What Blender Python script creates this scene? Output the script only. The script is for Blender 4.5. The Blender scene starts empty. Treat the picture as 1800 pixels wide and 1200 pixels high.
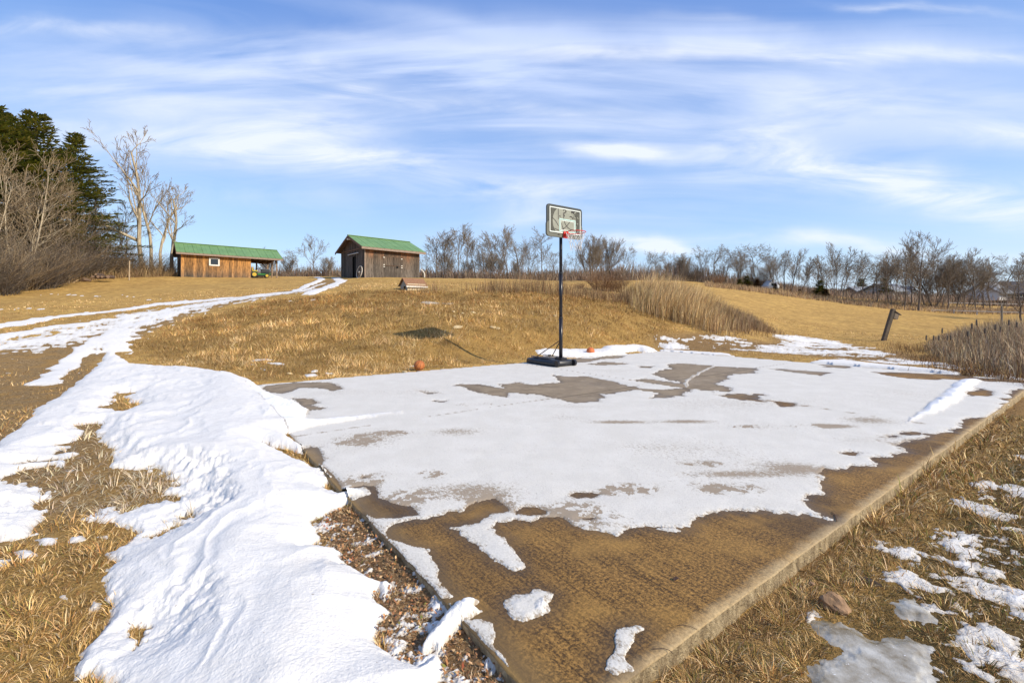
import bpy, math, random
import numpy as np
from math import radians, pi, sin, cos

scene = bpy.context.scene
C = scene.collection
# ------------------------------------------------------------------ camera
HC, FPX, CX, HY = 1.30, 805.0, 900.0, 548.0          # eye height, focal length and horizon in photo pixels
cd = bpy.data.cameras.new('camera')
cd.sensor_width = 36.0
cd.lens = 36.0 * FPX / 1800.0
cd.shift_y = -(600.0 - HY) / 1800.0
cd.clip_start = 0.05
cd.clip_end = 6000
cam = bpy.data.objects.new('camera', cd); C.objects.link(cam)
cam.location = (0, 0, HC); cam.rotation_euler = (radians(90), 0, 0)
scene.camera = cam
# ------------------------------------------------------------------ sun, sky, exposure
SUN_EL = radians(33.0)
SUN_DIR = np.array([0.874 * cos(SUN_EL), -0.486 * cos(SUN_EL), sin(SUN_EL)])
sl = bpy.data.lights.new('sun', 'SUN'); sl.energy = 4.5; sl.angle = radians(0.55); sl.color = (1.0, 0.905, 0.755)
so = bpy.data.objects.new('sun', sl); C.objects.link(so)
from mathutils import Vector
so.rotation_euler = Vector(SUN_DIR).to_track_quat('Z', 'Y').to_euler()
so.location = (20, -12, 30)
scene.view_settings.view_transform = 'Standard'
scene.view_settings.look = 'None'
scene.view_settings.gamma = 1.0
scene.view_settings.exposure = 0.26
scene.view_settings.use_curve_mapping = False


def nodes(mat):
    nt = mat.node_tree
    return nt, nt.nodes, nt.links


def N(nt, typ, props=None, **inp):
    n = nt.nodes.new(typ)
    for k, v in (props or {}).items():
        setattr(n, k, v)
    for k, v in inp.items():
        key = int(k[1:]) if k[0] == 'i' and k[1:].isdigit() else k.replace('_', ' ')
        s = n.inputs[key]
        if hasattr(v, 'is_linked') or isinstance(v, bpy.types.NodeSocket):
            nt.links.new(v, s)
        else:
            s.default_value = v
    return n


def col4(c):
    return (c[0], c[1], c[2], 1.0)


def mixc(nt, fac, a, b, mode='MIX'):
    n = nt.nodes.new('ShaderNodeMix'); n.data_type = 'RGBA'; n.blend_type = mode
    for s, v in ((n.inputs[0], fac), (n.inputs[6], a), (n.inputs[7], b)):
        if isinstance(v, bpy.types.NodeSocket):
            nt.links.new(v, s)
        elif isinstance(v, (int, float)):
            s.default_value = v
        else:
            s.default_value = col4(v)
    return n.outputs[2]


def mth(nt, op, a, b=0.0, c=0.0, clamp=False):
    n = nt.nodes.new('ShaderNodeMath'); n.operation = op; n.use_clamp = clamp
    for i, v in enumerate((a, b, c)):
        if isinstance(v, bpy.types.NodeSocket):
            nt.links.new(v, n.inputs[i])
        else:
            n.inputs[i].default_value = v
    return n.outputs[0]


def ramp(nt, fac, stops, interp='LINEAR'):
    n = nt.nodes.new('ShaderNodeValToRGB'); n.color_ramp.interpolation = interp
    e = n.color_ramp.elements
    while len(e) < len(stops):
        e.new(0.5)
    for el, (p, c) in zip(e, stops):
        el.position = p
        el.color = col4(c) if not isinstance(c, (int, float)) else (c, c, c, 1)
    nt.links.new(fac, n.inputs[0])
    return n.outputs[0]


def noise(nt, vec, scale, detail=4, rough=0.55, dist=0.0):
    n = nt.nodes.new('ShaderNodeTexNoise')
    n.inputs['Scale'].default_value = scale; n.inputs['Detail'].default_value = detail
    n.inputs['Roughness'].default_value = rough; n.inputs['Distortion'].default_value = dist
    if vec is not None:
        nt.links.new(vec, n.inputs['Vector'])
    return n.outputs['Fac']


def mapping(nt, vec, scale=(1, 1, 1), rot=(0, 0, 0), loc=(0, 0, 0)):
    n = nt.nodes.new('ShaderNodeMapping')
    nt.links.new(vec, n.inputs[0])
    n.inputs['Location'].default_value = loc; n.inputs['Rotation'].default_value = rot
    n.inputs['Scale'].default_value = scale
    return n.outputs[0]


# ------------------------------------------------------------------ world: Nishita sky with cirrus clouds
w = bpy.data.worlds.new('World'); scene.world = w; w.use_nodes = True
nt = w.node_tree; nt.nodes.clear()
sky = nt.nodes.new('ShaderNodeTexSky'); sky.sky_type = 'NISHITA'; sky.sun_disc = False
sky.sun_elevation = SUN_EL; sky.sun_rotation = math.atan2(SUN_DIR[0], SUN_DIR[1])
sky.altitude = 150; sky.air_density = 1.0; sky.dust_density = 0.6; sky.ozone_density = 2.0
tc = nt.nodes.new('ShaderNodeTexCoord')
sep = N(nt, 'ShaderNodeSeparateXYZ', None, Vector=tc.outputs['Generated'])
zz = mth(nt, 'MAXIMUM', sep.outputs[2], 0.0)
den = mth(nt, 'ADD', zz, 0.16)
px_ = mth(nt, 'DIVIDE', sep.outputs[0], den)
py_ = mth(nt, 'DIVIDE', sep.outputs[1], den)
comb = N(nt, 'ShaderNodeCombineXYZ', None, X=px_, Y=py_, Z=0.0).outputs[0]
SKYROT = radians(9)
# direction on a plane facing north (+y): clouds keep their own bearing and height in the sky
yy_ = mth(nt, 'MAXIMUM', sep.outputs[1], 0.12)
ga = mth(nt, 'DIVIDE', sep.outputs[0], yy_); gb_ = mth(nt, 'DIVIDE', zz, yy_)
gpl = N(nt, 'ShaderNodeCombineXYZ', None, X=ga, Y=gb_, Z=0.0).outputs[0]
m1 = mapping(nt, comb, scale=(0.36, 1.9, 1), rot=(0, 0, radians(7)), loc=(3.4, 1.1, 0))
m2 = mapping(nt, comb, scale=(0.30, 0.70, 1), rot=(0, 0, radians(4)), loc=(1.7, 4.2, 0))
m3 = mapping(nt, gpl, scale=(1.6, 7.5, 1), rot=(0, 0, radians(6)), loc=(9.7, 4.2, 0))
n1 = noise(nt, m1, 1.6, 8, 0.55, 1.3)
n2 = noise(nt, m2, 1.3, 4, 0.45, 0.5)
n3 = noise(nt, m3, 1.5, 7, 0.58, 1.0)
wn = nt.nodes.new('ShaderNodeTexNoise'); wn.inputs['Scale'].default_value = 2.6; wn.inputs['Detail'].default_value = 5
nt.links.new(gpl, wn.inputs['Vector'])
wv = N(nt, 'ShaderNodeVectorMath', {'operation': 'MULTIPLY_ADD'}, i0=wn.outputs['Color'], i1=(0.26, 0.12, 0.0), i2=gpl).outputs[0]


def cloud(pxc, pyc, rx, ry, ang, amp, soft=1.0):
    """soft elongated cloud centred on a bearing and height"""
    a0 = (pxc - 900) / 805 + 0.13; b0 = (548 - pyc) / 805 + 0.06
    sub = N(nt, 'ShaderNodeVectorMath', {'operation': 'SUBTRACT'}, i0=wv, i1=(a0, b0, 0)).outputs[0]
    mp = mapping(nt, sub, scale=(805 / rx, 805 / ry, 1), rot=(0, 0, 0))
    rt = nt.nodes.new('ShaderNodeVectorRotate'); rt.rotation_type = 'Z_AXIS'; rt.inputs['Angle'].default_value = radians(ang); nt.links.new(sub, rt.inputs['Vector'])
    mp = mapping(nt, rt.outputs[0], scale=(805 / rx, 805 / ry, 0))
    L = N(nt, 'ShaderNodeVectorMath', {'operation': 'LENGTH'}, i0=mp).outputs['Value']
    g_ = mth(nt, 'POWER', 2.718, mth(nt, 'MULTIPLY', mth(nt, 'MULTIPLY', L, L), -1.0))
    return mth(nt, 'MULTIPLY', g_, amp)


veilA = mth(nt, 'ADD', cloud(1250, 155, 900, 95, 3, 0.72), cloud(450, 190, 600, 120, 3, 0.62))
veilA = mth(nt, 'ADD', veilA, cloud(1500, 80, 520, 26, 3, 0.32))
veilA = mth(nt, 'ADD', veilA, cloud(760, 30, 220, 22, 8, 0.30))
wh = cloud(660, 290, 330, 22, 6, 0.65)
for c_ in ((1100, 90, 500, 14, 2, .45), (1550, 95, 330, 12, 3, .5), (900, 200, 420, 22, 5, .35), (120, 60, 260, 16, 4, .4), (1350, 230, 120, 60, -35, .35), (330, 130, 260, 18, 4, .3), (1500, 430, 260, 14, 3, .6)):
    wh = mth(nt, 'ADD', wh, cloud(*c_))
for c_ in ((500, 240, 160, 30, 0, .45), (1075, 268, 120, 16, 6, .85), (1640, 330, 330, 34, 9, 1.0), (1750, 240, 130, 18, 3, .75), (1480, 170, 330, 30, 5, .35), (300, 190, 330, 26, 6, .40), (510, 122, 70, 18, 0, .4), (610, 168, 55, 12, -12, .4), (150, 245, 250, 34, 0, .35), (1120, 415, 60, 12, 4, .9), (1150, 432, 60, 9, 2, .9), (930, 375, 120, 20, -12, .35), (1300, 40, 200, 14, 4, .15), (1620, 15, 130, 8, 7, .4), (800, 340, 700, 30, 0, .25)):
    wh = mth(nt, 'ADD', wh, cloud(*c_))
tex = ramp(nt, n3, [(0.32, 0.1), (0.50, 0.8), (0.66, 1.5)])
tex1 = ramp(nt, n1, [(0.38, 0.0), (0.62, 1.0)])
cf = mth(nt, 'MULTIPLY', veilA, mth(nt, 'MULTIPLY_ADD', tex1, 0.75, 0.35))
behind = ramp(nt, sep.outputs[1], [(0.0, 1.0), (0.25, 0.0)])
cf = mth(nt, 'ADD', cf, mth(nt, 'MULTIPLY', mth(nt, 'MULTIPLY', tex1, ramp(nt, n2, [(0.36, 0.1), (0.6, 1.0)])), mth(nt, 'MULTIPLY_ADD', behind, 0.3, 0.22)))
cw = mth(nt, 'MULTIPLY', wh, tex)
cw = mth(nt, 'MINIMUM', cw, 0.85)
hz = ramp(nt, zz, [(0.0, 0.45), (0.10, 0.20), (0.25, 0.05), (1.0, 0.0)])
base_sky = ramp(nt, zz, [(0.0, (5.6, 7.4, 9.4)), (0.12, (3.7, 6.1, 9.4)), (0.28, (2.2, 4.4, 8.9)), (0.5, (0.9, 2.6, 7.4)), (1.0, (0.8, 2.1, 6.2))])
nis = N(nt, 'ShaderNodeHueSaturation', None, Color=sky.outputs[0], Saturation=1.0, Value=1.4).outputs[0]
skyc = mixc(nt, 0.65, nis, base_sky)
cl = mixc(nt, mth(nt, 'MINIMUM', mth(nt, 'ADD', cf, 0.0), 0.9), skyc, (5.7, 6.7, 9.1))
cl = mixc(nt, cw, cl, (8.1, 8.5, 9.3))
cl = mixc(nt, hz, cl, (6.9, 7.9, 9.0))
bg = N(nt, 'ShaderNodeBackground', None, Color=cl, Strength=0.10)
out = nt.nodes.new('ShaderNodeOutputWorld'); nt.links.new(bg.outputs[0], out.inputs[0])

# ------------------------------------------------------------------ numeric noise
_r = np.random.RandomState(7)
PERM = _r.permutation(4096)
GV = _r.rand(4096).astype(np.float64)


def vnoise(x, y, seed=0):
    xi = np.floor(x).astype(np.int64); yi = np.floor(y).astype(np.int64)
    fx = x - xi; fy = y - yi
    fx = fx * fx * (3 - 2 * fx); fy = fy * fy * (3 - 2 * fy)
    def h(a, b):
        return GV[PERM[(PERM[(a + seed * 131) & 4095] + b) & 4095]]
    a = h(xi, yi); b = h(xi + 1, yi); c = h(xi, yi + 1); d = h(xi + 1, yi + 1)
    return (a * (1 - fx) + b * fx) * (1 - fy) + (c * (1 - fx) + d * fx) * fy


def fbm(x, y, seed=0, octv=4, gain=0.5):
    s = 0.0; a = 1.0; t = 0.0
    for i in range(octv):
        s = s + a * (vnoise(x * 2 ** i + 17.3 * i, y * 2 ** i - 9.1 * i, seed + i) - 0.5)
        t += a; a *= gain
    return s / t * 2          # about -1..1


def sstep(a, b, v):
    t = np.clip((v - a) / (b - a), 0, 1)
    return t * t * (3 - 2 * t)


# ------------------------------------------------------------------ terrain
# control points: (column, row, distance) as sighted from the eye point -> world x, y, z
TC = [
    (460, 668, 8.6), (700, 652, 10.0), (900, 632, 12.2), (1000, 625, 13.4), (1150, 616, 15.2), (1300, 622, 14.0), (1500, 636, 12.0), (1700, 655, 9.9), (1800, 668, 8.8),
    (770, 578, 13.3), (600, 590, 13.0), (500, 610, 12.2), (350, 600, 13.6), (620, 545, 16.2), (800, 540, 16.6), (900, 590, 14.0), (950, 545, 17.0), (1050, 585, 15.8), (1050, 545, 18.5),
    (560, 513, 20.5), (700, 512, 19.5), (800, 513, 19.8), (900, 514, 20.3), (1000, 516, 21.5), (1080, 522, 22.5), (1130, 550, 20.0), (1200, 565, 20.0), (1280, 582, 19.5), (1340, 580, 22.5), (1150, 590, 17.5), (1210, 525, 27), (1290, 550, 27),
    (450, 530, 19.0), (350, 560, 16.5), (250, 590, 14.0), (200, 620, 12.0),
    (600, 497, 31), (700, 497, 30), (800, 497, 30), (900, 498, 31), (1000, 500, 32), (1090, 503, 33), (520, 503, 30),
    (600, 487.5, 41), (641, 487.5, 38), (738, 487.5, 41.5), (690, 487, 40), (313, 488, 39), (440, 488.5, 42.5), (490, 489, 44), (380, 487.5, 41), (550, 489, 42),
    (750, 490, 52), (900, 491.5, 52), (1000, 494, 52), (1100, 497, 52), (600, 487, 52),
    (0, 505, 30), (100, 494, 34), (200, 489, 37), (0, 545, 21), (100, 530, 24), (200, 520, 27), (300, 510, 29), (400, 503, 31), (300, 500, 34),
    (0, 575, 16), (0, 640, 10.3), (100, 640, 10.8), (120, 590, 14), (260, 545, 19), (400, 520, 24), (500, 510, 28), (560, 500, 34), (0, 780, 4.6), (-200, 640, 10), (-300, 560, 18),
    (1240, 506, 48), (1300, 512, 48), (1400, 524, 48), (1500, 535, 48), (1600, 542, 48), (1800, 548, 48), (2000, 548, 48),
    (1240, 520, 38), (1340, 540, 36), (1450, 558, 34), (1600, 566, 34), (1800, 572, 34),
    (1400, 578, 25), (1552, 597, 21), (1640, 600, 20), (1800, 612, 18), (1700, 640, 12.2), (2000, 640, 12),
    (1240, 497, 62), (1400, 515, 62), (1600, 533, 62), (1800, 540, 62), (1100, 492, 62), (1700, 535, 90), (1300, 512, 90), (1800, 537, 90), (1500, 520, 90),
    (600, 495, 70), (750, 497, 70), (900, 499, 70), (1000, 500, 70), (200, 492, 60), (0, 480, 50), (-300, 500, 40), (-300, 480, 70),
]
TCW = [((a - CX) / FPX * d, d, HC - (b - HY) / FPX * d) for a, b, d in TC]
TCW += [(a, b, 0.0) for a, b in ((0, 1), (-2, 1), (2, 1), (-3.5, 3), (-2, 4), (0, 5), (2, 3), (4, 5), (3, 8), (6, 8), (-3, 7), (0, 9), (4, 12), (8, 7), (5, 2), (9, 3), (12, 5), (-6, 3), (-8, 1), (-6, 6),
                                 (0, -3), (-8, -4), (8, -4), (-14, -4), (14, -4), (0, -12), (-14, 3), (15, 2), (-25, -10), (25, -10))]
TCW += [(-70, 0, 2.0), (-60, 25, 4.2), (60, 5, 0), (80, 30, 0.5), (90, 60, 1.2), (-90, 70, 6), (-60, 100, 6), (0, 110, 5), (60, 110, 3.2), (110, 90, 1.5), (-40, -30, 0), (40, -30, 0)]
TCW = np.array(TCW)


def _U(r2):
    return 0.5 * r2 * np.log(r2 + 1e-9)


def _tps_fit(P, z, lam=0.6):
    n = len(P)
    d2 = ((P[:, None, :] - P[None, :, :]) ** 2).sum(-1)
    K = _U(d2) + lam * np.eye(n) * np.maximum(0.05, (P ** 2).sum(1) / 900.0)
    A = np.zeros((n + 3, n + 3)); A[:n, :n] = K; A[:n, n] = 1; A[:n, n + 1:] = P; A[n, :n] = 1; A[n + 1:, :n] = P.T
    b = np.zeros(n + 3); b[:n] = z
    return np.linalg.solve(A, b)


_W = _tps_fit(TCW[:, :2], TCW[:, 2])


def tps(x, y):
    x = np.asarray(x, float); y = np.asarray(y, float)
    sh = x.shape; x = x.ravel(); y = y.ravel()
    out = np.empty_like(x); P = TCW[:, :2]; n = len(P)
    for s in range(0, len(x), 20000):
        a = x[s:s + 20000, None]; b = y[s:s + 20000, None]
        d2 = (a - P[:, 0]) ** 2 + (b - P[:, 1]) ** 2
        out[s:s + 20000] = _U(d2) @ _W[:n] + _W[n] + _W[n + 1] * a[:, 0] + _W[n + 2] * b[:, 0]
    return out.reshape(sh)


# slab frame: N0 = nearest corner, U runs right and back, V runs left and back
N0 = np.array([0.155, 1.43]); SU = np.array([0.805, 0.593]); SU /= np.hypot(*SU); SV = np.array([-SU[1], SU[0]])
SLU, SLV = 12.05, 8.2


def slab_uv(x, y):
    dx = x - N0[0]; dy = y - N0[1]
    return dx * SU[0] + dy * SU[1], dx * SV[0] + dy * SV[1]


def slab_xy(u, v):
    return N0[0] + u * SU[0] + v * SV[0], N0[1] + u * SU[1] + v * SV[1]


def gz(x, y):
    x = np.asarray(x, float); y = np.asarray(y, float)
    r = np.hypot(x, y)
    z = tps(x, y)
    # flatten the near yard, fade to a plain far away
    u, v = slab_uv(x, y)
    ds = np.maximum(np.maximum(-u, u - SLU), np.maximum(-v, v - SLV))      # distance outside the slab
    k = sstep(0.0, 2.2, ds)
    z = z * np.where(r < 20, k, 1)
    near = sstep(9, 6, r) ; z = z * (1 - near)
    far = sstep(100, 260, r); z = z * (1 - far) + 4.2 * far
    # the yard lies lower along the front right edge, flush at the left and back
    drop_r = sstep(0.6, -0.15, v) * sstep(-0.5, 0.6, u) * sstep(SLU + 3, SLU - 1, u)
    drop_l = sstep(0.15, -0.1, u) * sstep(-0.3, 0.5, v) * sstep(4.2, 3.0, v)
    z = z - 0.09 * drop_r - 0.05 * drop_l * (1 - drop_r)
    # small relief away from the slab
    amp = sstep(0.2, 2.0, ds)
    rough = 0.02 + 0.03 * sstep(8, 14, r)
    z = z + amp * (fbm(x * 0.9, y * 0.9, 3, 3) * rough + fbm(x * 0.18, y * 0.18, 11, 2) * 0.10 * sstep(9, 22, r))
    z = np.where(ds < 0, np.where(ds < -0.05, -0.2, z), z)
    return z


_RD = np.concatenate([np.linspace(1.2, 12, 220), np.geomspace(12.05, 110, 420)])


def gp(pts, plane=None):
    """photo sight lines -> points on the ground (array n x 3)"""
    P = np.array(pts, float)
    dx = (P[:, 0] - CX) / FPX; dz = -(P[:, 1] - HY) / FPX
    if plane is not None:
        d = (plane - HC) / dz
        return np.stack([dx * d, d, np.full(len(d), plane)], 1)
    X = dx[:, None] * _RD; Y = np.broadcast_to(_RD, X.shape); Z = HC + dz[:, None] * _RD
    G = tps(X, Y); Gn = sstep(9, 6, np.hypot(X, Y)); G = G * (1 - Gn)
    below = Z < G
    idx = np.where(below.any(1), below.argmax(1), len(_RD) - 1)
    d = _RD[idx]
    i0 = np.maximum(idx - 1, 0); n = np.arange(len(P))
    a = Z[n, i0] - G[n, i0]; b = Z[n, idx] - G[n, idx]
    t = np.clip(a / np.where(np.abs(a - b) < 1e-9, 1, a - b), 0, 1)
    d = np.where(below.any(1), _RD[i0] + t * (d - _RD[i0]), d)
    return np.stack([dx * d, d, HC + dz * d], 1)


def sdf(X, Y, poly):
    """signed distance, positive inside"""
    poly = np.asarray(poly)[:, :2]
    d = np.full(X.shape, 1e9); inside = np.zeros(X.shape, bool)
    n = len(poly)
    for i in range(n):
        x0, y0 = poly[i]; x1, y1 = poly[(i + 1) % n]
        ex, ey = x1 - x0, y1 - y0
        L = ex * ex + ey * ey + 1e-12
        t = np.clip(((X - x0) * ex + (Y - y0) * ey) / L, 0, 1)
        d = np.minimum(d, (X - x0 - t * ex) ** 2 + (Y - y0 - t * ey) ** 2)
        c = (y0 > Y) != (y1 > Y)
        xi = x0 + (Y - y0) / (ey if abs(ey) > 1e-12 else 1e-12) * ex
        inside ^= c & (X < xi)
    return np.where(inside, 1, -1) * np.sqrt(d)


def pdist(X, Y, line):
    line = np.asarray(line)[:, :2]
    d = np.full(X.shape, 1e9); side = np.zeros(X.shape)
    for i in range(len(line) - 1):
        x0, y0 = line[i]; ex, ey = line[i + 1] - line[i]
        L = ex * ex + ey * ey + 1e-12
        t = np.clip(((X - x0) * ex + (Y - y0) * ey) / L, 0, 1)
        dd = np.hypot(X - x0 - t * ex, Y - y0 - t * ey)
        cr = (ex * (Y - y0) - ey * (X - x0)) / math.sqrt(L)
        m = (dd < d - 1e-9) | ((np.abs(dd - d) <= 1e-9) & (np.abs(cr) > np.abs(side)))
        side = np.where(m, cr, side); d = np.minimum(d, dd)
    return d, side


def boxed(fn, X, Y, geo, margin, fill):
    """evaluate fn only near the geometry"""
    g = np.asarray(geo)[:, :2]
    m = (X > g[:, 0].min() - margin) & (X < g[:, 0].max() + margin) & (Y > g[:, 1].min() - margin) & (Y < g[:, 1].max() + margin)
    o = np.full(X.shape, fill, float)
    if m.any():
        r = fn(X[m], Y[m], geo)
        o[m] = r[0] if isinstance(r, tuple) else r
    return o


# polar sampling grid shared by every snow layer
TH = np.radians(np.linspace(-58, 58, 1200))
rr = [1.15]
while rr[-1] < 62:
    r_ = rr[-1]; rr.append(r_ + min(r_ * r_ / 620.0, 0.0125 * r_))
RR = np.array(rr)
GT, GR = np.meshgrid(TH, RR)
GX = GR * np.sin(GT); GY = GR * np.cos(GT)
SH = GX.shape
GZ = gz(GX, GY)

wx = fbm(GX * 2.3, GY * 2.3, 21, 4); wy = fbm(GX * 2.3, GY * 2.3, 31, 4)
lodb = sstep(4.0, 7.0, GR)
fx = fbm(GX * 18, GY * 18, 41, 4, 0.6) * (1 - lodb) + fbm(GX * 6, GY * 6, 42, 4, 0.6) * lodb
fy = fbm(GX * 18, GY * 18, 51, 4, 0.6) * (1 - lodb) + fbm(GX * 6, GY * 6, 52, 4, 0.6) * lodb


def warped(a, b):
    k = np.clip(GR / 4, 0.35, 1.6)
    return GX + (wx * a + fx * b) * k, GY + (wy * a + fy * b) * k


S = np.full(SH, -1.0)      # snow depth field over the ground (m), negative where bare


def add_poly(F, pts, h, edge, a=0.05, b=0.03, plane=None, world=False):
    g = np.asarray(pts) if world else gp(pts, plane)
    wxx, wyy = warped(a, b)
    s = boxed(sdf, wxx, wyy, g, 0.6, -9)
    v = np.where(s > 0, h * (1 - np.exp(-np.maximum(s, 0) / edge)), s * 0.6)
    return np.maximum(F, v)


def cut_poly(F, pts, a=0.05, b=0.04, soft=1.0, plane=None):
    """melt a hole: the snow thins over 25 cm towards its rim"""
    g = gp(pts, plane)
    wxx, wyy = warped(a, b)
    s = boxed(sdf, wxx, wyy, g, 0.8, -9)
    k = sstep(0.0, 0.30, -s)
    return np.where(s > 0, np.minimum(F, -s * 0.25), np.where(F > 0, F * k + (1 - k) * np.minimum(F, 0.012 + np.maximum(-s, 0) * 0.15), F))


# --- the big drift between drive and slab
BANK = [(195, 618), (235, 640), (330, 645), (365, 652), (400, 656), (440, 668), (470, 690), (520, 706), (545, 722), (535, 738), (560, 742), (700, 727), (560, 750), (500, 763), (520, 775), (545, 792),
        (455, 780), (520, 800), (565, 820), (585, 838), (570, 848), (600, 862), (648, 864), (597, 882), (572, 893), (545, 904), (564, 933), (540, 954), (570, 950), (600, 955), (606, 981), (630, 985), (648, 999), (668, 1008), (700, 1008), (690, 1025), (680, 1040), (666, 1017), (657, 1035), (693, 1060), (666, 1077),
        (663, 1110), (690, 1135), (735, 1153), (770, 1132), (783, 1158), (762, 1200), (740, 1260), (700, 1400), (300, 1400), (215, 1240), (204, 1200), (193, 1177), (150, 1165), (128, 1175), (133, 1132), (170, 1101), (198, 1055), (193, 1019), (181, 999),
        (207, 973), (181, 956), (212, 948), (232, 932), (241, 917), (205, 905), (170, 902), (130, 895), (99, 888), (75, 898), (60, 908), (57, 925), (30, 930), (0, 934), (-120, 960), (-300, 900), (-120, 850), (-40, 810), (0, 784), (37, 755),
        (71, 716), (99, 700), (133, 674), (170, 646), (184, 622)]
S = add_poly(S, BANK, 0.05, 0.05, 0.06, 0.05)
gb = gp(BANK)
sb = boxed(sdf, GX, GY, gb, 0.6, -9)
mask = np.clip(sb / 0.35, 0, 1)


def ridge(line, h, wl, wr=None, rag=0.0):
    """mound along a line; wl / wr = half widths left and right of it"""
    global RID
    g = gp(line)
    m = (GX > g[:, 0].min() - 2) & (GX < g[:, 0].max() + 2) & (GY > g[:, 1].min() - 2) & (GY < g[:, 1].max() + 2)
    d, s = pdist(GX[m] + wx[m] * 0.10 * rag, GY[m] + wy[m] * 0.10 * rag, g)
    w_ = (wr or wl) + (wl - (wr or wl)) * (0.5 + 0.5 * np.tanh(s / 0.07))
    RID[m] += 0.55 * h * np.exp(-(d / w_) ** 2)


RID = np.zeros(SH)
ridge([(405, 662), (385, 700), (400, 740), (425, 790), (450, 840), (470, 890), (500, 950), (540, 1020), (590, 1110), (640, 1220), (680, 1400)], 0.16, 0.55, 0.35, 1)
ridge([(405, 664), (400, 690), (415, 730)], 0.10, 0.25, 0.2, 1)
ridge([(640, 1030), (575, 1060), (520, 1110), (470, 1170), (440, 1250)], 0.085, 0.09, 0.22, 1)
ridge([(740, 1130), (705, 1170), (670, 1240)], 0.06, 0.05, 0.12, 1)
ridge([(460, 880), (400, 925), (330, 965), (270, 1020), (230, 1080)], 0.055, 0.10, 0.3, 1)
ridge([(500, 980), (430, 1010), (370, 1060), (330, 1110), (290, 1180)], 0.06, 0.12, 0.25, 1)
ridge([(330, 800), (350, 850), (330, 900)], 0.06, 0.12, 0.2, 1)
ridge([(400, 1010), (420, 960), (455, 930)], 0.07, 0.08, 0.15, 1)
ridge([(560, 960), (520, 930), (500, 900)], 0.06, 0.1, 0.2, 1)
ridge([(620, 1100), (560, 1130), (520, 1190)], 0.08, 0.1, 0.2, 1)
ridge([(250, 672), (300, 668), (330, 676)], 0.09, 0.25, 0.25, 1)
ridge([(560, 800), (500, 790), (450, 785)], 0.05, 0.15, 0.15, 1)
lump = fbm(GX * 1.9 + wx * 0.4, GY * 1.5 + wy * 0.4, 61, 4, 0.5)
rip = 1 - np.abs(fbm(GX * 3.1 + wx * 0.8 + GY * 0.9, GY * 1.2, 71, 3, 0.55)) * 2.2
bank_h = 0.035 * mask + mask * (RID + fbm(GX * 5 + wx * .5, GY * 5 + wy * .5, 62, 4, .55) * 0.007 + lump * 0.04 * (0.5 + 4 * np.minimum(RID, 0.15)) + np.clip(rip, 0, 1) ** 2 * 0.040)
S = np.where(sb > 0, S + bank_h, S)
S = np.where(sb > 0, 0.16 * np.tanh(np.maximum(S, 0) / 0.16), S)
fl_ = fbm(GX * 5 + wx, GY * 9 + wy, 99, 4, 0.6)
thr_ = 0.42 + 2.2 * np.minimum(RID, 0.2) + 0.25 * sstep(5.0, 3.6, GR)
fk = sstep(0.0, 0.10, fl_ - thr_) * sstep(0.09, 0.03, S)
S = np.where(sb > 0, S * (1 - fk) - 0.01 * fk, S)
# bare grass inside the drift
for h_ in ([(142, 747), (170, 742), (195, 750), (205, 765), (190, 778), (180, 790), (215, 800), (215, 818), (250, 818), (292, 815), (300, 824), (325, 832), (330, 840), (300, 850), (330, 862), (290, 872), (250, 878), (225, 890), (200, 878), (185, 895), (120, 897), (65, 885), (85, 868), (110, 860), (60, 845), (8, 848), (0, 838), (60, 822), (95, 825), (90, 810), (110, 800), (95, 790), (125, 780), (150, 772)],
           [(193, 690), (235, 690), (228, 700), (238, 722), (200, 727), (185, 712), (205, 704)],
           [(222, 1090), (240, 1082), (258, 1090), (255, 1110), (240, 1112), (222, 1108)], [(310, 890), (338, 884), (330, 897), (308, 900)],
           [(255, 925), (300, 903), (308, 910), (270, 930)], [(88, 812), (45, 818), (20, 812), (60, 806)]):
    S = cut_poly(S, h_, 0.10, 0.09)
# little islands left on the grass
for h_ in ([(20, 955), (45, 952), (65, 962), (30, 968)], [(115, 935), (145, 928), (130, 940)], [(60, 932), (98, 930), (90, 942), (66, 944)], [(153, 1055), (165, 1038), (183, 1040), (170, 1055)], [(108, 1033), (120, 1028), (122, 1038)], [(-20, 966), (16, 968), (10, 980), (-20, 980)],
           [(118, 930), (146, 926), (150, 936), (120, 940)], [(165, 928), (190, 926), (185, 934)]):
    S = add_poly(S, h_, 0.025, 0.03, 0.02, 0.02)

# --- drive: snow lying in the wheel tracks
DRV = []
def track(line, half, h=0.03, rag=0.35, thr=0.0, nz=8.0):
    global S
    g = gp(line)
    m = (GX > g[:, 0].min() - 2) & (GX < g[:, 0].max() + 2) & (GY > g[:, 1].min() - 2) & (GY < g[:, 1].max() + 2)
    d, _s = pdist(GX[m] + wx[m] * 0.12, GY[m] + wy[m] * 0.12, g)
    nn = fbm(GX[m] * nz * 0.25, GY[m] * nz * 0.5, 81, 4, 0.6)
    s = half - d + (nn + thr) * rag
    S[m] = np.maximum(S[m], np.where(s > 0, h * (1 - np.exp(-s / 0.05)), s * 0.5))


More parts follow.
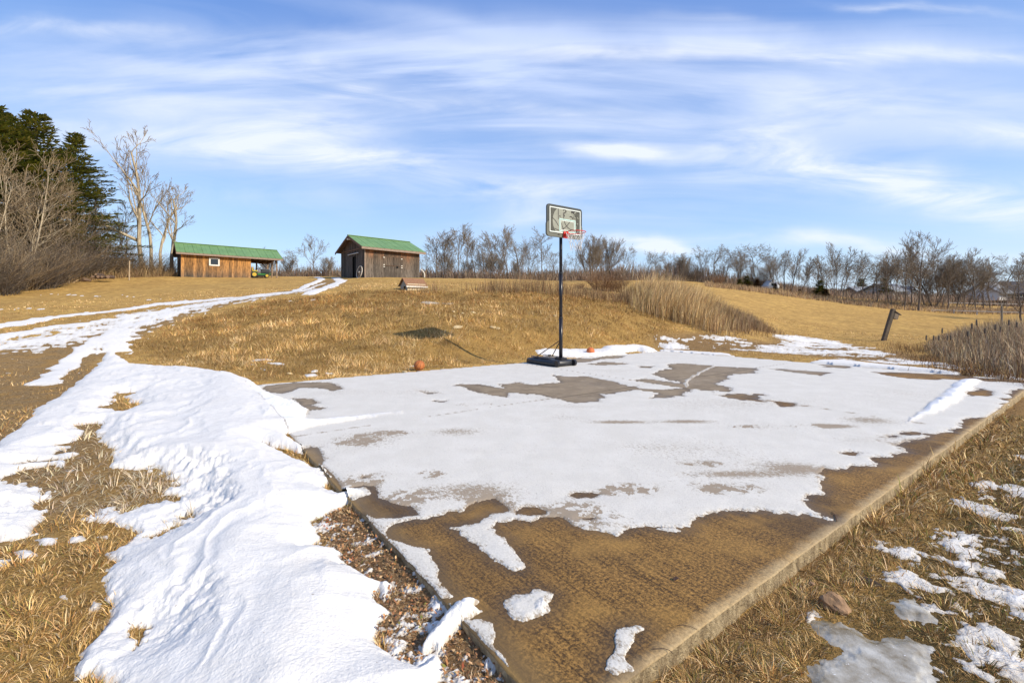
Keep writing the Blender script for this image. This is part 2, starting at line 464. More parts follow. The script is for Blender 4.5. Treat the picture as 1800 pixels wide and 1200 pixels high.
track([(-200, 590), (-60, 580), (20, 571), (100, 556), (200, 545), (283, 533), (339, 529), (394, 524), (440, 520), (489, 514)], 0.62, rag=0.4)
track([(-200, 622), (-60, 606), (20, 592), (100, 578), (200, 562), (269, 549), (330, 538), (380, 532)], 0.42, rag=0.5)
track([(280, 556), (235, 570), (200, 582), (165, 604), (130, 630), (95, 660), (78, 675)], 0.22, rag=0.12)
track([(325, 545), (270, 560), (225, 580), (205, 600), (195, 618)], 0.30, rag=0.55, thr=0.0)
track([(-60, 600), (60, 604), (150, 585), (230, 562)], 0.30, rag=0.9, thr=-0.45, nz=16)
track([(517, 512), (535, 505), (553, 497), (563, 492), (566, 490), (556, 488)], 0.28, rag=0.1)
track([(547, 515), (570, 508), (588, 499), (600, 494), (596, 491), (590, 488)], 0.38, rag=0.1)
track([(533, 512), (552, 505), (572, 498)], 0.12, rag=0.2)
track([(-40, 548), (30, 545), (70, 546)], 0.25, rag=0.6, thr=-0.35, nz=14)
track([(75, 517), (100, 514), (140, 520), (180, 521)], 0.25, rag=0.6, thr=-0.4, nz=14)
track([(215, 520), (260, 526), (310, 523), (340, 526)], 0.25, rag=0.7, thr=-0.5, nz=14)

DRL = gp([(-300, 640), (-100, 615), (20, 608), (120, 592), (200, 572), (270, 553), (340, 538), (430, 524), (520, 512)])
dq, _ = pdist(GX, GY, DRL)
nd_ = fbm(GX * 5 + GY * 1.5, GY * 5, 83, 5, 0.68)
nd2 = fbm(GX * 2.0 + GY * 2.4, GY * 9 - GX * 5, 84, 4, 0.6)
vd = nd_ * 0.6 + nd2 * 0.55 + (1.9 - dq) * 0.32 - 0.24
S = np.maximum(S, np.where((dq < 2.6) & (GX < -2.5), np.clip(vd * 0.05, -1, 0.018), -1))
d2g, _ = pdist(GX, GY, gp([(60, 640), (40, 690), (-20, 760), (-160, 900)]))
S = np.maximum(S, np.where((d2g < 1.6) & (GX < -3), np.clip((nd_ * .6 + nd2 * .5 - 0.46) * 0.05, -1, 0.012), -1))
# --- pile behind the hoop
PILE = [(935, 611), (955, 606), (1000, 607), (1055, 606), (1062, 601), (1085, 599), (1118, 598), (1135, 604), (1152, 610), (1155, 618), (1135, 620), (1100, 625), (1060, 628), (1010, 632), (990, 630), (965, 626), (950, 618)]
S = add_poly(S, PILE, 0.07, 0.10, 0.06, 0.03)
sp = boxed(sdf, GX + wx * .1, GY + wy * .1, gp(PILE), 0.6, -9)
S = np.where(sp > 0, S + np.clip(sp / 0.4, 0, 1) * (0.05 + lump * 0.05), S)
S = cut_poly(S, [(1095, 616), (1120, 613), (1135, 618), (1110, 622)], 0.1, 0.05)
# rim of snow outside the far right edge of the slab
S = add_poly(S, [(1422, 637), (1440, 633), (1480, 634), (1560, 643), (1640, 650), (1690, 657), (1680, 662), (1600, 655), (1500, 645)], 0.05, 0.06, 0.05, 0.03)
S = add_poly(S, [(1160, 612), (1200, 617), (1280, 622), (1290, 626), (1220, 624), (1160, 618)], 0.03, 0.05, 0.05, 0.03)
# patches on the mound's foot
for h_ in ([(438, 632), (470, 631), (488, 634), (440, 636)], [(472, 637), (500, 639), (498, 643), (476, 641)], [(435, 641), (450, 640), (446, 644)], [(545, 650), (558, 647), (560, 651), (548, 653)], [(535, 656), (556, 654), (560, 659), (540, 661)], [(455, 646), (470, 650), (465, 652)], [(570, 650), (590, 654), (580, 656)],
           [(715, 638), (728, 637), (727, 641)], [(505, 529), (512, 527), (520, 530)], [(430, 528), (448, 526), (450, 529)], [(540, 526), (555, 525), (552, 528)]):
    S = add_poly(S, h_, 0.025, 0.05, 0.03, 0.03)
# broken snow over the damp ground beyond the slab
WET = [(1150, 590), (1250, 588), (1340, 600), (1420, 598), (1500, 605), (1600, 625), (1700, 645), (1800, 660), (1800, 668), (1690, 655), (1560, 640), (1430, 625), (1300, 618), (1160, 612)]
sw = boxed(sdf, GX, GY, gp(WET), 1.5, -9)
nn = fbm(GX * 5.2 - GY * 0.8, GY * 4.6 + GX * .6, 91, 6, 0.78)
n2_ = fbm(GX * 0.9, GY * 1.1, 93, 3)
v = nn * 0.5 + n2_ * 0.6 + np.clip(sw, -0.8, 0.5) * 0.4 - 0.14
S = np.maximum(S, np.where(sw > -1.4, np.clip(v * 0.06, -1, 0.03), -1))
WET2 = [(1350, 592), (1400, 588), (1470, 598), (1560, 618), (1640, 640), (1600, 642), (1500, 622), (1400, 603)]
sw2 = boxed(sdf, GX, GY, gp(WET2), 1.5, -9)
v = nn * 0.5 + n2_ * 0.5 + np.clip(sw2, -0.8, 0.4) * 0.6 - 0.08
S = np.maximum(S, np.where(sw2 > -1.0, np.clip(v * 0.06, -1, 0.03), -1))
# lawn right of the slab
LAWN = [(1560, 930), (1620, 880), (1700, 820), (1800, 770), (2100, 700), (2300, 1100), (1900, 1400), (1700, 1200), (1620, 1050), (1590, 990)]
sw3 = boxed(sdf, GX, GY, gp(LAWN), 1.5, -9)
nl = fbm(GX * 3.6 - GY * 1.2, GY * 3.6 + GX * 1.6, 101, 6, 0.7)
v = nl * 0.62 + np.clip(sw3, -0.4, 0.12) * 0.9 - 0.17
S = np.maximum(S, np.where(sw3 > -0.4, np.clip(v * 0.07, -1, 0.015), -1))
for h_ in ([(1625, 925), (1665, 915), (1700, 912), (1738, 918), (1740, 930), (1722, 938), (1735, 950), (1700, 958), (1680, 942), (1650, 938), (1640, 925)],
           [(1530, 932), (1555, 926), (1580, 938), (1610, 935), (1640, 950), (1632, 965), (1605, 960), (1575, 944)], [(1532, 975), (1560, 980), (1590, 965), (1625, 985), (1650, 1000), (1680, 1010), (1660, 1018), (1620, 1005), (1605, 1020), (1580, 1000)],
           [(1690, 995), (1715, 993), (1740, 1015), (1710, 1020)], [(1660, 1075), (1700, 1070), (1730, 1060), (1765, 1072), (1800, 1085), (1800, 1105), (1750, 1095), (1720, 1100), (1730, 1130), (1760, 1150), (1740, 1160), (1700, 1125), (1690, 1098)],
           [(1670, 860), (1700, 855), (1740, 868), (1790, 885), (1780, 895), (1740, 882), (1690, 872)], [(1700, 830), (1740, 825), (1770, 835), (1740, 845)], [(1620, 1035), (1650, 1030), (1655, 1045), (1630, 1048)], [(1675, 1030), (1700, 1035), (1690, 1050)],
           [(1400, 1040), (1425, 1036), (1440, 1045), (1434, 1062), (1412, 1056)], [(1400, 1180), (1415, 1172), (1420, 1182)], [(1376, 1195), (1388, 1190), (1390, 1200)], [(1760, 900), (1800, 905), (1800, 915), (1770, 912)], [(1775, 955), (1800, 955), (1800, 968), (1770, 965)], [(1740, 1110), (1800, 1120), (1830, 1160), (1780, 1150)]):
    S = add_poly(S, h_, 0.014, 0.05, 0.05, 0.11)
# leaf litter by the slab's left edge: dusting
LIT = [(560, 905), (597, 884), (640, 905), (700, 975), (790, 1060), (870, 1130), (940, 1215), (780, 1215), (785, 1150), (700, 1140), (665, 1075), (660, 1020), (600, 985)]
sl_ = boxed(sdf, GX, GY, gp(LIT), 0.4, -9)
v = fbm(GX * 9, GY * 9, 111, 5, 0.75) * 0.55 - 0.06 + np.clip(sl_, -0.3, 0.0) * 2
S = np.maximum(S, np.where(sl_ > -0.1, np.clip(v * 0.08, -1, 0.018), -1))
u_, v_ = slab_uv(GX, GY)
ds_ = np.maximum(np.maximum(-u_, u_ - SLU), np.maximum(-v_, v_ - SLV))
# ------------------------------------------------------------------ frozen dusting on the slab
F = np.where(ds_ < -0.01, 1.0, -1.0)
BARE = [
    [(678, 930), (690, 921), (720, 915), (750, 910), (770, 905), (810, 894), (835, 882), (862, 877), (879, 883), (894, 895), (864, 904), (852, 917), (830, 922), (798, 927), (825, 942), (849, 966), (885, 993), (906, 1003), (918, 996), (903, 969), (885, 945), (861, 927), (870, 916), (900, 914), (930, 917), (957, 910), (993, 909), (1002, 921),
     (1035, 933), (1077, 940), (1098, 927), (1140, 924), (1200, 927), (1224, 912), (1275, 898), (1330, 896), (1380, 901), (1415, 903), (1448, 910), (1412, 887), (1424, 871), (1460, 867), (1447, 850), (1451, 838), (1444, 832), (1470, 825), (1492, 819), (1539, 814), (1534, 803), (1594, 793), (1572, 780), (1589, 773), (1647, 769), (1628, 760), (1680, 760), (1680, 745), (1697, 732),
     (1733, 730), (1769, 711), (1764, 700), (1785, 690), (1800, 678), (1900, 672), (2100, 690), (1900, 900), (1100, 1500), (987, 1290), (935, 1222), (860, 1125), (820, 1085), (785, 1045), (765, 1030), (771, 1010), (768, 990), (750, 966), (715, 952), (684, 945)],
    [(620, 880), (646, 866), (640, 858), (618, 858), (632, 850), (660, 853), (668, 862), (666, 874), (685, 882), (722, 888), (738, 897), (735, 906), (700, 909), (660, 912), (640, 900)],
    [(457, 683), (475, 676), (520, 672), (585, 671), (601, 683), (585, 687), (560, 681), (525, 682), (510, 689), (497, 692), (470, 690)], [(518, 700), (548, 701), (560, 708), (545, 712), (572, 718), (545, 722), (538, 730), (532, 716)],
    [(492, 763), (505, 766), (525, 780), (548, 786), (562, 784), (578, 806), (565, 818), (585, 834), (602, 857), (585, 858), (570, 848), (584, 838), (560, 819), (530, 800), (500, 790), (456, 782), (490, 783), (512, 788), (495, 770)],
    [(784, 678), (812, 674), (845, 676), (883, 681), (880, 675), (912, 672), (936, 675), (985, 672), (972, 659), (1000, 662), (1033, 661), (1070, 668), (1094, 675), (1128, 683), (1164, 683), (1198, 682), (1150, 676), (1111, 668), (1130, 664), (1192, 672), (1150, 658), (1150, 652), (1180, 648), (1167, 640), (1200, 638), (1233, 641), (1290, 645), (1333, 647), (1330, 656), (1290, 658), (1278, 666), (1261, 675), (1290, 682), (1292, 690), (1220, 684),
     (1200, 695), (1178, 698), (1145, 701), (1160, 690), (1120, 686), (1060, 694), (1068, 700), (1056, 706), (1005, 711), (975, 700), (950, 694), (900, 690), (895, 698), (855, 695), (832, 688), (812, 680)],
    [(1256, 694), (1300, 692), (1342, 693), (1325, 700), (1345, 706), (1300, 703)], [(1005, 630), (1040, 630), (1070, 625), (1100, 625), (1090, 630), (1060, 631), (1030, 637), (1008, 637)], [(1032, 640), (1060, 635), (1102, 638), (1098, 641), (1050, 642)], [(1120, 643), (1150, 643), (1145, 647), (1122, 646)],
    [(1528, 653), (1578, 654), (1640, 657), (1700, 660), (1718, 664), (1760, 665), (1815, 668), (1815, 674), (1780, 673), (1725, 669), (1675, 667), (1614, 667), (1564, 661)], [(1345, 648), (1380, 648), (1430, 652), (1465, 655), (1440, 660), (1400, 655)], [(1440, 640), (1500, 643), (1490, 648), (1450, 645)],
    [(1702, 690), (1725, 683), (1750, 688), (1745, 697), (1705, 697)], [(1360, 705), (1395, 708), (1402, 713), (1370, 716)], [(628, 838), (645, 837), (650, 841), (632, 842)], [(905, 898), (920, 891), (945, 892), (959, 898), (950, 904), (925, 905), (908, 903)], [(996, 872), (1015, 866), (1045, 865), (1061, 868), (1045, 873), (1015, 876)],
    [(1020, 911), (1040, 908), (1052, 912), (1038, 915)], [(740, 687), (765, 690), (770, 693), (750, 693)], [(757, 705), (790, 703), (785, 707)], [(1545, 768), (1620, 757), (1610, 763), (1570, 770)], [(1480, 797), (1500, 793), (1520, 796), (1495, 800)],
]
for i, b_ in enumerate(BARE):
    g = gp(b_, 0.0)
    big = i in (0, 5)
    wxx, wyy = warped(0.045 if big else 0.02, 0.05 if i in (0, 5, 6, 10) else 0.02)
    st = fbm(u_ * 9, v_ * 1.3, 121, 4, 0.6) * 0.05 * np.clip(GR / 4, 0.4, 2.2)
    s = boxed(sdf, wxx, wyy, g, 0.5, -9)
    F = np.minimum(F, -(s + st))
for b_ in ([(885, 1068), (888, 1055), (905, 1047), (930, 1043), (942, 1036), (960, 1038), (972, 1045), (962, 1058), (963, 1075), (945, 1083), (925, 1090), (900, 1088)],
           [(1083, 1107), (1116, 1098), (1134, 1104), (1112, 1112), (1112, 1128), (1105, 1146), (1097, 1158), (1113, 1179), (1080, 1186), (1062, 1179), (1065, 1167), (1080, 1152), (1082, 1135), (1075, 1122)],
           [(640, 905), (660, 912), (700, 910), (740, 906), (700, 918), (684, 925), (676, 935), (684, 945), (715, 955), (750, 968), (770, 993), (768, 1010), (775, 1030), (800, 1048), (780, 1050), (760, 1035), (735, 1010), (700, 975), (665, 930)],
           [(818, 1092), (845, 1088), (862, 1097), (870, 1120), (862, 1137), (845, 1128), (828, 1108)], [(1150, 928), (1185, 927), (1200, 933), (1175, 934)], [(1448, 908), (1470, 914), (1455, 915)]):
    wxx, wyy = warped(0.015, 0.03)
    F = np.maximum(F, boxed(sdf, wxx, wyy, gp(b_, 0.0), 0.3, -9))
F = np.minimum(F, -ds_ - 0.012 + fx * 0.008)
film = np.where(F > 0, 0.004 + 0.006 * (1 - np.exp(-F / 0.05)) + 0.002 * np.clip(fbm(GX * 8, GY * 8, 131, 3), -1, 1), F * 0.12)
film = np.clip(film, -0.02, 1)
# ridges ploughed on the slab
RID = np.zeros(SH)
RG = gp([(1575, 750), (1600, 740), (1648, 700), (1668, 683), (1692, 664), (1727, 667), (1717, 680), (1697, 697), (1661, 719), (1605, 742)], 0.0)
sr = boxed(sdf, GX + wx * .05 + fx * .04, GY + wy * .05 + fy * .04, RG, 0.5, -9)
film = np.where(sr > 0, film + 0.085 * np.clip(sr / 0.16, 0, 1) ** 0.7 * (0.7 + 0.5 * fbm(GX * 7, GY * 7, 143, 3)) * (0.55 + 0.45 * sstep(-0.6, 0.5, fbm(GX * 3, GY * 3, 141, 3))), film)
for ln, hh, ww in (([(540, 742), (600, 735), (660, 729), (705, 726)], 0.03, 0.05), ([(795, 712), (850, 709), (895, 704)], 0.012, 0.03), 
                   ([(680, 662), (760, 655), (860, 650)], 0.01, 0.04), ([(1205, 680), (1208, 668), (1230, 655), (1260, 640), (1300, 630)], 0.015, 0.025)):
    g = gp(ln, 0.0); m = (GX > g[:, 0].min() - 1) & (GX < g[:, 0].max() + 1) & (GY > g[:, 1].min() - 1) & (GY < g[:, 1].max() + 1)
    d, _ = pdist(GX[m] + fx[m] * .05, GY[m] + fy[m] * .05, g)
    film[m] = np.maximum(film[m], hh * np.exp(-(d / ww) ** 2) * (0.8 + 0.5 * fx[m]) - 0.002)
for b_, hh in (([(885, 1068), (905, 1050), (940, 1040), (970, 1046), (960, 1075), (925, 1090)], 0.006), ([(938, 1062), (955, 1050), (966, 1062), (955, 1078), (942, 1075)], 0.02)):
    s = boxed(sdf, GX + fx * .02, GY + fy * .02, gp(b_, 0.0), 0.3, -9)
    film = np.where((s > 0) & (film > 0), film + hh * np.clip(s / 0.03, 0, 1) * (0.7 + .6 * fx), film)
# thick tongue over the left edge
TNG = [(740, 1130), (755, 1105), (775, 1085), (800, 1065), (820, 1055), (842, 1056), (832, 1066), (848, 1075), (832, 1084), (812, 1090), (795, 1098), (782, 1112), (775, 1125)]
s = boxed(sdf, GX + fx * .02, GY + fy * .02, gp(TNG, 0.0), 0.3, -9)
tng = np.where(s > 0, 0.045 * (1 - np.exp(-s / 0.02)), -0.05)
film = np.where(ds_ < 0, np.maximum(film, tng), film)
S = np.maximum(S, np.where(ds_ > -0.05, np.where(tng > 0, tng + 0.03, -1), -1))
# bank spills over the slab
spill = (ds_ < 0) & (sb > 0)
film = np.where(spill, np.maximum(film, S), film)
S_G = np.where((ds_ < -0.03), -1.0, S)


def interp_grid(A, x, y):
    th = np.arctan2(x, y); r = np.hypot(x, y)
    ti = (th - TH[0]) / (TH[1] - TH[0]); ri = np.interp(r, RR, np.arange(len(RR)))
    ok = (ti >= 0) & (ti < len(TH) - 1) & (r < RR[-1]) & (r > RR[0])
    t0 = np.clip(np.round(ti).astype(int), 0, len(TH) - 1); r0 = np.clip(np.round(ri).astype(int), 0, len(RR) - 1)
    return np.where(ok, A[r0, t0], -1.0)


# ------------------------------------------------------------------ mesh helpers
def mesh_np(name, V, Fq, attrs=None, smooth=True):
    """V n x 3, Fq m x k"""
    me = bpy.data.meshes.new(name)
    V = np.ascontiguousarray(V, dtype=np.float32); Fq = np.ascontiguousarray(Fq, dtype=np.int32)
    k = Fq.shape[1]
    me.vertices.add(len(V)); me.vertices.foreach_set('co', V.ravel())
    me.loops.add(Fq.size); me.loops.foreach_set('vertex_index', Fq.ravel())
    me.polygons.add(len(Fq))
    me.polygons.foreach_set('loop_start', np.arange(0, Fq.size, k, dtype=np.int32))
    if hasattr(me.polygons[0], 'loop_total'):
        try:
            me.polygons.foreach_set('loop_total', np.full(len(Fq), k, dtype=np.int32))
        except Exception:
            pass
    me.update(calc_edges=True)
    if smooth:
        me.polygons.foreach_set('use_smooth', np.ones(len(Fq), dtype=bool))
    for nme, a in (attrs or {}).items():
        a = np.asarray(a, dtype=np.float32)
        if a.ndim == 1:
            at = me.attributes.new(nme, 'FLOAT', 'POINT'); at.data.foreach_set('value', a)
        else:
            at = me.attributes.new(nme, 'FLOAT_COLOR', 'POINT')
            c4 = np.ones((len(a), 4), np.float32); c4[:, :3] = a; at.data.foreach_set('color', c4.ravel())
    return me


def link(name, me, mat=None, parent=None, loc=None, rot=None, scale=None):
    o = bpy.data.objects.new(name, me); C.objects.link(o)
    if mat is not None and me is not None and len(me.materials) == 0:
        me.materials.append(mat)
    if parent is not None:
        o.parent = parent
    if loc is not None:
        o.location = loc
    if rot is not None:
        o.rotation_euler = rot
    if scale is not None:
        o.scale = scale
    return o


def structure(o, label=None):
    o['kind'] = 'structure'
    if label: o['label'] = label
    return o


def stuff(o, label=None, cat=None):
    o['kind'] = 'stuff'
    if label: o['label'] = label
    if cat: o['category'] = cat
    return o


def tag(o, label, cat, group=None):
    o['label'] = label; o['category'] = cat
    if group: o['group'] = group
    return o


def empty(name, loc, rz=0.0, label=None, cat=None, group=None, scale=None):
    o = bpy.data.objects.new(name, None); C.objects.link(o)
    o.empty_display_size = 0.2
    o.location = loc; o.rotation_euler = (0, 0, rz)
    if scale is not None: o.scale = scale
    if label: tag(o, label, cat, group)
    return o


def grid_faces(nr, nc, keep=None):
    i = np.arange(nr * nc).reshape(nr, nc)
    Fq = np.stack([i[:-1, :-1], i[:-1, 1:], i[1:, 1:], i[1:, :-1]], -1)
    if keep is not None:
        Fq = Fq[keep]
    return Fq.reshape(-1, 4)


def compact(V, Fq, *arrs):
    used = np.zeros(len(V), bool); used[Fq.ravel()] = True
    idx = np.cumsum(used) - 1
    return (V[used], idx[Fq]) + tuple(a[used] for a in arrs)


def newmat(name):
    m = bpy.data.materials.new(name); m.use_nodes = True
    nt = m.node_tree
    b = nt.nodes['Principled BSDF']
    return m, nt, b


def bump(nt, b, h, strength=0.5, dist=0.02, prev=None):
    n = nt.nodes.new('ShaderNodeBump'); n.inputs['Strength'].default_value = strength; n.inputs['Distance'].default_value = dist
    nt.links.new(h, n.inputs['Height'])
    if prev is not None: nt.links.new(prev, n.inputs['Normal'])
    nt.links.new(n.outputs[0], b.inputs['Normal'])
    return n.outputs[0]


def simple(name, c, rough=0.6, metal=0.0, var=0.0, vscale=8.0, bmp=0.0, spec=0.4):
    m, nt, b = newmat(name)
    b.inputs['Roughness'].default_value = rough; b.inputs['Metallic'].default_value = metal
    b.inputs['Specular IOR Level'].default_value = spec
    tcn = nt.nodes.new('ShaderNodeTexCoord')
    n = noise(nt, tcn.outputs['Object'], vscale, 5, 0.6)
    f = ramp(nt, n, [(0.3, 0.0), (0.7, 1.0)])
    cc = mixc(nt, f, tuple(x * (1 - var) for x in c), tuple(min(1, x * (1 + var)) for x in c))
    nt.links.new(cc, b.inputs['Base Color'])
    if bmp: bump(nt, b, n, bmp, 0.01)
    return m


def pos(nt):
    return nt.nodes.new('ShaderNodeNewGeometry').outputs['Position']


def attr(nt, name):
    n = nt.nodes.new('ShaderNodeAttribute'); n.attribute_name = name
    return n


# ------------------------------------------------------------------ ground sheet
gt = np.concatenate([np.radians(np.linspace(-180, -66, 40, endpoint=False)), np.radians(np.linspace(-66, 66, 620)), np.radians(np.linspace(66, 180, 41)[1:])])
g_r = [0.25]
while g_r[-1] < 4500:
    r_ = g_r[-1]; g_r.append(r_ + (min(max(r_ * r_ / 300.0, 0.012), 0.022 * r_) if r_ < 90 else 0.12 * r_))
g_r = np.array(g_r)
T2, R2 = np.meshgrid(gt, g_r)
X2 = R2 * np.sin(T2); Y2 = R2 * np.cos(T2)
Z2 = gz(X2, Y2)
# zones: R drive gravel, G dark mud / leaf litter, B grassed ground darkened as painted shade under the blades
dr = [(-300, 700), (-100, 650), (20, 640), (60, 640), (120, 612), (190, 585), (260, 560), (340, 540), (430, 524), (520, 512), (570, 500), (580, 492)]
gd = gp(dr); dd, _ = pdist(X2, Y2, gd)
zr = sstep(1.6, 0.9, dd + fbm(X2 * 1.1, Y2 * 1.1, 5, 3) * 0.4) * 1.0
drn = gp([(60, 640), (40, 690), (-20, 760), (-160, 900)]); dd2, _ = pdist(X2, Y2, drn)
zr = np.maximum(zr, sstep(1.4, 0.7, dd2))
sl2 = sdf(X2, Y2, gp(LIT)); sw_ = sdf(X2, Y2, gp(WET))
zg = np.maximum(sstep(-0.12, 0.05, sl2), sstep(-0.8, 0.5, sw_ + fbm(X2, Y2, 6, 3) * 0.6) * 0.8)
u2, v2 = slab_uv(X2, Y2)
edge = sstep(0.35, 0.0, np.abs(-v2)) * (u2 > -1) * (v2 < 0) * (u2 < 13)
zg = np.maximum(zg, edge * 0.8)
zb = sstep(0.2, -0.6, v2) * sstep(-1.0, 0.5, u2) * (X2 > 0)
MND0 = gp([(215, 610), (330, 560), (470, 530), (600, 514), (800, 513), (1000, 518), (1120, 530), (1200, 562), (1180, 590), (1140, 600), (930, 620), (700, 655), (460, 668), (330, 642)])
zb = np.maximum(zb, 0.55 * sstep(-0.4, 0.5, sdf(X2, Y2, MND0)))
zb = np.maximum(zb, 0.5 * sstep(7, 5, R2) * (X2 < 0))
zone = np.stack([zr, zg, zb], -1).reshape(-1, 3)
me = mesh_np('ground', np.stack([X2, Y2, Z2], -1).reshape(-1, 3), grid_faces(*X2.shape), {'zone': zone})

m, nt, b = newmat('winter_grass_ground')
P = pos(nt); z3 = N(nt, 'ShaderNodeSeparateColor', None, Color=attr(nt, 'zone').outputs['Color'])
nA = noise(nt, P, 0.35, 5, 0.6, 0.4); nB = noise(nt, P, 3.0, 6, 0.65); nC = noise(nt, P, 26.0, 5, 0.7)
straw = mixc(nt, ramp(nt, nA, [(0.35, 0.0), (0.65, 1.0)]), (0.62, 0.385, 0.115), (0.47, 0.285, 0.09))
straw = mixc(nt, ramp(nt, nB, [(0.42, 0.0), (0.62, 0.75)]), straw, (0.27, 0.15, 0.045))
straw = mixc(nt, ramp(nt, nC, [(0.45, 0.0), (0.7, 0.5)]), straw, (0.56, 0.37, 0.13))
nM = noise(nt, P, 0.9, 6, 0.7, 0.6)
straw = mixc(nt, ramp(nt, nM, [(0.52, 0.0), (0.68, 0.35)]), straw, (0.28, 0.165, 0.05))
grav = mixc(nt, ramp(nt, nC, [(0.35, 0.0), (0.65, 1.0)]), (0.15, 0.09, 0.035), (0.40, 0.27, 0.13))
grav = mixc(nt, ramp(nt, nB, [(0.45, 0.0), (0.6, 0.7)]), grav, (0.36, 0.21, 0.07))
mud = mixc(nt, ramp(nt, nC, [(0.3, 0.0), (0.7, 1.0)]), (0.10, 0.06, 0.03), (0.34, 0.21, 0.10))
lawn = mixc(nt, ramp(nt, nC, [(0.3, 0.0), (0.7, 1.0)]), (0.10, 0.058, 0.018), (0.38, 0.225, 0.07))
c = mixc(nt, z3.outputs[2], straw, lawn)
c = mixc(nt, ramp(nt, z3.outputs[2], [(0.62, 0.0), (0.95, 0.75)]), c, (0.095, 0.065, 0.025))  # near lawn ground darkened further: shade between blades put into the colour
c = mixc(nt, z3.outputs[0], c, grav)
c = mixc(nt, z3.outputs[1], c, mud)
nt.links.new(c, b.inputs['Base Color']); b.inputs['Roughness'].default_value = 0.95; b.inputs['Specular IOR Level'].default_value = 0.1
bump(nt, b, mth(nt, 'ADD', nC, mth(nt, 'MULTIPLY', nB, 2.0)), 0.9, 0.05)
MG = m
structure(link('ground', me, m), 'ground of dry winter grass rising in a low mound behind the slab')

# ------------------------------------------------------------------ snow
m, nt, b = newmat('snow')
P = pos(nt)
nA = noise(nt, P, 14.0, 6, 0.6); nB = noise(nt, P, 70.0, 4, 0.6); nD = noise(nt, P, 30.0, 3, 0.7)
c = mixc(nt, ramp(nt, nA, [(0.35, 0.0), (0.7, 1.0)]), (0.72, 0.69, 0.635), (0.82, 0.785, 0.72))
c = mixc(nt, ramp(nt, nD, [(0.70, 0.0), (0.745, 0.85)]), c, (0.32, 0.24, 0.16))
nE = noise(nt, P, 1.6, 5, 0.6)
c = mixc(nt, ramp(nt, nE, [(0.5, 0.0), (0.72, 0.28)]), c, (0.60, 0.56, 0.49))
thn = attr(nt, 'thin').outputs['Fac']
c = mixc(nt, mth(nt, 'MULTIPLY', thn, mth(nt, 'MULTIPLY_ADD', nB, 1.3, -0.1), clamp=True), c, (0.36, 0.28, 0.17))
nt.links.new(c, b.inputs['Base Color']); b.inputs['Roughness'].default_value = 0.75; b.inputs['Specular IOR Level'].default_value = 0.25
b.inputs['Subsurface Weight'].default_value = 0.0
bump(nt, b, mth(nt, 'ADD', mth(nt, 'ADD', nA, mth(nt, 'MULTIPLY', nE, 1.5)), mth(nt, 'MULTIPLY', nB, 0.9)), 0.45, 0.02)
M_SNOW = m

m, nt, b = newmat('thin_crusted_snow')
P = pos(nt)
tcn = nt.nodes.new('ShaderNodeTexCoord')
uvp = mapping(nt, P, rot=(0, 0, -math.atan2(SU[1], SU[0])))
stre = mapping(nt, uvp, scale=(2.0, 1.0, 1))
nA = noise(nt, P, 3.0, 5, 0.6); nF = noise(nt, stre, 30.0, 8, 0.85); nG = noise(nt, P, 90, 4, 0.7); nL = noise(nt, P, 0.9, 4, 0.6)
wear = attr(nt, 'wear').outputs['Fac']
ridgea = attr(nt, 'ridge').outputs['Fac']
spk = mth(nt, 'ADD', mth(nt, 'MULTIPLY', nF, 0.9), mth(nt, 'MULTIPLY', nA, 0.10))
spk = mth(nt, 'ADD', spk, mth(nt, 'MULTIPLY', wear, 0.21))
spk = mth(nt, 'ADD', spk, mth(nt, 'MULTIPLY', mth(nt, 'SUBTRACT', nL, 0.5), 0.12))
sf = ramp(nt, spk, [(0.585, 0.0), (0.65, 0.8)])
base = mixc(nt, ramp(nt, nG, [(0.3, 0.0), (0.7, 1.0)]), (0.53, 0.495, 0.42), (0.73, 0.685, 0.60))
base = mixc(nt, ramp(nt, nA, [(0.4, 0.0), (0.65, 0.35)]), base, (0.78, 0.74, 0.66))
c = mixc(nt, sf, base, (0.25, 0.17, 0.09))
c = mixc(nt, ridgea, c, (0.82, 0.80, 0.765))
nt.links.new(c, b.inputs['Base Color']); b.inputs['Roughness'].default_value = 0.7; b.inputs['Specular IOR Level'].default_value = 0.3
bump(nt, b, mth(nt, 'SUBTRACT', nG, sf), 0.35, 0.008)
M_FILM = m

V = np.stack([GX, GY, GZ + np.clip(S_G, -0.03, 1)], -1).reshape(-1, 3)
pos_s = S_G > 0
pos_s = pos_s & ~(ds_ < -0.03)
anyp = pos_s[:-1, :-1] | pos_s[1:, :-1] | pos_s[:-1, 1:] | pos_s[1:, 1:]
bankreg = (sb > -0.25)
pilereg = (sp > -0.3) & ~bankreg
def split(reg, nm, lab, keepfn=None):
    k = anyp & reg[:-1, :-1]
    Fq = grid_faces(*SH, keep=k)
    if not len(Fq): return
    V_, F_, d_ = compact(V, Fq, np.clip(1 - S_G / 0.014, 0, 1).ravel())
    return stuff(link(nm, mesh_np(nm, V_, F_, {'thin': d_}), M_SNOW), lab, 'snow')
split(bankreg, 'snow_bank', 'thick lumpy white snow bank between the drive and the concrete slab')
split(pilereg, 'snow_heap', 'white snow heap behind the basketball hoop base at the foot of the mound')
tr = ~bankreg & ~pilereg & (GX < -3.2) & (GY > 6)
split(tr, 'snow_on_drive', 'snow lying in the wheel tracks of the curving drive')
split(~bankreg & ~pilereg & ~tr, 'snow_patches', 'scattered thin snow patches on the lawn and damp ground')

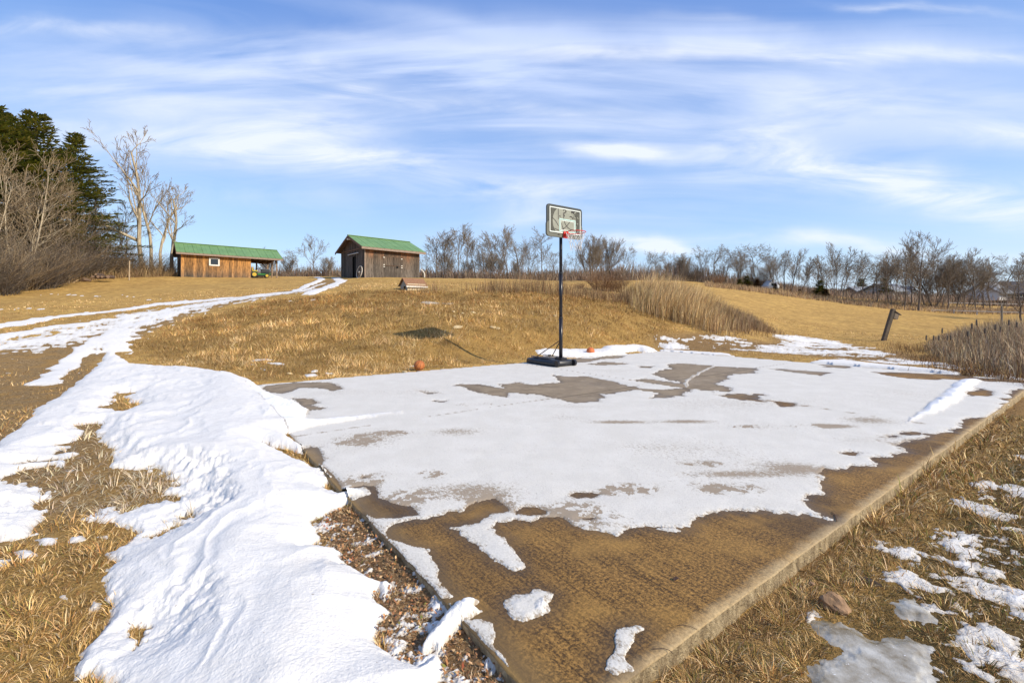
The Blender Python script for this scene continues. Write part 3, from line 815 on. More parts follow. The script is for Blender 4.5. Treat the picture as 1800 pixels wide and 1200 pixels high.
wear = np.zeros(SH)
for (a, b_, ru, rv, k) in ((1110, 862, .16, .06, 1.2), (1070, 864, .06, .04, 1.1), (1290, 860, .16, .05, 1.2), (1240, 861, .10, .05, 1.1), (1090, 743, .35, .05, 1.2), (1205, 742, .3, .05, 1.2), (1330, 752, .25, .05, 1.2), (1450, 750, .25, .05, 1.2), (1530, 740, .3, .12, .8), (990, 735, .35, .1, .9), (1160, 788, .5, .15, .6), (630, 775, .2, .12, 1),
                           (690, 762, .15, .05, 1), (660, 770, .3, .2, .5), (1400, 825, .3, .1, 1), (830, 865, .3, .1, .9), (640, 845, .15, .08, .9), (760, 835, .1, .05, 1), (860, 885, .15, .08, 1), (1015, 905, .2, .1, 1.), (720, 875, .15, .08, .8), (1000, 715, .5, .1, .7), (840, 712, .25, .05, .8), (740, 688, .5, .3, .9), (1180, 710, .6, .3, .7), (1290, 712, .5, .3, .7), (1500, 700, 1.2, .3, .5), (1600, 690, .8, .3, .5), (1080, 652, .5, .2, .8), (1250, 800, 1.0, .3, .45), (1560, 775, .5, .1, .9), (1370, 710, .6, .2, .8), (980, 700, .6, .15, .8), (800, 760, .3, .1, .7), (900, 655, 1., .2, .5), (600, 690, .6, .2, .7), (1300, 835, .4, .05, .8), (1235, 817, .15, .04, 1)):
    g = gp([(a, b_)], 0.0)[0]
    du = (GX - g[0]); dv = (GY - g[1])
    k = k * (0.35 if ru > .3 and rv > .09 else 1.0)
    wear += k * (0.4 + 1.6 * (fx > 0.0) * (ru < .3) + 0.6 * (ru >= .3)) * np.exp(-(du / ru) ** 2 - (dv / rv / 1.6) ** 2)
wear += sstep(0.05, 0.0, F) * 0.5
# joints
dj = np.minimum(np.abs(v_ - 4.1), np.abs(u_ - 6.0)); wear += 0.8 * np.exp(-(dj / 0.02) ** 2) * (np.abs(fbm(GX, GY, 77, 2)) > 0.12)
ridgea = np.clip((film - 0.014) / 0.012, 0, 1)
pf = (film > 0) & (ds_ < 0.02)
k = pf[:-1, :-1] | pf[1:, :-1] | pf[:-1, 1:] | pf[1:, 1:]
k &= (ds_ < 0.0)[:-1, :-1]
Vf = np.stack([GX, GY, film], -1).reshape(-1, 3)
Fq = grid_faces(*SH, keep=k)
V_, F_, w_, ra_ = compact(Vf, Fq, np.clip(wear, 0, 1.6).ravel(), ridgea.ravel())
stuff(link('snow_crust', mesh_np('snow_crust', V_, F_, {'wear': w_, 'ridge': ra_}), M_FILM), 'thin white snow crust melting off the concrete slab', 'snow')

# ------------------------------------------------------------------ concrete slab (built in its own frame)
m, nt, b = newmat('concrete')
tcn = nt.nodes.new('ShaderNodeTexCoord'); O = tcn.outputs['Object']
sx = N(nt, 'ShaderNodeSeparateXYZ', None, Vector=O)
br = noise(nt, mapping(nt, O, scale=(1.0, 0.04, 1)), 100, 4, 0.75, 0.15)
br2 = noise(nt, mapping(nt, O, scale=(1.0, 0.03, 1)), 24, 3, 0.6, 0.3)        # broom marks run along local y
nA = noise(nt, O, 0.7, 5, 0.6, 0.3); nB = noise(nt, O, 7, 6, 0.7); nC = noise(nt, O, 62, 7, 0.9); nH = noise(nt, O, 2.2, 5, 0.6)
c = mixc(nt, ramp(nt, mth(nt, 'ADD', mth(nt, 'ADD', mth(nt, 'MULTIPLY', br, 0.24), mth(nt, 'MULTIPLY', br2, 0.11)), mth(nt, 'MULTIPLY', nC, 0.65)), [(0.445, 0.0), (0.555, 1.0)]), (0.042, 0.020, 0.005), (0.40, 0.215, 0.056))
c = mixc(nt, ramp(nt, nC, [(0.38, 0.85), (0.55, 0.0)]), c, (0.045, 0.026, 0.012))
c = mixc(nt, ramp(nt, nC, [(0.57, 0.0), (0.72, 0.45)]), c, (0.50, 0.29, 0.085))
c = mixc(nt, ramp(nt, nA, [(0.46, 0.0), (0.58, 0.6)]), c, (0.065, 0.037, 0.013))
c = mixc(nt, ramp(nt, nH, [(0.48, 0.0), (0.66, 0.5)]), c, (0.42, 0.235, 0.06))
grey = mixc(nt, ramp(nt, nC, [(0.3, 0.0), (0.7, 1.0)]), (0.20, 0.145, 0.085), (0.40, 0.31, 0.20))
grey = mixc(nt, ramp(nt, nH, [(0.42, 0.0), (0.62, 0.6)]), grey, (0.17, 0.125, 0.075))
grey = mixc(nt, ramp(nt, nB, [(0.52, 0.0), (0.7, 0.5)]), grey, (0.44, 0.35, 0.24))
grey = mixc(nt, ramp(nt, br, [(0.4, 0.25), (0.6, 0.0)]), grey, (0.13, 0.10, 0.07))
d_l = mth(nt, 'SUBTRACT', sx.outputs[1], mth(nt, 'MULTIPLY', nB, 0.5))
farf = ramp(nt, mth(nt, 'DIVIDE', d_l, 8.0), [(0.24, 0.0), (0.36, 1.0)])
c = mixc(nt, farf, c, grey)
# dry pale band along the front right rim and a mossy one at the left rim
dy_ = mth(nt, 'ADD', sx.outputs[1], mth(nt, 'MULTIPLY', mth(nt, 'SUBTRACT', nB, 0.5), 0.12))
rim = ramp(nt, dy_, [(0.0, 0.8), (0.012, 0.7), (0.07, 0.0)])
c = mixc(nt, rim, c, mixc(nt, ramp(nt, nC, [(0.35, 0.0), (0.65, 1.0)]), (0.30, 0.21, 0.10), (0.54, 0.41, 0.23)))
dx_ = mth(nt, 'ADD', sx.outputs[0], mth(nt, 'MULTIPLY', mth(nt, 'SUBTRACT', nB, 0.5), 0.15))
lim = ramp(nt, dx_, [(0.0, 0.75), (0.16, 0.0)])
c = mixc(nt, lim, c, (0.32, 0.20, 0.07))
wet = attr(nt, 'wet').outputs['Fac']
c = mixc(nt, mth(nt, 'MULTIPLY', wet, 0.55), c, (0.06, 0.038, 0.018))
jx = mth(nt, 'ABSOLUTE', mth(nt, 'SUBTRACT', sx.outputs[0], 6.0)); jy = mth(nt, 'ABSOLUTE', mth(nt, 'SUBTRACT', sx.outputs[1], 4.1))
jl = ramp(nt, mth(nt, 'MINIMUM', jx, jy), [(0.0, 0.85), (0.008, 0.85), (0.014, 0.0)])
c = mixc(nt, jl, c, (0.05, 0.035, 0.02))
nt.links.new(c, b.inputs['Base Color'])
nt.links.new(mth(nt, 'SUBTRACT', ramp(nt, nA, [(0.4, 0.85), (0.7, 0.6)]), mth(nt, 'MULTIPLY', wet, 0.3)), b.inputs['Roughness']); b.inputs['Specular IOR Level'].default_value = 0.3
bump(nt, b, mth(nt, 'ADD', mth(nt, 'MULTIPLY', br, 1.3), nC), 0.38, 0.005)
M_CONC = m
m, nt, b = newmat('concrete_side')
tcn = nt.nodes.new('ShaderNodeTexCoord'); O = tcn.outputs['Object']
nC = noise(nt, O, 60, 5, 0.7); nB = noise(nt, mapping(nt, O, scale=(1, 1, 0.35)), 14, 5, 0.7)
c = mixc(nt, ramp(nt, nC, [(0.3, 0.0), (0.7, 1.0)]), (0.33, 0.24, 0.12), (0.58, 0.45, 0.26))
c = mixc(nt, ramp(nt, nB, [(0.42, 0.0), (0.62, 0.85)]), c, (0.17, 0.115, 0.055))
nt.links.new(c, b.inputs['Base Color']); b.inputs['Roughness'].default_value = 0.9
bump(nt, b, mth(nt, 'ADD', nB, nC), 1.0, 0.02)
M_CSIDE = m
ca = 0.006
us = np.concatenate([[0.0], np.linspace(ca, SLU - ca, 402), [SLU]]); vs = np.concatenate([[0.0], np.linspace(ca, SLV - ca, 180), [SLV]])
Vl = []; Fl = []; mi = []
UU, VV = np.meshgrid(us, vs)
ZZ = np.zeros_like(UU)
ZZ[0, :] = -0.005; ZZ[-1, :] = -0.005; ZZ[:, 0] = -0.005; ZZ[:, -1] = -0.005
chip = fbm(UU * 5, VV * 5 + UU * 2, 151, 4, 0.6)
VV2 = VV.copy(); UU2 = UU.copy()
VV2[0, :] += chip[0] * 0.010; UU2[:, 0] += chip[:, 0] * 0.02
ZZ[0, :] -= np.clip(chip[0], 0, 1) * 0.012
top = np.stack([UU2, VV2, ZZ], -1).reshape(-1, 3)
nr, nc = UU.shape
idx = np.arange(nr * nc).reshape(nr, nc)
ring = np.concatenate([idx[0, :-1], idx[:-1, -1], idx[-1, :0:-1], idx[:0:-1, 0]])
rows = [ring]; Vall = [top]; base_n = len(top)
for kz in (-0.05, -0.10, -0.16, -0.3):
    rv = top[ring].copy(); rv[:, 2] = kz
    nn_ = fbm(rv[:, 0] * 9 + rv[:, 1] * 9, np.full(len(rv), kz * 40), 161, 3) * 0.012
    cenv = np.array([SLU / 2, SLV / 2])
    outn = np.where(rv[:, 1:2] < 0.1, np.array([[0, -1.0]]), np.where(rv[:, 0:1] < 0.1, np.array([[-1.0, 0]]), 0.0))
    rv[:, :2] += outn * nn_[:, None] * (1 if kz > -0.25 else 0)
    Vall.append(rv); rows.append(base_n + np.arange(len(ring))); base_n += len(ring)
side = []
for a_, b_ in zip(rows[:-1], rows[1:]):
    side.append(np.stack([a_, b_, np.roll(b_, -1), np.roll(a_, -1)], -1))
side = np.concatenate(side)
allF = np.concatenate([grid_faces(nr, nc), side])
allV = np.concatenate(Vall)
xs_, ys_ = slab_xy(allV[:, 0], allV[:, 1]); Fv = interp_grid(F, xs_, ys_)
wetv = np.exp(-(np.minimum(Fv, 0) / 0.07) ** 2) * (Fv > -0.9)
me = mesh_np('concrete_slab', allV, allF, {'wet': wetv})
me.materials.append(M_CONC); me.materials.append(M_CSIDE)
mi = np.zeros(len(allF), np.int32); mi[len(allF) - len(side):] = 1
me.polygons.foreach_set('material_index', mi)
sm_ = np.ones(len(allF), bool); sm_[len(allF) - len(side):] = False
me.polygons.foreach_set('use_smooth', sm_)
slab = link('concrete_slab', me, None, None, (N0[0], N0[1], 0), (0, 0, math.atan2(SU[1], SU[0])))
structure(slab, 'large rectangular concrete slab partly under snow')

# ------------------------------------------------------------------ frozen puddle
m, nt, b = newmat('puddle_ice')
P = pos(nt)
nA = noise(nt, P, 9, 5, 0.6); nB = noise(nt, P, 60, 4, 0.7)
c = mixc(nt, ramp(nt, nA, [(0.35, 0.0), (0.65, 1.0)]), (0.20, 0.155, 0.085), (0.52, 0.49, 0.42))
c = mixc(nt, ramp(nt, nB, [(0.66, 0.0), (0.72, 0.8)]), c, (0.9, 0.9, 0.88))
nt.links.new(c, b.inputs['Base Color']); b.inputs['Roughness'].default_value = 0.12; b.inputs['Specular IOR Level'].default_value = 0.5
bump(nt, b, mth(nt, 'ADD', nA, nB), 0.25, 0.01)
PUD = [(1428, 1105), (1460, 1098), (1492, 1108), (1520, 1126), (1560, 1132), (1598, 1129), (1640, 1150), (1655, 1180), (1660, 1260), (1600, 1340), (1480, 1340), (1400, 1260), (1437, 1180), (1478, 1172), (1484, 1156), (1442, 1130)]
PUD2 = [(1560, 1070), (1600, 1066), (1640, 1090), (1640, 1108), (1600, 1100), (1575, 1095)]
I0 = np.full(SH, -1.0)
for p_ in (PUD, PUD2):
    I0 = np.maximum(I0, boxed(sdf, GX + fx * .05 + wx * .04, GY + fy * .05 + wy * .04, gp(p_, -0.12), 0.4, -9))
pi_ = I0 > 0
k = (pi_[:-1, :-1] | pi_[1:, :-1] | pi_[:-1, 1:] | pi_[1:, 1:])
Vi = np.stack([GX, GY, np.maximum(GZ, -0.2) + np.clip(I0 * 0.2, -0.02, 0.012)], -1).reshape(-1, 3)
V_, F_ = compact(Vi, grid_faces(*SH, keep=k))[:2]
structure(link('frozen_puddle', mesh_np('frozen_puddle', V_, F_), m), 'grey frozen puddle in the grass at the lower right')
ICE = I0

# ================================================================== vegetation helpers
rs = np.random.RandomState(11)


def veg_mat(name, rough=0.8, trans=0.0):
    m, nt, b = newmat(name)
    a = attr(nt, 'col')
    nt.links.new(a.outputs['Color'], b.inputs['Base Color'])
    b.inputs['Roughness'].default_value = rough; b.inputs['Specular IOR Level'].default_value = 0.15
    return m


M_GRASS = veg_mat('dry_grass_blades'); M_REED = veg_mat('dry_reed')


def blades(base, L, Wd, az, tilt, bend, colr, segs=2, roll=None):
    """vectorised bent blades: base n x 3; tilt from vertical; returns V, tri faces, colours"""
    n = len(base)
    h = np.stack([np.cos(az), np.sin(az), np.zeros(n)], 1)
    rl = az + pi / 2 if roll is None else roll
    s = np.stack([np.cos(rl), np.sin(rl), np.zeros(n)], 1)
    pts = []; p = base.copy(); t = tilt.copy()
    pts.append((p.copy(), 1.0))
    for k in range(segs):
        d = h * np.sin(t)[:, None] + np.array([0, 0, 1.0]) * np.cos(t)[:, None]
        p = p + d * (L / segs)[:, None]
        t = t + bend / segs
        pts.append((p.copy(), 1 - (k + 1) / segs))
    V = []
    for p, wk in pts[:-1]:
        ww = (Wd * (0.35 + 0.65 * wk))[:, None] * 0.5
        V += [p - s * ww, p + s * ww]
    V.append(pts[-1][0])
    k = 2 * segs + 1
    Va = np.stack(V, 1).reshape(-1, 3)
    o = np.arange(n)[:, None] * k
    F_ = []
    for j in range(segs - 1):
        a = 2 * j
        F_ += [np.concatenate([o + a, o + a + 1, o + a + 3], 1), np.concatenate([o + a, o + a + 3, o + a + 2], 1)]
    a = 2 * (segs - 1)
    F_.append(np.concatenate([o + a, o + a + 1, o + a + 2], 1))
    Fa = np.concatenate(F_)
    Ca = np.repeat(colr, k, axis=0)
    return Va, Fa, Ca


def join(parts):
    V = []; Fq = []; Cc = []; o = 0
    for a, b, c in parts:
        V.append(a); Fq.append(b + o); Cc.append(c); o += len(a)
    return np.concatenate(V), np.concatenate(Fq), np.concatenate(Cc)


def palette(n, cols, wts, jit=0.18, seed=0, sel=None):
    r = np.random.RandomState(seed)
    cols = np.array(cols); wts = np.array(wts, float)
    if sel is None:
        sel = r.choice(len(cols), n, p=wts / wts.sum())
    c = cols[sel]
    return c * (1 + (r.rand(n, 1) - 0.5) * 2 * jit) * (1 + (r.rand(n, 3) - 0.5) * 0.12)


def scatter(n, r0, r1, th0, th1, power=0.0):
    """points in a wedge; density ~ 1/r^2 when power = 0"""
    th = np.radians(rs.uniform(th0, th1, n)); u = rs.rand(n)
    if power == 0:
        r = r0 * (r1 / r0) ** u
    else:
        r = (r0 ** power + u * (r1 ** power - r0 ** power)) ** (1 / power)
    return r * np.sin(th), r * np.cos(th), r


def tufts(x, y, cell, seed):
    """nearest jittered tuft centre: returns outward angle, distance / cell, random per tuft"""
    ci = np.floor(x / cell).astype(int); cj = np.floor(y / cell).astype(int)
    best = np.full(x.shape, 1e9); bx = np.zeros(x.shape); by = np.zeros(x.shape); br = np.zeros(x.shape)
    for a in (-1, 0, 1):
        for b in (-1, 0, 1):
            h1 = PERM[(PERM[(ci + a + seed * 7) & 4095] + cj + b) & 4095]; h2 = PERM[(h1 + 77) & 4095]; h3 = PERM[(h2 + 31) & 4095]
            qx = (ci + a + GV[h1]) * cell; qy = (cj + b + GV[h2]) * cell
            d = np.hypot(x - qx, y - qy); m = d < best
            best = np.where(m, d, best); bx = np.where(m, qx, bx); by = np.where(m, qy, by); br = np.where(m, GV[h3], br)
    return np.arctan2(y - by, x - bx), best / cell, br


STRAW = [(0.57, 0.36, 0.14), (0.74, 0.53, 0.27), (0.39, 0.24, 0.075), (0.20, 0.115, 0.045), (0.34, 0.16, 0.055)]
# ---- near grass (lawn right, drive verge left, rim of the slab)
x, y, r = scatter(330000, 1.25, 9.0, -58, 60, 0)
u, v = slab_uv(x, y)
inside = (u > -0.01) & (u < SLU + 0.01) & (v > -0.015) & (v < SLV + 0.01)
sn = interp_grid(S, x, y); ic = interp_grid(ICE, x, y)
keep = ~inside & ((sn < 0.0005) | ((sn < 0.018) & (rs.rand(len(x)) < 0.28))) & (ic < -0.02)
# bare drive
dd_, _ = pdist(x, y, gd); dd2_, _ = pdist(x, y, drn)
ondr = (dd_ < 1.6) | (dd2_ < 1.1)
keep &= ~ondr | (rs.rand(len(x)) < 0.35)
x, y, r, u, v = x[keep], y[keep], r[keep], u[keep], v[keep]
n = len(x); z = gz(x, y)
cl = fbm(x * 4, y * 4, 201, 3); cl2 = fbm(x * 1.1, y * 1.1, 211, 3)
lit = sdf(x, y, gp(LIT)) > -0.02
right = x > 0.3
ta, td, tr1 = tufts(x, y, 0.13, 3)
lenb = 0.052 * (0.5 + 0.8 * rs.rand(n)) * (1 + 0.6 * cl) * (0.55 + 0.9 * tr1) * np.clip(r / 3.2, 0.85, 1.4)
lenb = np.where(right & (v > -0.16) & (u > 0) & (u < SLU), lenb * 1.5, lenb)
sk = np.clip(r / 3.0, 0.8, 2.4)
az = ta + rs.normal(0, 0.7, n) + cl2
tilt = np.radians(np.clip(20 + 70 * td + rs.normal(0, 18, n), 4, 86)); tilt = np.where(lit, np.radians(62), tilt)
sel = np.where(right, rs.choice(6, n, p=[.24, .20, .12, .22, .06, .16]), rs.choice(6, n, p=[.34, .18, .20, .16, .08, .04]))
colsN = STRAW + [(0.16, 0.15, 0.03)]
colb = palette(n, colsN, np.ones(6), 0.25, 5, sel=sel) * (0.65 + 0.6 * tr1)[:, None]
greyp = sdf(x, y, gp([(60, 740), (240, 740), (345, 830), (320, 905), (210, 882), (60, 885), (-40, 850)])) > -0.1
colb = np.where(greyp[:, None], palette(n, [(0.52, 0.43, 0.29), (0.32, 0.25, 0.17), (0.60, 0.48, 0.30)], [2, 2, 1], 0.3, 6) * (0.6 + 0.7 * tr1)[:, None], colb)
colb = np.where(lit[:, None], palette(n, [(0.46, 0.28, 0.12), (0.28, 0.14, 0.06), (0.58, 0.42, 0.24), (0.18, 0.11, 0.06)], [2, 1.4, 2, 1.4], 0.3, 7), colb)
parts = [blades(np.stack([x, y, z - 0.004], 1), lenb, 0.0034 * sk * (0.7 + 0.7 * rs.rand(n)), az, tilt, np.radians(rs.uniform(10, 110, n)), colb, 2, roll=rs.rand(n) * 2 * pi)]
V_, F_, c_ = join(parts)
stuff(link('short_grass', mesh_np('short_grass', V_, F_, {'col': c_}, smooth=False), M_GRASS), 'short dead lawn grass beside the slab and drive', 'grass')

# ---- mound and mid-distance grass, matted tussocks
x, y, r = scatter(520000, 7.0, 34.0, -58, 56, 0.9)
u, v = slab_uv(x, y)
inside = (u > -0.02) & (u < SLU + 0.02) & (v > -0.02) & (v < SLV + 0.02)
sn = interp_grid(S, x, y)
keep = ~inside & ((sn < 0.001) | ((sn < 0.02) & (rs.rand(len(x)) < .3)))
dd_, _ = pdist(x, y, gd)
keep &= (dd_ > 1.2) | (rs.rand(len(x)) < 0.12)
wetd = sdf(x, y, gp(WET)) > -0.2
keep &= ~wetd | (rs.rand(len(x)) < 0.25)
MND = gp([(215, 610), (330, 560), (470, 530), (600, 514), (800, 513), (1000, 518), (1120, 530), (1200, 562), (1180, 590), (1140, 600), (930, 620), (700, 655), (460, 668), (330, 642)])
md = sdf(x, y, MND)
keep &= (md > -0.3) | (rs.rand(len(x)) < 0.30)
x, y, r, md = x[keep], y[keep], r[keep], md[keep]
n = len(x); z = gz(x, y)
cl = fbm(x * 1.5, y * 1.5, 221, 4, 0.6); cl2 = fbm(x * 0.5, y * 0.5, 231, 3); cl3 = fbm(x * 0.35 + 3, y * 0.35, 241, 3)
on = sstep(-0.3, 0.6, md)
ta, td, tr1 = tufts(x + .2 * fbm(x, y, 7, 2), y, 0.42, 5)
tb_, td2, tr2 = tufts(x, y, 0.95, 9)
tr1 = 0.55 * tr1 + 0.45 * tr2
lenb = (0.06 + 0.085 * on) * (0.45 + 1.1 * tr1) * (0.6 + 0.8 * rs.rand(n)) * (1 + 0.7 * cl)
lenb = np.maximum(lenb, 0.02)
az = ta + rs.normal(0, 0.7, n) + cl2
tilt = np.radians(np.clip(18 + 75 * td + rs.normal(0, 18, n), 3, 86))
pal = np.where(cl3 + 0.5 * cl > 0.08, rs.choice(6, n, p=[.30, .40, .10, .12, .04, .04]), rs.choice(6, n, p=[.30, .10, .26, .22, .06, .06]))
brow = sstep(15.0, 19.5, r) * on * (0.6 + 0.9 * (cl3 > -0.1))
pal = np.where((rs.rand(n) < brow * 0.6), rs.choice([3, 4, 2], n), pal)
colb = palette(n, STRAW + [(0.24, 0.19, 0.04)], np.ones(6), 0.22, 8, sel=pal) * (0.45 + 1.05 * tr1)[:, None] * np.clip(1 + 0.9 * fbm(x * 1.1, y * 2.2, 225, 4, .6), .45, 1.5)[:, None]
parts = [blades(np.stack([x, y, z - 0.01], 1), lenb, 0.0065 * np.clip(r / 9, 0.8, 2.6) * (0.6 + 0.8 * rs.rand(n)), az, tilt, np.radians(rs.uniform(0, 80, n)), colb, 1, roll=rs.rand(n) * 2 * pi)]
V_, F_, c_ = join(parts)
stuff(link('tussock_grass', mesh_np('tussock_grass', V_, F_, {'col': c_}, smooth=False), M_GRASS), 'matted golden winter grass covering the mound and fields', 'grass')

# ---- tall plume grass on the right flank of the mound
RD = gp([(1098, 520), (1130, 548), (1190, 566), (1260, 585), (1338, 582), (1330, 572), (1280, 556), (1240, 545), (1200, 530), (1150, 520)])
mn = RD[:, :2].min(0) - 1; mx = RD[:, :2].max(0) + 1
mx[1] = min(mx[1], 27)
x = rs.uniform(mn[0], mx[0], 200000); y = rs.uniform(mn[1], mx[1], 200000)
s = sdf(x + fbm(x, y, 1, 3) * .5, y, RD); keep = (s > 0.5) | (rs.rand(len(x)) < 0.75 * sstep(-0.9, 0.5, s) ** 2)
keep &= (fbm(x * 1.1, y * 1.1, 253, 3) > -0.35)
x, y, s = x[keep][:20000], y[keep][:20000], s[keep][:20000]
n = len(x); z = gz(x, y); pxx = CX + FPX * x / y
hgt = np.interp(pxx, [1090, 1120, 1180, 1240, 1290, 1345], [0.75, 1.3, 1.55, 1.25, 0.95, 0.6]) * (0.5 + 0.62 * rs.rand(n) ** 1.3) * (0.8 + 0.2 * sstep(0, 1, s)) * (1 + 0.3 * fbm(x * 1.2, y * 1.2, 251, 3))
gr = sstep(1230, 1330, pxx)
tq, tdq, trq = tufts(x, y, 0.8, 12)
hgt = hgt * (0.75 + 0.4 * trq)
ca_ = palette(n, [(0.60, 0.41, 0.18), (0.74, 0.55, 0.29), (0.42, 0.26, 0.10), (0.27, 0.17, 0.08)], [3, 2, 2, 2], 0.25, 9) * (0.7 + 0.5 * trq)[:, None]
cb_ = palette(n, [(0.36, 0.25, 0.14), (0.24, 0.16, 0.09)], [1, 1], 0.2, 10)
cc = np.where((rs.rand(n) < gr)[:, None], cb_, ca_)
parts = [blades(np.stack([x, y, z - 0.02], 1), hgt, 0.012 + 0.006 * rs.rand(n), rs.normal(0.4, 0.9, n), np.radians(np.abs(rs.normal(7, 10, n))), np.radians(rs.uniform(0, 80, n) * (hgt > 0.9)), cc, 3, roll=rs.rand(n) * 2 * pi)]
V_, F_, c_ = join(parts)
stuff(link('tall_grass', mesh_np('tall_grass', V_, F_, {'col': c_}, smooth=False), M_REED), 'tall golden plume grass bending on the right flank of the mound', 'tall grass')


def weeds(name, label, pts, n, hr, cols, wd=0.008, spread=0.3, tiltsd=14, cat='weeds', seed=3, segs=2, bend=40):
    r = np.random.RandomState(seed)
    g = gp(pts)
    i = r.randint(0, len(g), n); t = r.rand(n)
    j = np.minimum(i + 1, len(g) - 1)
    b = g[i] * (1 - t)[:, None] + g[j] * t[:, None]
    b[:, :2] += r.normal(0, spread, (n, 2))
    k = fbm(b[:, 0] * 1.6, b[:, 1] * 1.6, 261 + seed, 2) > -0.25
    b = b[k]; n = len(b)
    b[:, 2] = gz(b[:, 0], b[:, 1]) - 0.02
    h = r.uniform(hr[0], hr[1], n) * (1 + 0.4 * fbm(b[:, 0] * 2, b[:, 1] * 2, 271 + seed, 2))
    return blades(b, h, wd * (0.7 + 0.6 * r.rand(n)), r.rand(n) * 2 * pi, np.radians(np.abs(r.normal(0, tiltsd, n))), np.radians(r.uniform(0, bend, n)), palette(n, cols, np.ones(len(cols)), 0.2, seed), segs, roll=r.rand(n) * 2 * pi)


BRN = [(0.20, 0.12, 0.06), (0.32, 0.20, 0.10), (0.45, 0.32, 0.16), (0.14, 0.08, 0.045)]
pw = [weeds('', '', [(700, 512), (760, 512)], 260, (.25, .6), BRN, 0.010, .3, 12, seed=4), weeds('', '', [(880, 515), (940, 515), (975, 517)], 1500, (.4, .95), BRN, 0.010, .5, 10, seed=5),
      weeds('', '', [(850, 512), (880, 512)], 250, (.3, .8), BRN, 0.010, .25, 12, seed=6), weeds('', '', [(750, 512), (830, 512), (880, 514)], 700, (.15, .5), BRN, 0.010, .6, 12, seed=12),
      weeds('', '', [(1000, 520), (1040, 522), (1100, 528)], 2500, (.3, .7), BRN, 0.011, .5, 25, seed=7), weeds('', '', [(1250, 590), (1330, 585), (1345, 582)], 1200, (.15, .5), BRN, 0.012, .4, 20, seed=8),
      weeds('', '', [(1590, 610), (1640, 635), (1700, 655), (1760, 668), (1840, 680)], 5200, (.10, .35), [(0.42, 0.26, 0.10), (0.22, 0.12, 0.05), (0.13, 0.07, 0.04)], 0.010, .35, 40, seed=9)]
V_, F_, c_ = join(pw)
stuff(link('dry_weeds', mesh_np('dry_weeds', V_, F_, {'col': c_}, smooth=False), M_REED), 'brown dry weeds standing along the brow of the mound', 'weeds')

# ---- cattails in the wet corner at the right
CT = gp([(1628, 612), (1650, 635), (1700, 648), (1760, 660), (1860, 672), (2050, 690), (2100, 610), (1900, 596), (1720, 594), (1650, 598)])
mn = CT[:, :2].min(0); mx = CT[:, :2].max(0)
x = rs.uniform(mn[0], mx[0], 90000); y = rs.uniform(mn[1], mx[1], 90000)
s = sdf(x + fbm(x * .8, y * .8, 2, 3) * .6, y, CT); keep = s > -0.05
x, y, s = x[keep][:24000], y[keep][:24000], s[keep][:24000]
n = len(x); z = gz(x, y)
h = np.interp(s, [0, 0.8, 2.0], [0.35, 0.8, 1.25]) * (0.6 + 0.45 * rs.rand(n)) * (1 + 0.25 * fbm(x, y, 281, 3))
tl = np.abs(rs.normal(6, 10, n)); brk = rs.rand(n) < 0.25
cc = palette(n, [(0.46, 0.33, 0.18), (0.34, 0.23, 0.13), (0.60, 0.46, 0.28), (0.20, 0.13, 0.08)], [3, 3, 2, 2], 0.2, 13)
P1 = blades(np.stack([x, y, z - 0.02], 1), h, 0.014 + 0.010 * rs.rand(n), rs.rand(n) * 2 * pi, np.radians(tl), np.radians(np.where(brk, rs.uniform(70, 150, n), rs.uniform(0, 25, n))), cc, 3, roll=rs.rand(n) * 2 * pi)
V_, F_, c_ = P1
stuff(link('cattail_stand', mesh_np('cattail_stand', V_, F_, {'col': c_}, smooth=False), M_REED), 'dense stand of dead cattail stalks in the wet corner at the right', 'cattails')

# ================================================================== trees
def tubes(segs, sides=4, cap=False):
    """segs: list of (p0, p1, r0, r1) -> V, quads"""
    A = np.array([s[0] for s in segs]); B = np.array([s[1] for s in segs]); r0 = np.array([s[2] for s in segs]); r1 = np.array([s[3] for s in segs])
    d = B - A; L = np.linalg.norm(d, axis=1, keepdims=True) + 1e-9; d = d / L
    up = np.where(np.abs(d[:, 2:3]) < 0.95, np.array([[0, 0, 1.0]]), np.array([[1.0, 0, 0]]))
    s = np.cross(d, up); s /= np.linalg.norm(s, axis=1, keepdims=True); t = np.cross(d, s)
    rings = []
    for P_, r_ in ((A, r0), (B, r1)):
        for k in range(sides):
            a = 2 * pi * k / sides
            rings.append(P_ + (s * cos(a) + t * sin(a)) * r_[:, None])
    V = np.stack(rings, 1).reshape(-1, 3)
    o = np.arange(len(segs))[:, None] * (2 * sides)
    F_ = np.concatenate([np.concatenate([o + k, o + (k + 1) % sides, o + sides + (k + 1) % sides, o + sides + k], 1) for k in range(sides)])
    return V, F_


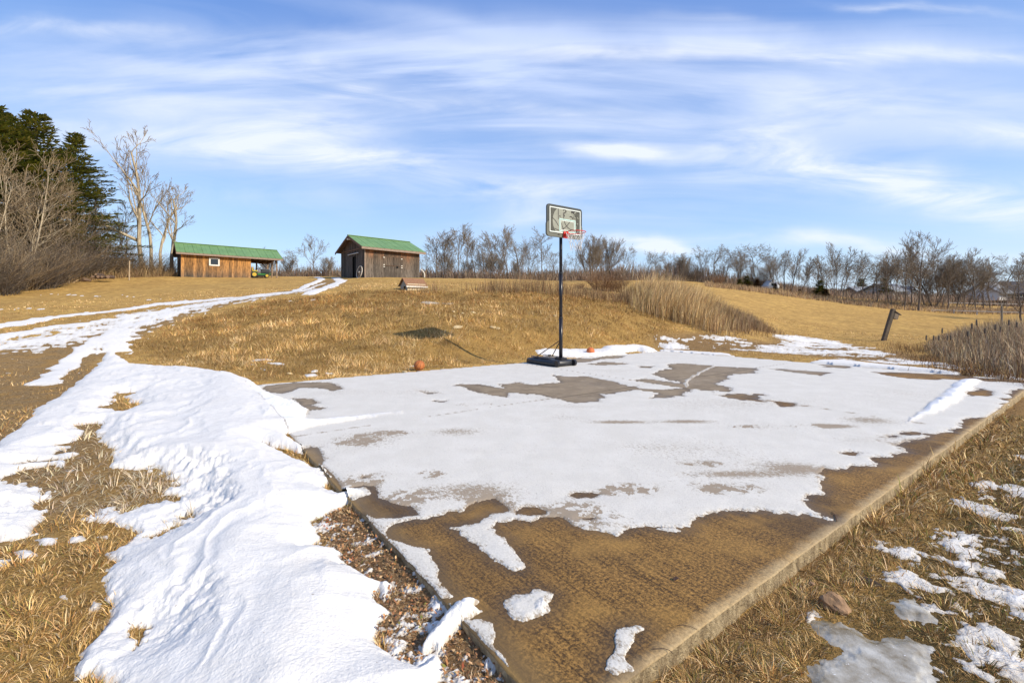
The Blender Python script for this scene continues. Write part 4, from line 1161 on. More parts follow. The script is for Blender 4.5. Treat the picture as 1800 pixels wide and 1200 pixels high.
def grow(seed, H, trunk_r, levels=4, lean=0.05, split_h=0.3, spread=42, nb=(7, 6, 5, 4), droop=0.0, ratio=0.62, wob=0.16, up=0.25, stems=1, stem_spread=0.12, tw=0.006):
    R = random.Random(seed)
    trunk, crown = [], []

    def perp(d):
        a = Vector((R.uniform(-1, 1), R.uniform(-1, 1), R.uniform(-1, 1)))
        a = a - d * a.dot(d)
        return a.normalized() if a.length > 1e-4 else Vector((1, 0, 0))

    def branch(p, d, L, r, lev):
        k = max(3, int(7 - lev)) if lev < 3 else 2
        pts = [p.copy()]; rad = [r]; dirs = [d.copy()]
        for i in range(k):
            d = (d + perp(d) * R.uniform(0, wob * (1 + 0.5 * lev)) + Vector((0, 0, up * (0.3 if lev == 0 else 0.35) - droop * lev * 0.3))).normalized()
            p = p + d * (L / k)
            rr_ = max(tw, r * (1 - (i + 1) / k * (0.65 if lev == 0 else 0.8)))
            (trunk if lev <= 1 else crown).append((tuple(pts[-1]), tuple(p), rad[-1], rr_))
            pts.append(p.copy()); rad.append(rr_); dirs.append(d.copy())
        if lev >= levels - 1:
            return
        n_ = nb[min(lev, len(nb) - 1)]
        for j in range(n_):
            t = (split_h if lev == 0 else 0.2) + (1 - (split_h if lev == 0 else 0.2)) * (j + R.random()) / n_
            t = min(t, 0.999); f = t * k; i = int(f); f -= i
            q = pts[i].lerp(pts[i + 1], f); rq = rad[i] * (1 - f) + rad[i + 1] * f
            a = radians(R.gauss(spread, 9)); dd = dirs[i]
            nd = (dd * cos(a) + perp(dd) * sin(a)).normalized()
            if lev == 0 and nd.z < 0.1: nd.z = abs(nd.z) + 0.15; nd.normalize()
            Lc = L * (ratio * (1.15 - 0.55 * t) if lev == 0 else 0.52 * (1.2 - 0.4 * t)) * R.uniform(0.7, 1.15)
            branch(q, nd, Lc, max(tw, rq * R.uniform(0.45, 0.65)), lev + 1)

    for s_ in range(stems):
        a = R.uniform(0, 2 * pi); st = stem_spread if stems > 1 else lean
        d = Vector((cos(a) * st * R.uniform(0.5, 1.5), sin(a) * st * R.uniform(0.5, 1.5), 1)).normalized()
        branch(Vector((cos(a) * 0.12 * (stems > 1), sin(a) * 0.12 * (stems > 1), -0.2)), d, H * R.uniform(0.82, 1.0) if stems > 1 else H, trunk_r * (1 if s_ == 0 else R.uniform(0.6, 0.95)), 0)
    return trunk, crown


def bark(name, a, b_, sc=3.0):
    m, nt, b = newmat(name)
    oi = nt.nodes.new('ShaderNodeTexCoord')
    P = mapping(nt, oi.outputs['Object'], scale=(3, 3, 0.6))
    n = noise(nt, P, sc, 6, 0.7)
    c = mixc(nt, ramp(nt, n, [(0.35, 0.0), (0.65, 1.0)]), a, b_)
    nt.links.new(c, b.inputs['Base Color']); b.inputs['Roughness'].default_value = 0.9; b.inputs['Specular IOR Level'].default_value = 0.1
    bump(nt, b, n, 0.8, 0.05)
    return m


MB_GREY = bark('bark_grey', (0.11, 0.085, 0.06), (0.26, 0.21, 0.155)); MB_PALE = bark('bark_pale', (0.26, 0.20, 0.13), (0.56, 0.47, 0.33), 1.6)
MB_DARK = bark('bark_dark', (0.085, 0.07, 0.055), (0.20, 0.16, 0.125)); MB_TWIG = bark('twigs_brown', (0.17, 0.14, 0.105), (0.34, 0.28, 0.21))
MB_TWIGT = bark('twigs_tan', (0.20, 0.145, 0.085), (0.38, 0.285, 0.175)); MB_RED = bark('twigs_red_brown', (0.20, 0.11, 0.06), (0.33, 0.20, 0.11))


def proto(kind, seed, mt, mc, **kw):
    t, c = grow(seed, 10.0, **kw)
    V, Fq = tubes(t, 6); mtk = mesh_np('trunk', V, Fq); mtk.materials.append(mt)
    V, Fq = tubes(c, 3); mcr = mesh_np('crown', V, Fq); mcr.materials.append(mc)
    zt = max(s[1][2] for s in c)
    return (mtk, mcr, zt)


PR = {
    'spread': [proto('s', i, MB_DARK, MB_TWIG, trunk_r=0.17, levels=5, split_h=0.12, spread=30, nb=(9, 7, 5, 4), ratio=0.74, tw=0.015, up=0.2) for i in (3, 17)],
    'tall': [proto('t', i, MB_DARK, MB_TWIG, trunk_r=0.13, levels=5, split_h=0.2, spread=25, nb=(8, 7, 5, 4), ratio=0.60, tw=0.015, wob=0.11) for i in (5, 9)],
    'multi': [proto('m', i, MB_GREY, MB_TWIG, trunk_r=0.10, levels=4, split_h=0.2, spread=26, nb=(10, 8, 7), ratio=0.5, stems=6, stem_spread=0.38, tw=0.015) for i in (2, 8)],
    'slender': [proto('l', i, MB_GREY, MB_TWIG, trunk_r=0.085, levels=4, split_h=0.35, spread=34, nb=(12, 7, 6), ratio=0.32, tw=0.015, wob=0.1) for i in (4, 14)],
    'wispy': [proto('w', i, MB_PALE, MB_TWIGT, trunk_r=0.085, levels=4, split_h=0.22, spread=38, nb=(11, 6, 4), ratio=0.42, tw=0.013, wob=0.2, stems=2, stem_spread=.2) for i in (41, 42)],
    'old': [proto('o', i, MB_PALE, MB_TWIGT, trunk_r=0.24, levels=5, split_h=0.3, spread=30, nb=(7, 5, 4, 3), ratio=0.5, stems=1, tw=0.014, wob=0.26, up=0.3) for i in (6, 21)],
    'curly': [proto('c', i, MB_GREY, MB_TWIG, trunk_r=0.15, levels=5, split_h=0.3, spread=46, nb=(8, 7, 5, 4), ratio=0.66, tw=0.015, wob=0.3, up=0.12) for i in (12, 19)],
}


def shrub_proto(seed, n, H, W_, mat, tw=0.012, arch=0.5):
    R = random.Random(seed); st, tg = [], []
    for i in range(n):
        a = R.uniform(0, 2 * pi); rr0 = R.random() ** 0.5 * W_ * 0.3
        p = Vector((cos(a) * rr0, sin(a) * rr0, -0.1)); lean = R.uniform(0.05, 0.75)
        d = Vector((cos(a) * lean, sin(a) * lean, 1)).normalized(); L = H * R.uniform(0.55, 1.1); r = R.uniform(0.9, 2.2) * tw
        k = 4
        for j in range(k):
            d = (d + Vector((cos(a), sin(a), -0.25)) * arch * 0.32 * j / k + Vector((R.uniform(-.2, .2), R.uniform(-.2, .2), R.uniform(-.1, .1)))).normalized()
            q = p + d * L / k; st.append((tuple(p), tuple(q), r, r * 0.75)); r *= 0.75
            for m_ in range(3):
                e = (d + Vector((R.uniform(-.9, .9), R.uniform(-.9, .9), R.uniform(-.3, .7)))).normalized()
                q2 = q + e * L * R.uniform(0.12, 0.3)
                tg.append((tuple(q), tuple(q2), r * 0.6, tw * 0.45))
                if R.random() < 0.6:
                    e2 = (e + Vector((R.uniform(-.8, .8), R.uniform(-.8, .8), R.uniform(-.3, .6)))).normalized()
                    tg.append((tuple(q2), tuple(q2 + e2 * L * R.uniform(.08, .18)), tw * 0.45, tw * 0.25))
            p = q
    V, Fq = tubes(st, 3); a_ = mesh_np('stems', V, Fq); a_.materials.append(mat)
    V, Fq = tubes(tg, 3); b_ = mesh_np('twigs', V, Fq); b_.materials.append(mat)
    return a_, b_, H


SHP = {'tan': [shrub_proto(i, 90, 3.0, 2.6, MB_TWIGT, 0.011, .35) for i in (1, 2)], 'brown': [shrub_proto(i, 110, 3.0, 2.6, MB_DARK, 0.011, .3) for i in (3, 4)], 'red': [shrub_proto(i, 110, 2.5, 2.2, MB_RED, 0.012, 0.2) for i in (5,)]}


def conifer_proto(seed, H, Rb, dens, mat_n, mat_b, layers=26, top_taper=1.0, low=0.12):
    R = random.Random(seed); wood = [((0, 0, -0.3), (0, 0, H * 0.5), 0.03 * H * 0.5, 0.02 * H * 0.5), ((0, 0, H * 0.5), (0, 0, H), 0.02 * H * 0.5, 0.004 * H)]
    q0 = []; 
    for i in range(layers):
        t = low + (0.99 - low) * i / layers
        zc = H * t; rad = Rb * (1 - t) ** 0.75 * R.uniform(0.75, 1.12) * top_taper + 0.15
        for j in range(R.randint(5, 8)):
            a = R.uniform(0, 2 * pi); L = rad * R.uniform(0.6, 1.15); sl_ = R.uniform(-0.12, 0.22) + 0.35 * t
            e = Vector((cos(a), sin(a), sl_)).normalized(); p0 = Vector((0, 0, zc)); p1 = p0 + e * L + Vector((0, 0, -0.06 * L))
            wood.append((tuple(p0), tuple(p1), 0.008 * H * 0.35, 0.006))
            nn_ = int(dens * L) + 2
            for k in range(nn_):
                f = R.uniform(0.25, 1.02); c = p0.lerp(p1, f); w_ = 0.32 * L * (1.05 - f) + 0.10
                sd = Vector((-sin(a), cos(a), 0)) * R.uniform(-1, 1) * w_
                c = c + sd + Vector((0, 0, R.uniform(-0.06, 0.05) * L * 0.3))
                dr_ = (e * 0.7 + sd.normalized() * R.uniform(0.2, 0.9) + Vector((0, 0, R.uniform(-0.25, 0.35)))).normalized() * R.uniform(0.10, 0.26)
                sv = dr_.cross(Vector((R.uniform(-.4, .4), R.uniform(-.4, .4), 1))).normalized() * R.uniform(0.03, 0.07)
                q0.append((c - sv, c + sv, c + dr_ + sv * 0.3, c + dr_ - sv * 0.3))
    V, Fq = tubes(wood, 5); a_ = mesh_np('trunk', V, Fq); a_.materials.append(mat_b)
    Vn = np.array([[tuple(p) for p in q] for q in q0]).reshape(-1, 3); Fn = np.arange(len(Vn)).reshape(-1, 4)
    n_ = len(q0); cc_ = np.repeat(palette(n_, [(0.20, 0.23, 0.06), (0.32, 0.31, 0.08), (0.44, 0.38, 0.13), (0.11, 0.14, 0.05)], [3, 3, 1.2, 2], 0.25, seed), 4, 0)
    b_ = mesh_np('crown', Vn, Fn, {'col': cc_}, smooth=False); b_.materials.append(mat_n)
    return a_, b_, H


M_NEED = veg_mat('needles')
CONI = [conifer_proto(31, 10.0, 3.8, 42, M_NEED, MB_DARK, 46, 1.0, 0.10), conifer_proto(32, 10.0, 3.5, 42, M_NEED, MB_DARK, 46, 1.0, 0.1)]
M_CED = veg_mat('cedar_foliage')
CEDAR = conifer_proto(33, 4.0, 1.0, 90, M_NEED, MB_DARK, 26, 1.2, 0.03)
cmes = CEDAR[1].copy()
cc_ = np.repeat(palette(len(cmes.vertices) // 4, [(0.10, 0.055, 0.025), (0.16, 0.09, 0.04), (0.07, 0.06, 0.02)], [2, 1, 1], 0.25, 77), 4, 0)
buf = np.ones((len(cc_), 4), np.float32); buf[:, :3] = cc_; cmes.attributes['col'].data.foreach_set('color', buf.ravel())
CEDAR_R = (CEDAR[0], cmes, 4.0)


def place(proto_, nm, part_names, px, d, top, label, cat, group, rz=None, wide=1.0, leanx=0.0, sink=0.0):
    xw = (px - CX) / FPX * d
    zg_ = float(gz(np.array([xw]), np.array([d]))[0])
    H = HC + (HY - top) / FPX * d - zg_
    s = max(0.05, H / proto_[2])
    e = empty(nm, (xw, d, zg_ - sink), rz if rz is not None else rs.uniform(0, 2 * pi), label, cat, group, scale=(s * wide, s * wide, s))
    if leanx:
        e.rotation_mode = 'ZYX'
        e.rotation_euler = (0, radians(leanx), 0)
    for pn, me_ in zip(part_names, proto_[:2]):
        link(pn, me_, None, e)
    return e


G_C = 'bare trees on the skyline between the barn and the hoop'
G_R = 'bare trees along the far edge of the right field'
G_L = 'bare trees in the wood at the left'
TREES = [
    # kind, index, px, depth, top, width, lean, label, group
    ('tall', 0, 768, 53, 409, 1.3, 0, 'dark bare tree nearest the barn, twin crown leaning left', G_C), ('tall', 1, 781, 54, 407, 1.25, 3, 'bare tree second from the barn, spreading rightwards from a dark trunk', G_C),
    ('tall', 0, 806, 53, 394, 1.0, 4, 'tall bare tree with a leaning trunk, third from the barn', G_C), ('slender', 0, 821, 58, 412, 1.0, 0, 'thin pale bare tree behind the leaning one, fourth from the barn', G_C),
    ('slender', 1, 837, 54, 409, 1.2, 0, 'slim bare tree with an open top, fifth from the barn', G_C), ('curly', 0, 850, 56, 416, 0.8, 0, 'crooked bare tree, sixth from the barn', G_C),
    ('tall', 1, 863, 53, 410, 1.2, 0, 'bare tree just left of the widest crown', G_C), ('tall', 0, 895, 55, 402, 1.2, -7, 'bare tree leaning left into the widest crown', G_C),
    ('spread', 0, 913, 52, 396, 1.15, 0, 'widest bare tree on the skyline, left of the backboard', G_C), ('spread', 1, 930, 58, 425, 0.9, 0, 'low bushy bare tree under the widest crown', G_C), ('slender', 0, 952, 52, 404, 1.3, 0, 'straight bare tree whose top meets the left edge of the backboard', G_C),
    ('curly', 1, 978, 57, 445, 0.9, 0, 'small bare tree directly behind the hoop pole', G_C), ('multi', 0, 1040, 44, 412, 1.1, 0, 'dense many stemmed bare tree right of the hoop net', G_C), ('multi', 1, 1062, 46, 420, 1.0, 0, 'bare tree with a brown rounded crown right of the dense one', G_C),
    ('curly', 0, 1095, 45, 432, 0.9, 0, 'loose bare tree above the left end of the tall grass', G_C),
    ('curly', 1, 1135, 60, 446, 1.0, 0, 'low crooked bare tree behind the top of the tall grass', G_R), ('curly', 0, 1152, 60, 444, 0.9, 0, 'rounded bare tree right of the low crooked one', G_R), ('multi', 0, 1182, 66, 458, 1.3, 0, 'brown bushy tree mass above the tall grass', G_R), ('multi', 1, 1205, 66, 456, 1.2, 0, 'brown bushy tree at the right end of the bushy mass', G_R),
    ('spread', 1, 1238, 62, 442, 1.1, 0, 'bare tree with its crown arching left over the brown bushes', G_R), ('curly', 0, 1255, 60, 432, 1.2, 0, 'wide knobbly bare tree above the first reddish cedar', G_R), ('curly', 1, 1275, 61, 438, 0.9, 6, 'bare tree leaning right beside the knobbly one', G_R),
    ('spread', 0, 1300, 60, 437, 1.1, 0, 'grey spreading bare tree above the green evergreens', G_R), ('curly', 1, 1329, 59, 431, 1.1, 0, 'tallest knobbly bare tree above the dark red cedar', G_R), ('spread', 1, 1362, 58, 440, 1.1, 0, 'bare tree with a dark forked trunk beside the white camper', G_R),
    ('tall', 0, 1378, 58, 442, 0.9, 6, 'bare tree leaning right of the white camper', G_R), ('tall', 1, 1390, 57, 436, 0.9, 12, 'strongly leaning bare tree right of the camper', G_R), ('slender', 1, 1409, 57, 456, 1.0, 6, 'thin leaning bare tree over the field edge', G_R),
    ('slender', 0, 1422, 56, 458, 1.0, 0, 'thin upright bare tree left of the small green pine', G_R), ('slender', 1, 1447, 56, 452, 1.1, 0, 'slender bare tree behind the small green pine', G_R), ('tall', 0, 1466, 54, 430, 0.6, 0, 'tall narrow bare tree right of the small green pine', G_R), ('slender', 0, 1470, 55, 440, .8, 2, 'twin of the tall narrow tree, touching it on the right', G_R),
    ('slender', 1, 1481, 54, 438, 0.8, 2, 'tall thin bare tree left of the grey house roof', G_R), ('slender', 0, 1489, 56, 450, 0.7, 0, 'short thin bare tree left of the grey house roof', G_R), ('slender', 1, 1496, 54, 444, 0.8, 6, 'thin bare tree leaning right against the grey roof', G_R),
    ('curly', 0, 1541, 52, 448, 0.8, 0, 'crooked bare tree in front of the white gable', G_R), ('tall', 1, 1562, 50, 452, 0.8, -7, 'bare trunk leaning left in the clump by the house', G_R), ('tall', 0, 1567, 50, 450, 0.7, 0, 'upright bare trunk in the clump by the house', G_R), ('slender', 0, 1575, 50, 452, .8, 3, 'thin right hand stem of the clump by the house', G_R),
    ('tall', 1, 1590, 48, 418, 0.75, 2, 'tall forked bare tree left of the tallest right hand tree', G_R), ('tall', 0, 1601, 50, 442, 0.7, 7, 'bare tree leaning between the two tallest right hand trees', G_R), ('tall', 1, 1614, 46, 405, 1.1, 0, 'tallest bare tree of the right tree line with a dark trunk', G_R),
    ('curly', 1, 1625, 50, 450, 1.0, 0, 'low branchy tree touching the tallest one on the right', G_R), ('multi', 0, 1642, 50, 452, 1.2, 0, 'tangled many stemmed thicket tree right of the tallest tree', G_R), ('slender', 1, 1656, 49, 455, 1.0, 3, 'pale slender tree within the tangled thicket', G_R),
    ('tall', 0, 1666, 48, 447, 0.9, 8, 'leaning bare tree at the centre of the right thicket', G_R), ('tall', 1, 1680, 49, 432, 0.8, 13, 'longest right leaning bare tree of the thicket', G_R), ('multi', 1, 1698, 50, 460, 1.2, 0, 'low dense bare tree behind the cattails', G_R), ('curly', 0, 1714, 48, 458, 1.0, 0, 'bare tree with a dark trunk left of the dark house', G_R),
    ('tall', 0, 1728, 50, 456, 0.9, 5, 'bare tree leaning towards the dark house', G_R), ('curly', 1, 1740, 52, 474, 1.0, 0, 'small bare tree before the dark house gable', G_R), ('slender', 0, 1765, 50, 490, .9, 0, 'thin sapling in front of the dark house wall', G_R), ('spread', 0, 1795, 38, 456, 1.3, -8, 'large grey bare tree at the right frame edge leaning left', G_R),
    ('tall', 1, 550, 56, 415, 1.0, 0, 'bare tree with bird dotted top between shed and barn', 'bare trees between the shed and the barn'), ('curly', 1, 523, 58, 438, 1.0, 0, 'crooked bare tree right of the open shed bay', 'bare trees between the shed and the barn'),
    ('multi', 0, 507, 58, 452, 1.0, 0, 'low bushy bare tree behind the shed corner', 'bare trees between the shed and the barn'), ('multi', 1, 580, 60, 456, 1.1, 0, 'low bare tree against the left wall of the barn', 'bare trees between the shed and the barn'), ('multi', 0, 470, 62, 440, 1.1, 0, 'low bare tree seen through the open bay of the shed', 'bare trees between the shed and the barn'),
    ('old', 0, 252, 41, 224, 0.75, -2, 'tall old bare tree with pale bark and broken upper limbs', G_L), ('old', 1, 266, 43, 262, 0.7, 4, 'pale forked bare tree just right of the tallest old one', G_L), ('old', 1, 283, 46, 305, 0.8, 0, 'brown ivy dark bare tree behind the two pale ones', G_L),
    ('old', 0, 303, 42, 322, 1.0, 5, 'smaller pale bare tree beside the left end of the shed roof', G_L), ('wispy', 0, 50, 31, 235, 0.8, 3, 'tallest pale bare tree crossing in front of the evergreens', G_L), ('wispy', 1, 5, 32, 225, 0.8, -3, 'pale bare tree in front of the tallest evergreen at the left edge', G_L), ('wispy', 1, 112, 35, 300, .8, 4, 'pale bare tree in front of the right hand evergreen', G_L), ('slender', 0, 170, 40, 305, 1.5, 0, 'dead slender snag left of the tall old tree', G_L), ('slender', 1, 198, 44, 350, 1.3, 0, 'thin grey bare tree in front of the gap of sky', G_L), ('curly', 0, 222, 46, 380, 1.2, 0, 'low crooked bare tree under the old tree', G_L),
    ('slender', 1, 68, 33, 300, 0.9, 0, 'pale slender trunk standing in front of the evergreens', G_L), ('wispy', 1, 30, 31, 255, 1.1, 0, 'tan bare tree covering the lower evergreens at the far left', G_L), ('wispy', 1, -20, 30, 262, 1.2, 0, 'many stemmed tan tree at the left frame edge', G_L),
    ('wispy', 0, 150, 38, 372, 1.1, 0, 'short tan many stemmed tree right of the evergreens', G_L),
]
_fr = random.Random(5)
for k_ in range(44):
    px_f = 1150 + 15.2 * k_ + _fr.uniform(-6, 6)
    TREES.append((_fr.choice(['tall', 'slender', 'curly', 'tall', 'spread', 'slender']), _fr.randint(0, 1), px_f, _fr.uniform(63, 78), _fr.uniform(446, 472), _fr.uniform(.9, 1.3), _fr.uniform(-4, 5), 'thin grey bare tree in the back rows of the right tree line', 'back rows of the right tree line'))
for k_ in range(13):
    px_f = 745 + 27 * k_ + _fr.uniform(-8, 8)
    TREES.append((_fr.choice(['curly', 'multi', 'slender']), _fr.randint(0, 1), px_f, _fr.uniform(60, 70), _fr.uniform(446, 464), _fr.uniform(.9, 1.3), _fr.uniform(-4, 5), 'low thin bare tree behind the skyline row between barn and tall grass', 'low trees behind the skyline row'))
used_l = set(); _front = [t for t in TREES if 'back rows' not in t[8] and 'low trees' not in t[8] and t[8] != G_L]
for i_, t in enumerate(TREES):
    if 'back rows' in t[8] or 'low trees' in t[8]:
        f_ = sorted(_front, key=lambda q: abs(q[2] - t[2])); base_ = 'grey back row tree' if 'back' in t[8] else 'low thin tree'
        lab_ = None
        for q in f_[:6]:
            wds = q[7].split(','); ref = ' '.join(wds[0].split()[:8])
            for adj in ('', 'smaller ', 'fainter '):
                cand = adj + base_ + ' just ' + ('left' if t[2] < q[2] else 'right') + ' of the ' + ref
                while cand.split()[-1] in ('a', 'the', 'with', 'of', 'by', 'in', 'at', 'to', 'whose', 'and', 'its'): cand = ' '.join(cand.split()[:-1])
                if cand not in used_l and len(cand.split()) <= 16: lab_ = cand; break
            if lab_: break
        used_l.add(lab_); TREES[i_] = t[:7] + (lab_ or t[7],) + t[8:]
TWM = {}
for (kd, i, px, d, top, wd_, ln, lab, grp) in TREES:
    if grp != G_L:
        wd_ *= 1.15 if kd in ('tall', 'slender') else 1.05
        top -= 6
    nm = 'bare_tree'
    pr = PR[kd][i]
    e = place(pr, nm, ('trunk', 'crown'), px, d, top, lab, 'tree', grp, wide=wd_, leanx=ln)
    if grp == G_L and kd in ('multi', 'spread'):
        # sun-bleached tan twigs at the left wood's edge
        for ch in e.children:
            key = ch.data.name
            if key not in TWM:
                c_me = ch.data.copy(); c_me.materials.clear(); c_me.materials.append(MB_TWIGT); TWM[key] = c_me
            ch.data = TWM[key]
for (i, px, d, top, wd_, lab) in ((0, -12, 34, 182, 1.25, 'tallest dark green evergreen, cut by the left frame edge'), (1, 62, 36, 196, 1.25, 'dark green evergreen with a ragged top, second from the left'), (0, 132, 38, 232, 1.05, 'dark green evergreen at the right end of the evergreen group'), (1, 20, 41, 200, 1.3, 'dark evergreen half hidden behind the two tallest')):
    place(CONI[i], 'evergreen_tree', ('trunk', 'crown'), px, d, top, lab, 'tree', 'dark evergreens in the wood at the left', wide=wd_)
# shrubs at the wood's edge
G_S = 'brush along the edge of the left wood'
SH_ = [('tan', 0, -30, 27, 420, 1.3, 'tall tan thicket bush cut by the left frame edge'), ('tan', 1, 22, 29, 425, 1.3, 'tallest tan thicket bush below the evergreens at far left'), ('brown', 0, 55, 30, 420, 1.3, 'dark brown low bush at the foot of the tan thicket'), ('tan', 0, 92, 33, 418, 1.2, 'tan bush with arching stems below the evergreens'), ('brown', 1, 125, 35, 412, 1.2, 'dark centred bush with black branches below the evergreens'),
       ('tan', 1, 150, 37, 420, 1.5, 'rounded tan bush right of the dark centred one'), ('brown', 0, 182, 38, 432, 1.3, 'low rounded brown bush left of the tall old tree'), ('brown', 1, 208, 39, 440, 1.3, 'grey brown bush behind the thin wooden stake'), ('tan', 0, 236, 39, 452, 1.4, 'tan brush at the foot of the tall old tree'), ('brown', 0, 262, 40, 448, 1.4, 'brown brush right of the old tree trunk'),
       ('tan', 1, 288, 40, 450, 1.4, 'tan brush touching the left end of the shed'), ('brown', 1, -60, 26, 430, 1.4, 'brown brush at the left frame edge near the field'), ('brown', 1, 5, 27, 455, 1.2, 'grey low brush at the bottom left of the wood'), ('tan', 1, 70, 31.5, 450, 1.3, 'low tan brush in front of the arching bush'), ('brown', 1, 110, 34, 448, 1.3, 'low brown brush below the dark centred bush'), ('brown', 0, 165, 37, 455, 1.4, 'low brown brush by the dark log pile'),
       ('tan', 0, 45, 33, 365, .9, 'high tan tangle in front of the evergreen trunks'), ('brown', 1, 105, 36, 385, .9, 'high brown tangle at the middle of the evergreens')]
for (kd, i, px, d, top, wd_, lab) in SH_:
    place(SHP[kd][i], 'shrub', ('stems', 'twigs'), px, d, top, lab, 'bush', G_S, wide=wd_)
for (kd, i, px, d, top, wd_, lab, grp) in (('red', 0, 1060, 24.5, 478, 1.5, 'dark red brown bramble bush on the brow right of the hoop pole', 'bramble bushes on the brow'), ('red', 0, 1085, 25, 487, 1.3, 'bramble bush touching the left end of the tall grass', 'bramble bushes on the brow'), ('red', 0, 1018, 24, 498, 1.4, 'low grey brown bramble just right of the hoop pole', 'bramble bushes on the brow'),
                                      ('brown', 0, 1215, 60, 468, 1.2, 'brown bush behind the plume grass at its middle', G_R), ('red', 0, 1262, 57, 484, 1.0, 'small reddish bush at the top of the right field', G_R), ('brown', 1, 1340, 60, 470, 1.0, 'grey purple bush between the evergreen and the red cedar', G_R)):
    place(SHP[kd][i], 'shrub', ('stems', 'twigs'), px, d, top, lab, 'bush', grp, wide=wd_)
for (pr, px, d, top, wd_, lab) in ((CEDAR, 1312, 59, 484, 1.7, 'green rounded evergreen at the top of the right field'), (CEDAR, 1300, 58, 490, 1.5, 'low green evergreen left of the rounded one'), (CEDAR_R, 1331, 57, 491, 1.5, 'dark reddish cedar right of the rounded evergreen'), (CEDAR_R, 1363, 56, 497, 1.1, 'dark cedar beside the white camper'),
                                   (CEDAR_R, 1406, 54, 508, 1.7, 'low dark reddish cedar in the middle of the field edge'), (CEDAR, 1441, 55, 492, 1.5, 'bright green young pine at the field edge'), (CEDAR_R, 1452, 53, 508, 1.5, 'rusty cedar just right of the young pine'), (CEDAR, 1513, 84, 489, 1.6, 'dark round evergreen over the left end of the grey roof'), (CEDAR, 1555, 70, 488, 1.0, 'olive evergreen behind the bare clump by the house')):
    place(pr, 'cedar', ('trunk', 'crown'), px, d, top, lab, 'tree', 'small evergreens at the far edge of the right field', wide=wd_)

# ---- far woods behind the fields: one mass of thin stems and twigs
n = 60000
px = rs.uniform(380, 1950, n); d = rs.uniform(62, 105, n)
left = px < 1100
d = np.where(left, rs.uniform(60, 90, n), d)
x = (px - CX) / FPX * d; z = gz(x, d)
hh = np.interp(px, [380, 600, 740, 1000, 1110, 1250, 1400, 1500, 1700, 1950], [2.2, 2.2, 2.0, 2.3, 3.0, 2.6, 1.6, 1.2, 2.0, 2.2]) * (0.55 + 0.55 * rs.rand(n)) * (1 + 0.35 * fbm(x * 0.15, d * 0.15, 301, 3))
z0 = z + np.where(rs.rand(n) < 0.5, 0, rs.rand(n) * hh * 0.55)
cc = palette(n, [(0.20, 0.15, 0.11), (0.28, 0.21, 0.15), (0.15, 0.11, 0.085), (0.25, 0.15, 0.09)], [3, 2, 2, 1], 0.2, 17)
hh = np.where(z0 > z + 0.1, hh * 0.45, hh)
V_, F_, c_ = blades(np.stack([x, d, z0 - 0.1], 1), hh, 0.05 + 0.05 * rs.rand(n), rs.rand(n) * 2 * pi, np.radians(np.abs(rs.normal(8, 16, n))), np.radians(rs.uniform(0, 40, n)), cc, 2, roll=rs.normal(0, 0.4, n))
stuff(link('far_woods', mesh_np('far_woods', V_, F_, {'col': c_}, smooth=False), M_REED), 'grey brown winter woods reading as one mass beyond the fields', 'woods')
# brush line at the foot of the right tree line
n = 16000
px = rs.uniform(1240, 1850, n); d = rs.uniform(50, 60, n) - 0.012 * (px - 1240)
x = (px - CX) / FPX * d; z = gz(x, d)
V_, F_, c_ = blades(np.stack([x, d, z - 0.05], 1), rs.uniform(0.15, 0.65, n) * (1 + 0.6 * fbm(x * .4, d * .4, 311, 2)), 0.03 + 0.03 * rs.rand(n), rs.rand(n) * 2 * pi, np.radians(np.abs(rs.normal(10, 22, n))), np.radians(rs.uniform(0, 60, n)), palette(n, [(0.30, 0.19, 0.10), (0.42, 0.28, 0.13), (0.22, 0.15, 0.10), (0.52, 0.37, 0.2)], [2, 2, 2, 1], 0.2, 18), 2, roll=rs.normal(0, .5, n))
stuff(link('field_edge_brush', mesh_np('field_edge_brush', V_, F_, {'col': c_}, smooth=False), M_REED), 'low tan brush at the foot of the right tree line', 'brush')
n = 5000
px = rs.uniform(-40, 312, n); d = np.interp(px, [-40, 100, 200, 312], [27, 32.5, 37.5, 40]) + rs.uniform(-.3, 1.5, n)
x = (px - CX) / FPX * d; z = gz(x, d)
V_, F_, c_ = blades(np.stack([x, d, z - 0.05], 1), rs.uniform(0.3, 1.4, n), 0.02 + 0.02 * rs.rand(n), rs.rand(n) * 2 * pi, np.radians(np.abs(rs.normal(10, 22, n))), np.radians(rs.uniform(0, 70, n)), palette(n, [(0.34, 0.23, 0.11), (0.24, 0.16, 0.09), (0.46, 0.32, 0.16)], [1, 1, 1], 0.2, 19), 2, roll=rs.normal(0, .5, n))
stuff(link('wood_edge_brush', mesh_np('wood_edge_brush', V_, F_, {'col': c_}, smooth=False), M_REED), 'tan undergrowth at the foot of the left wood', 'brush')

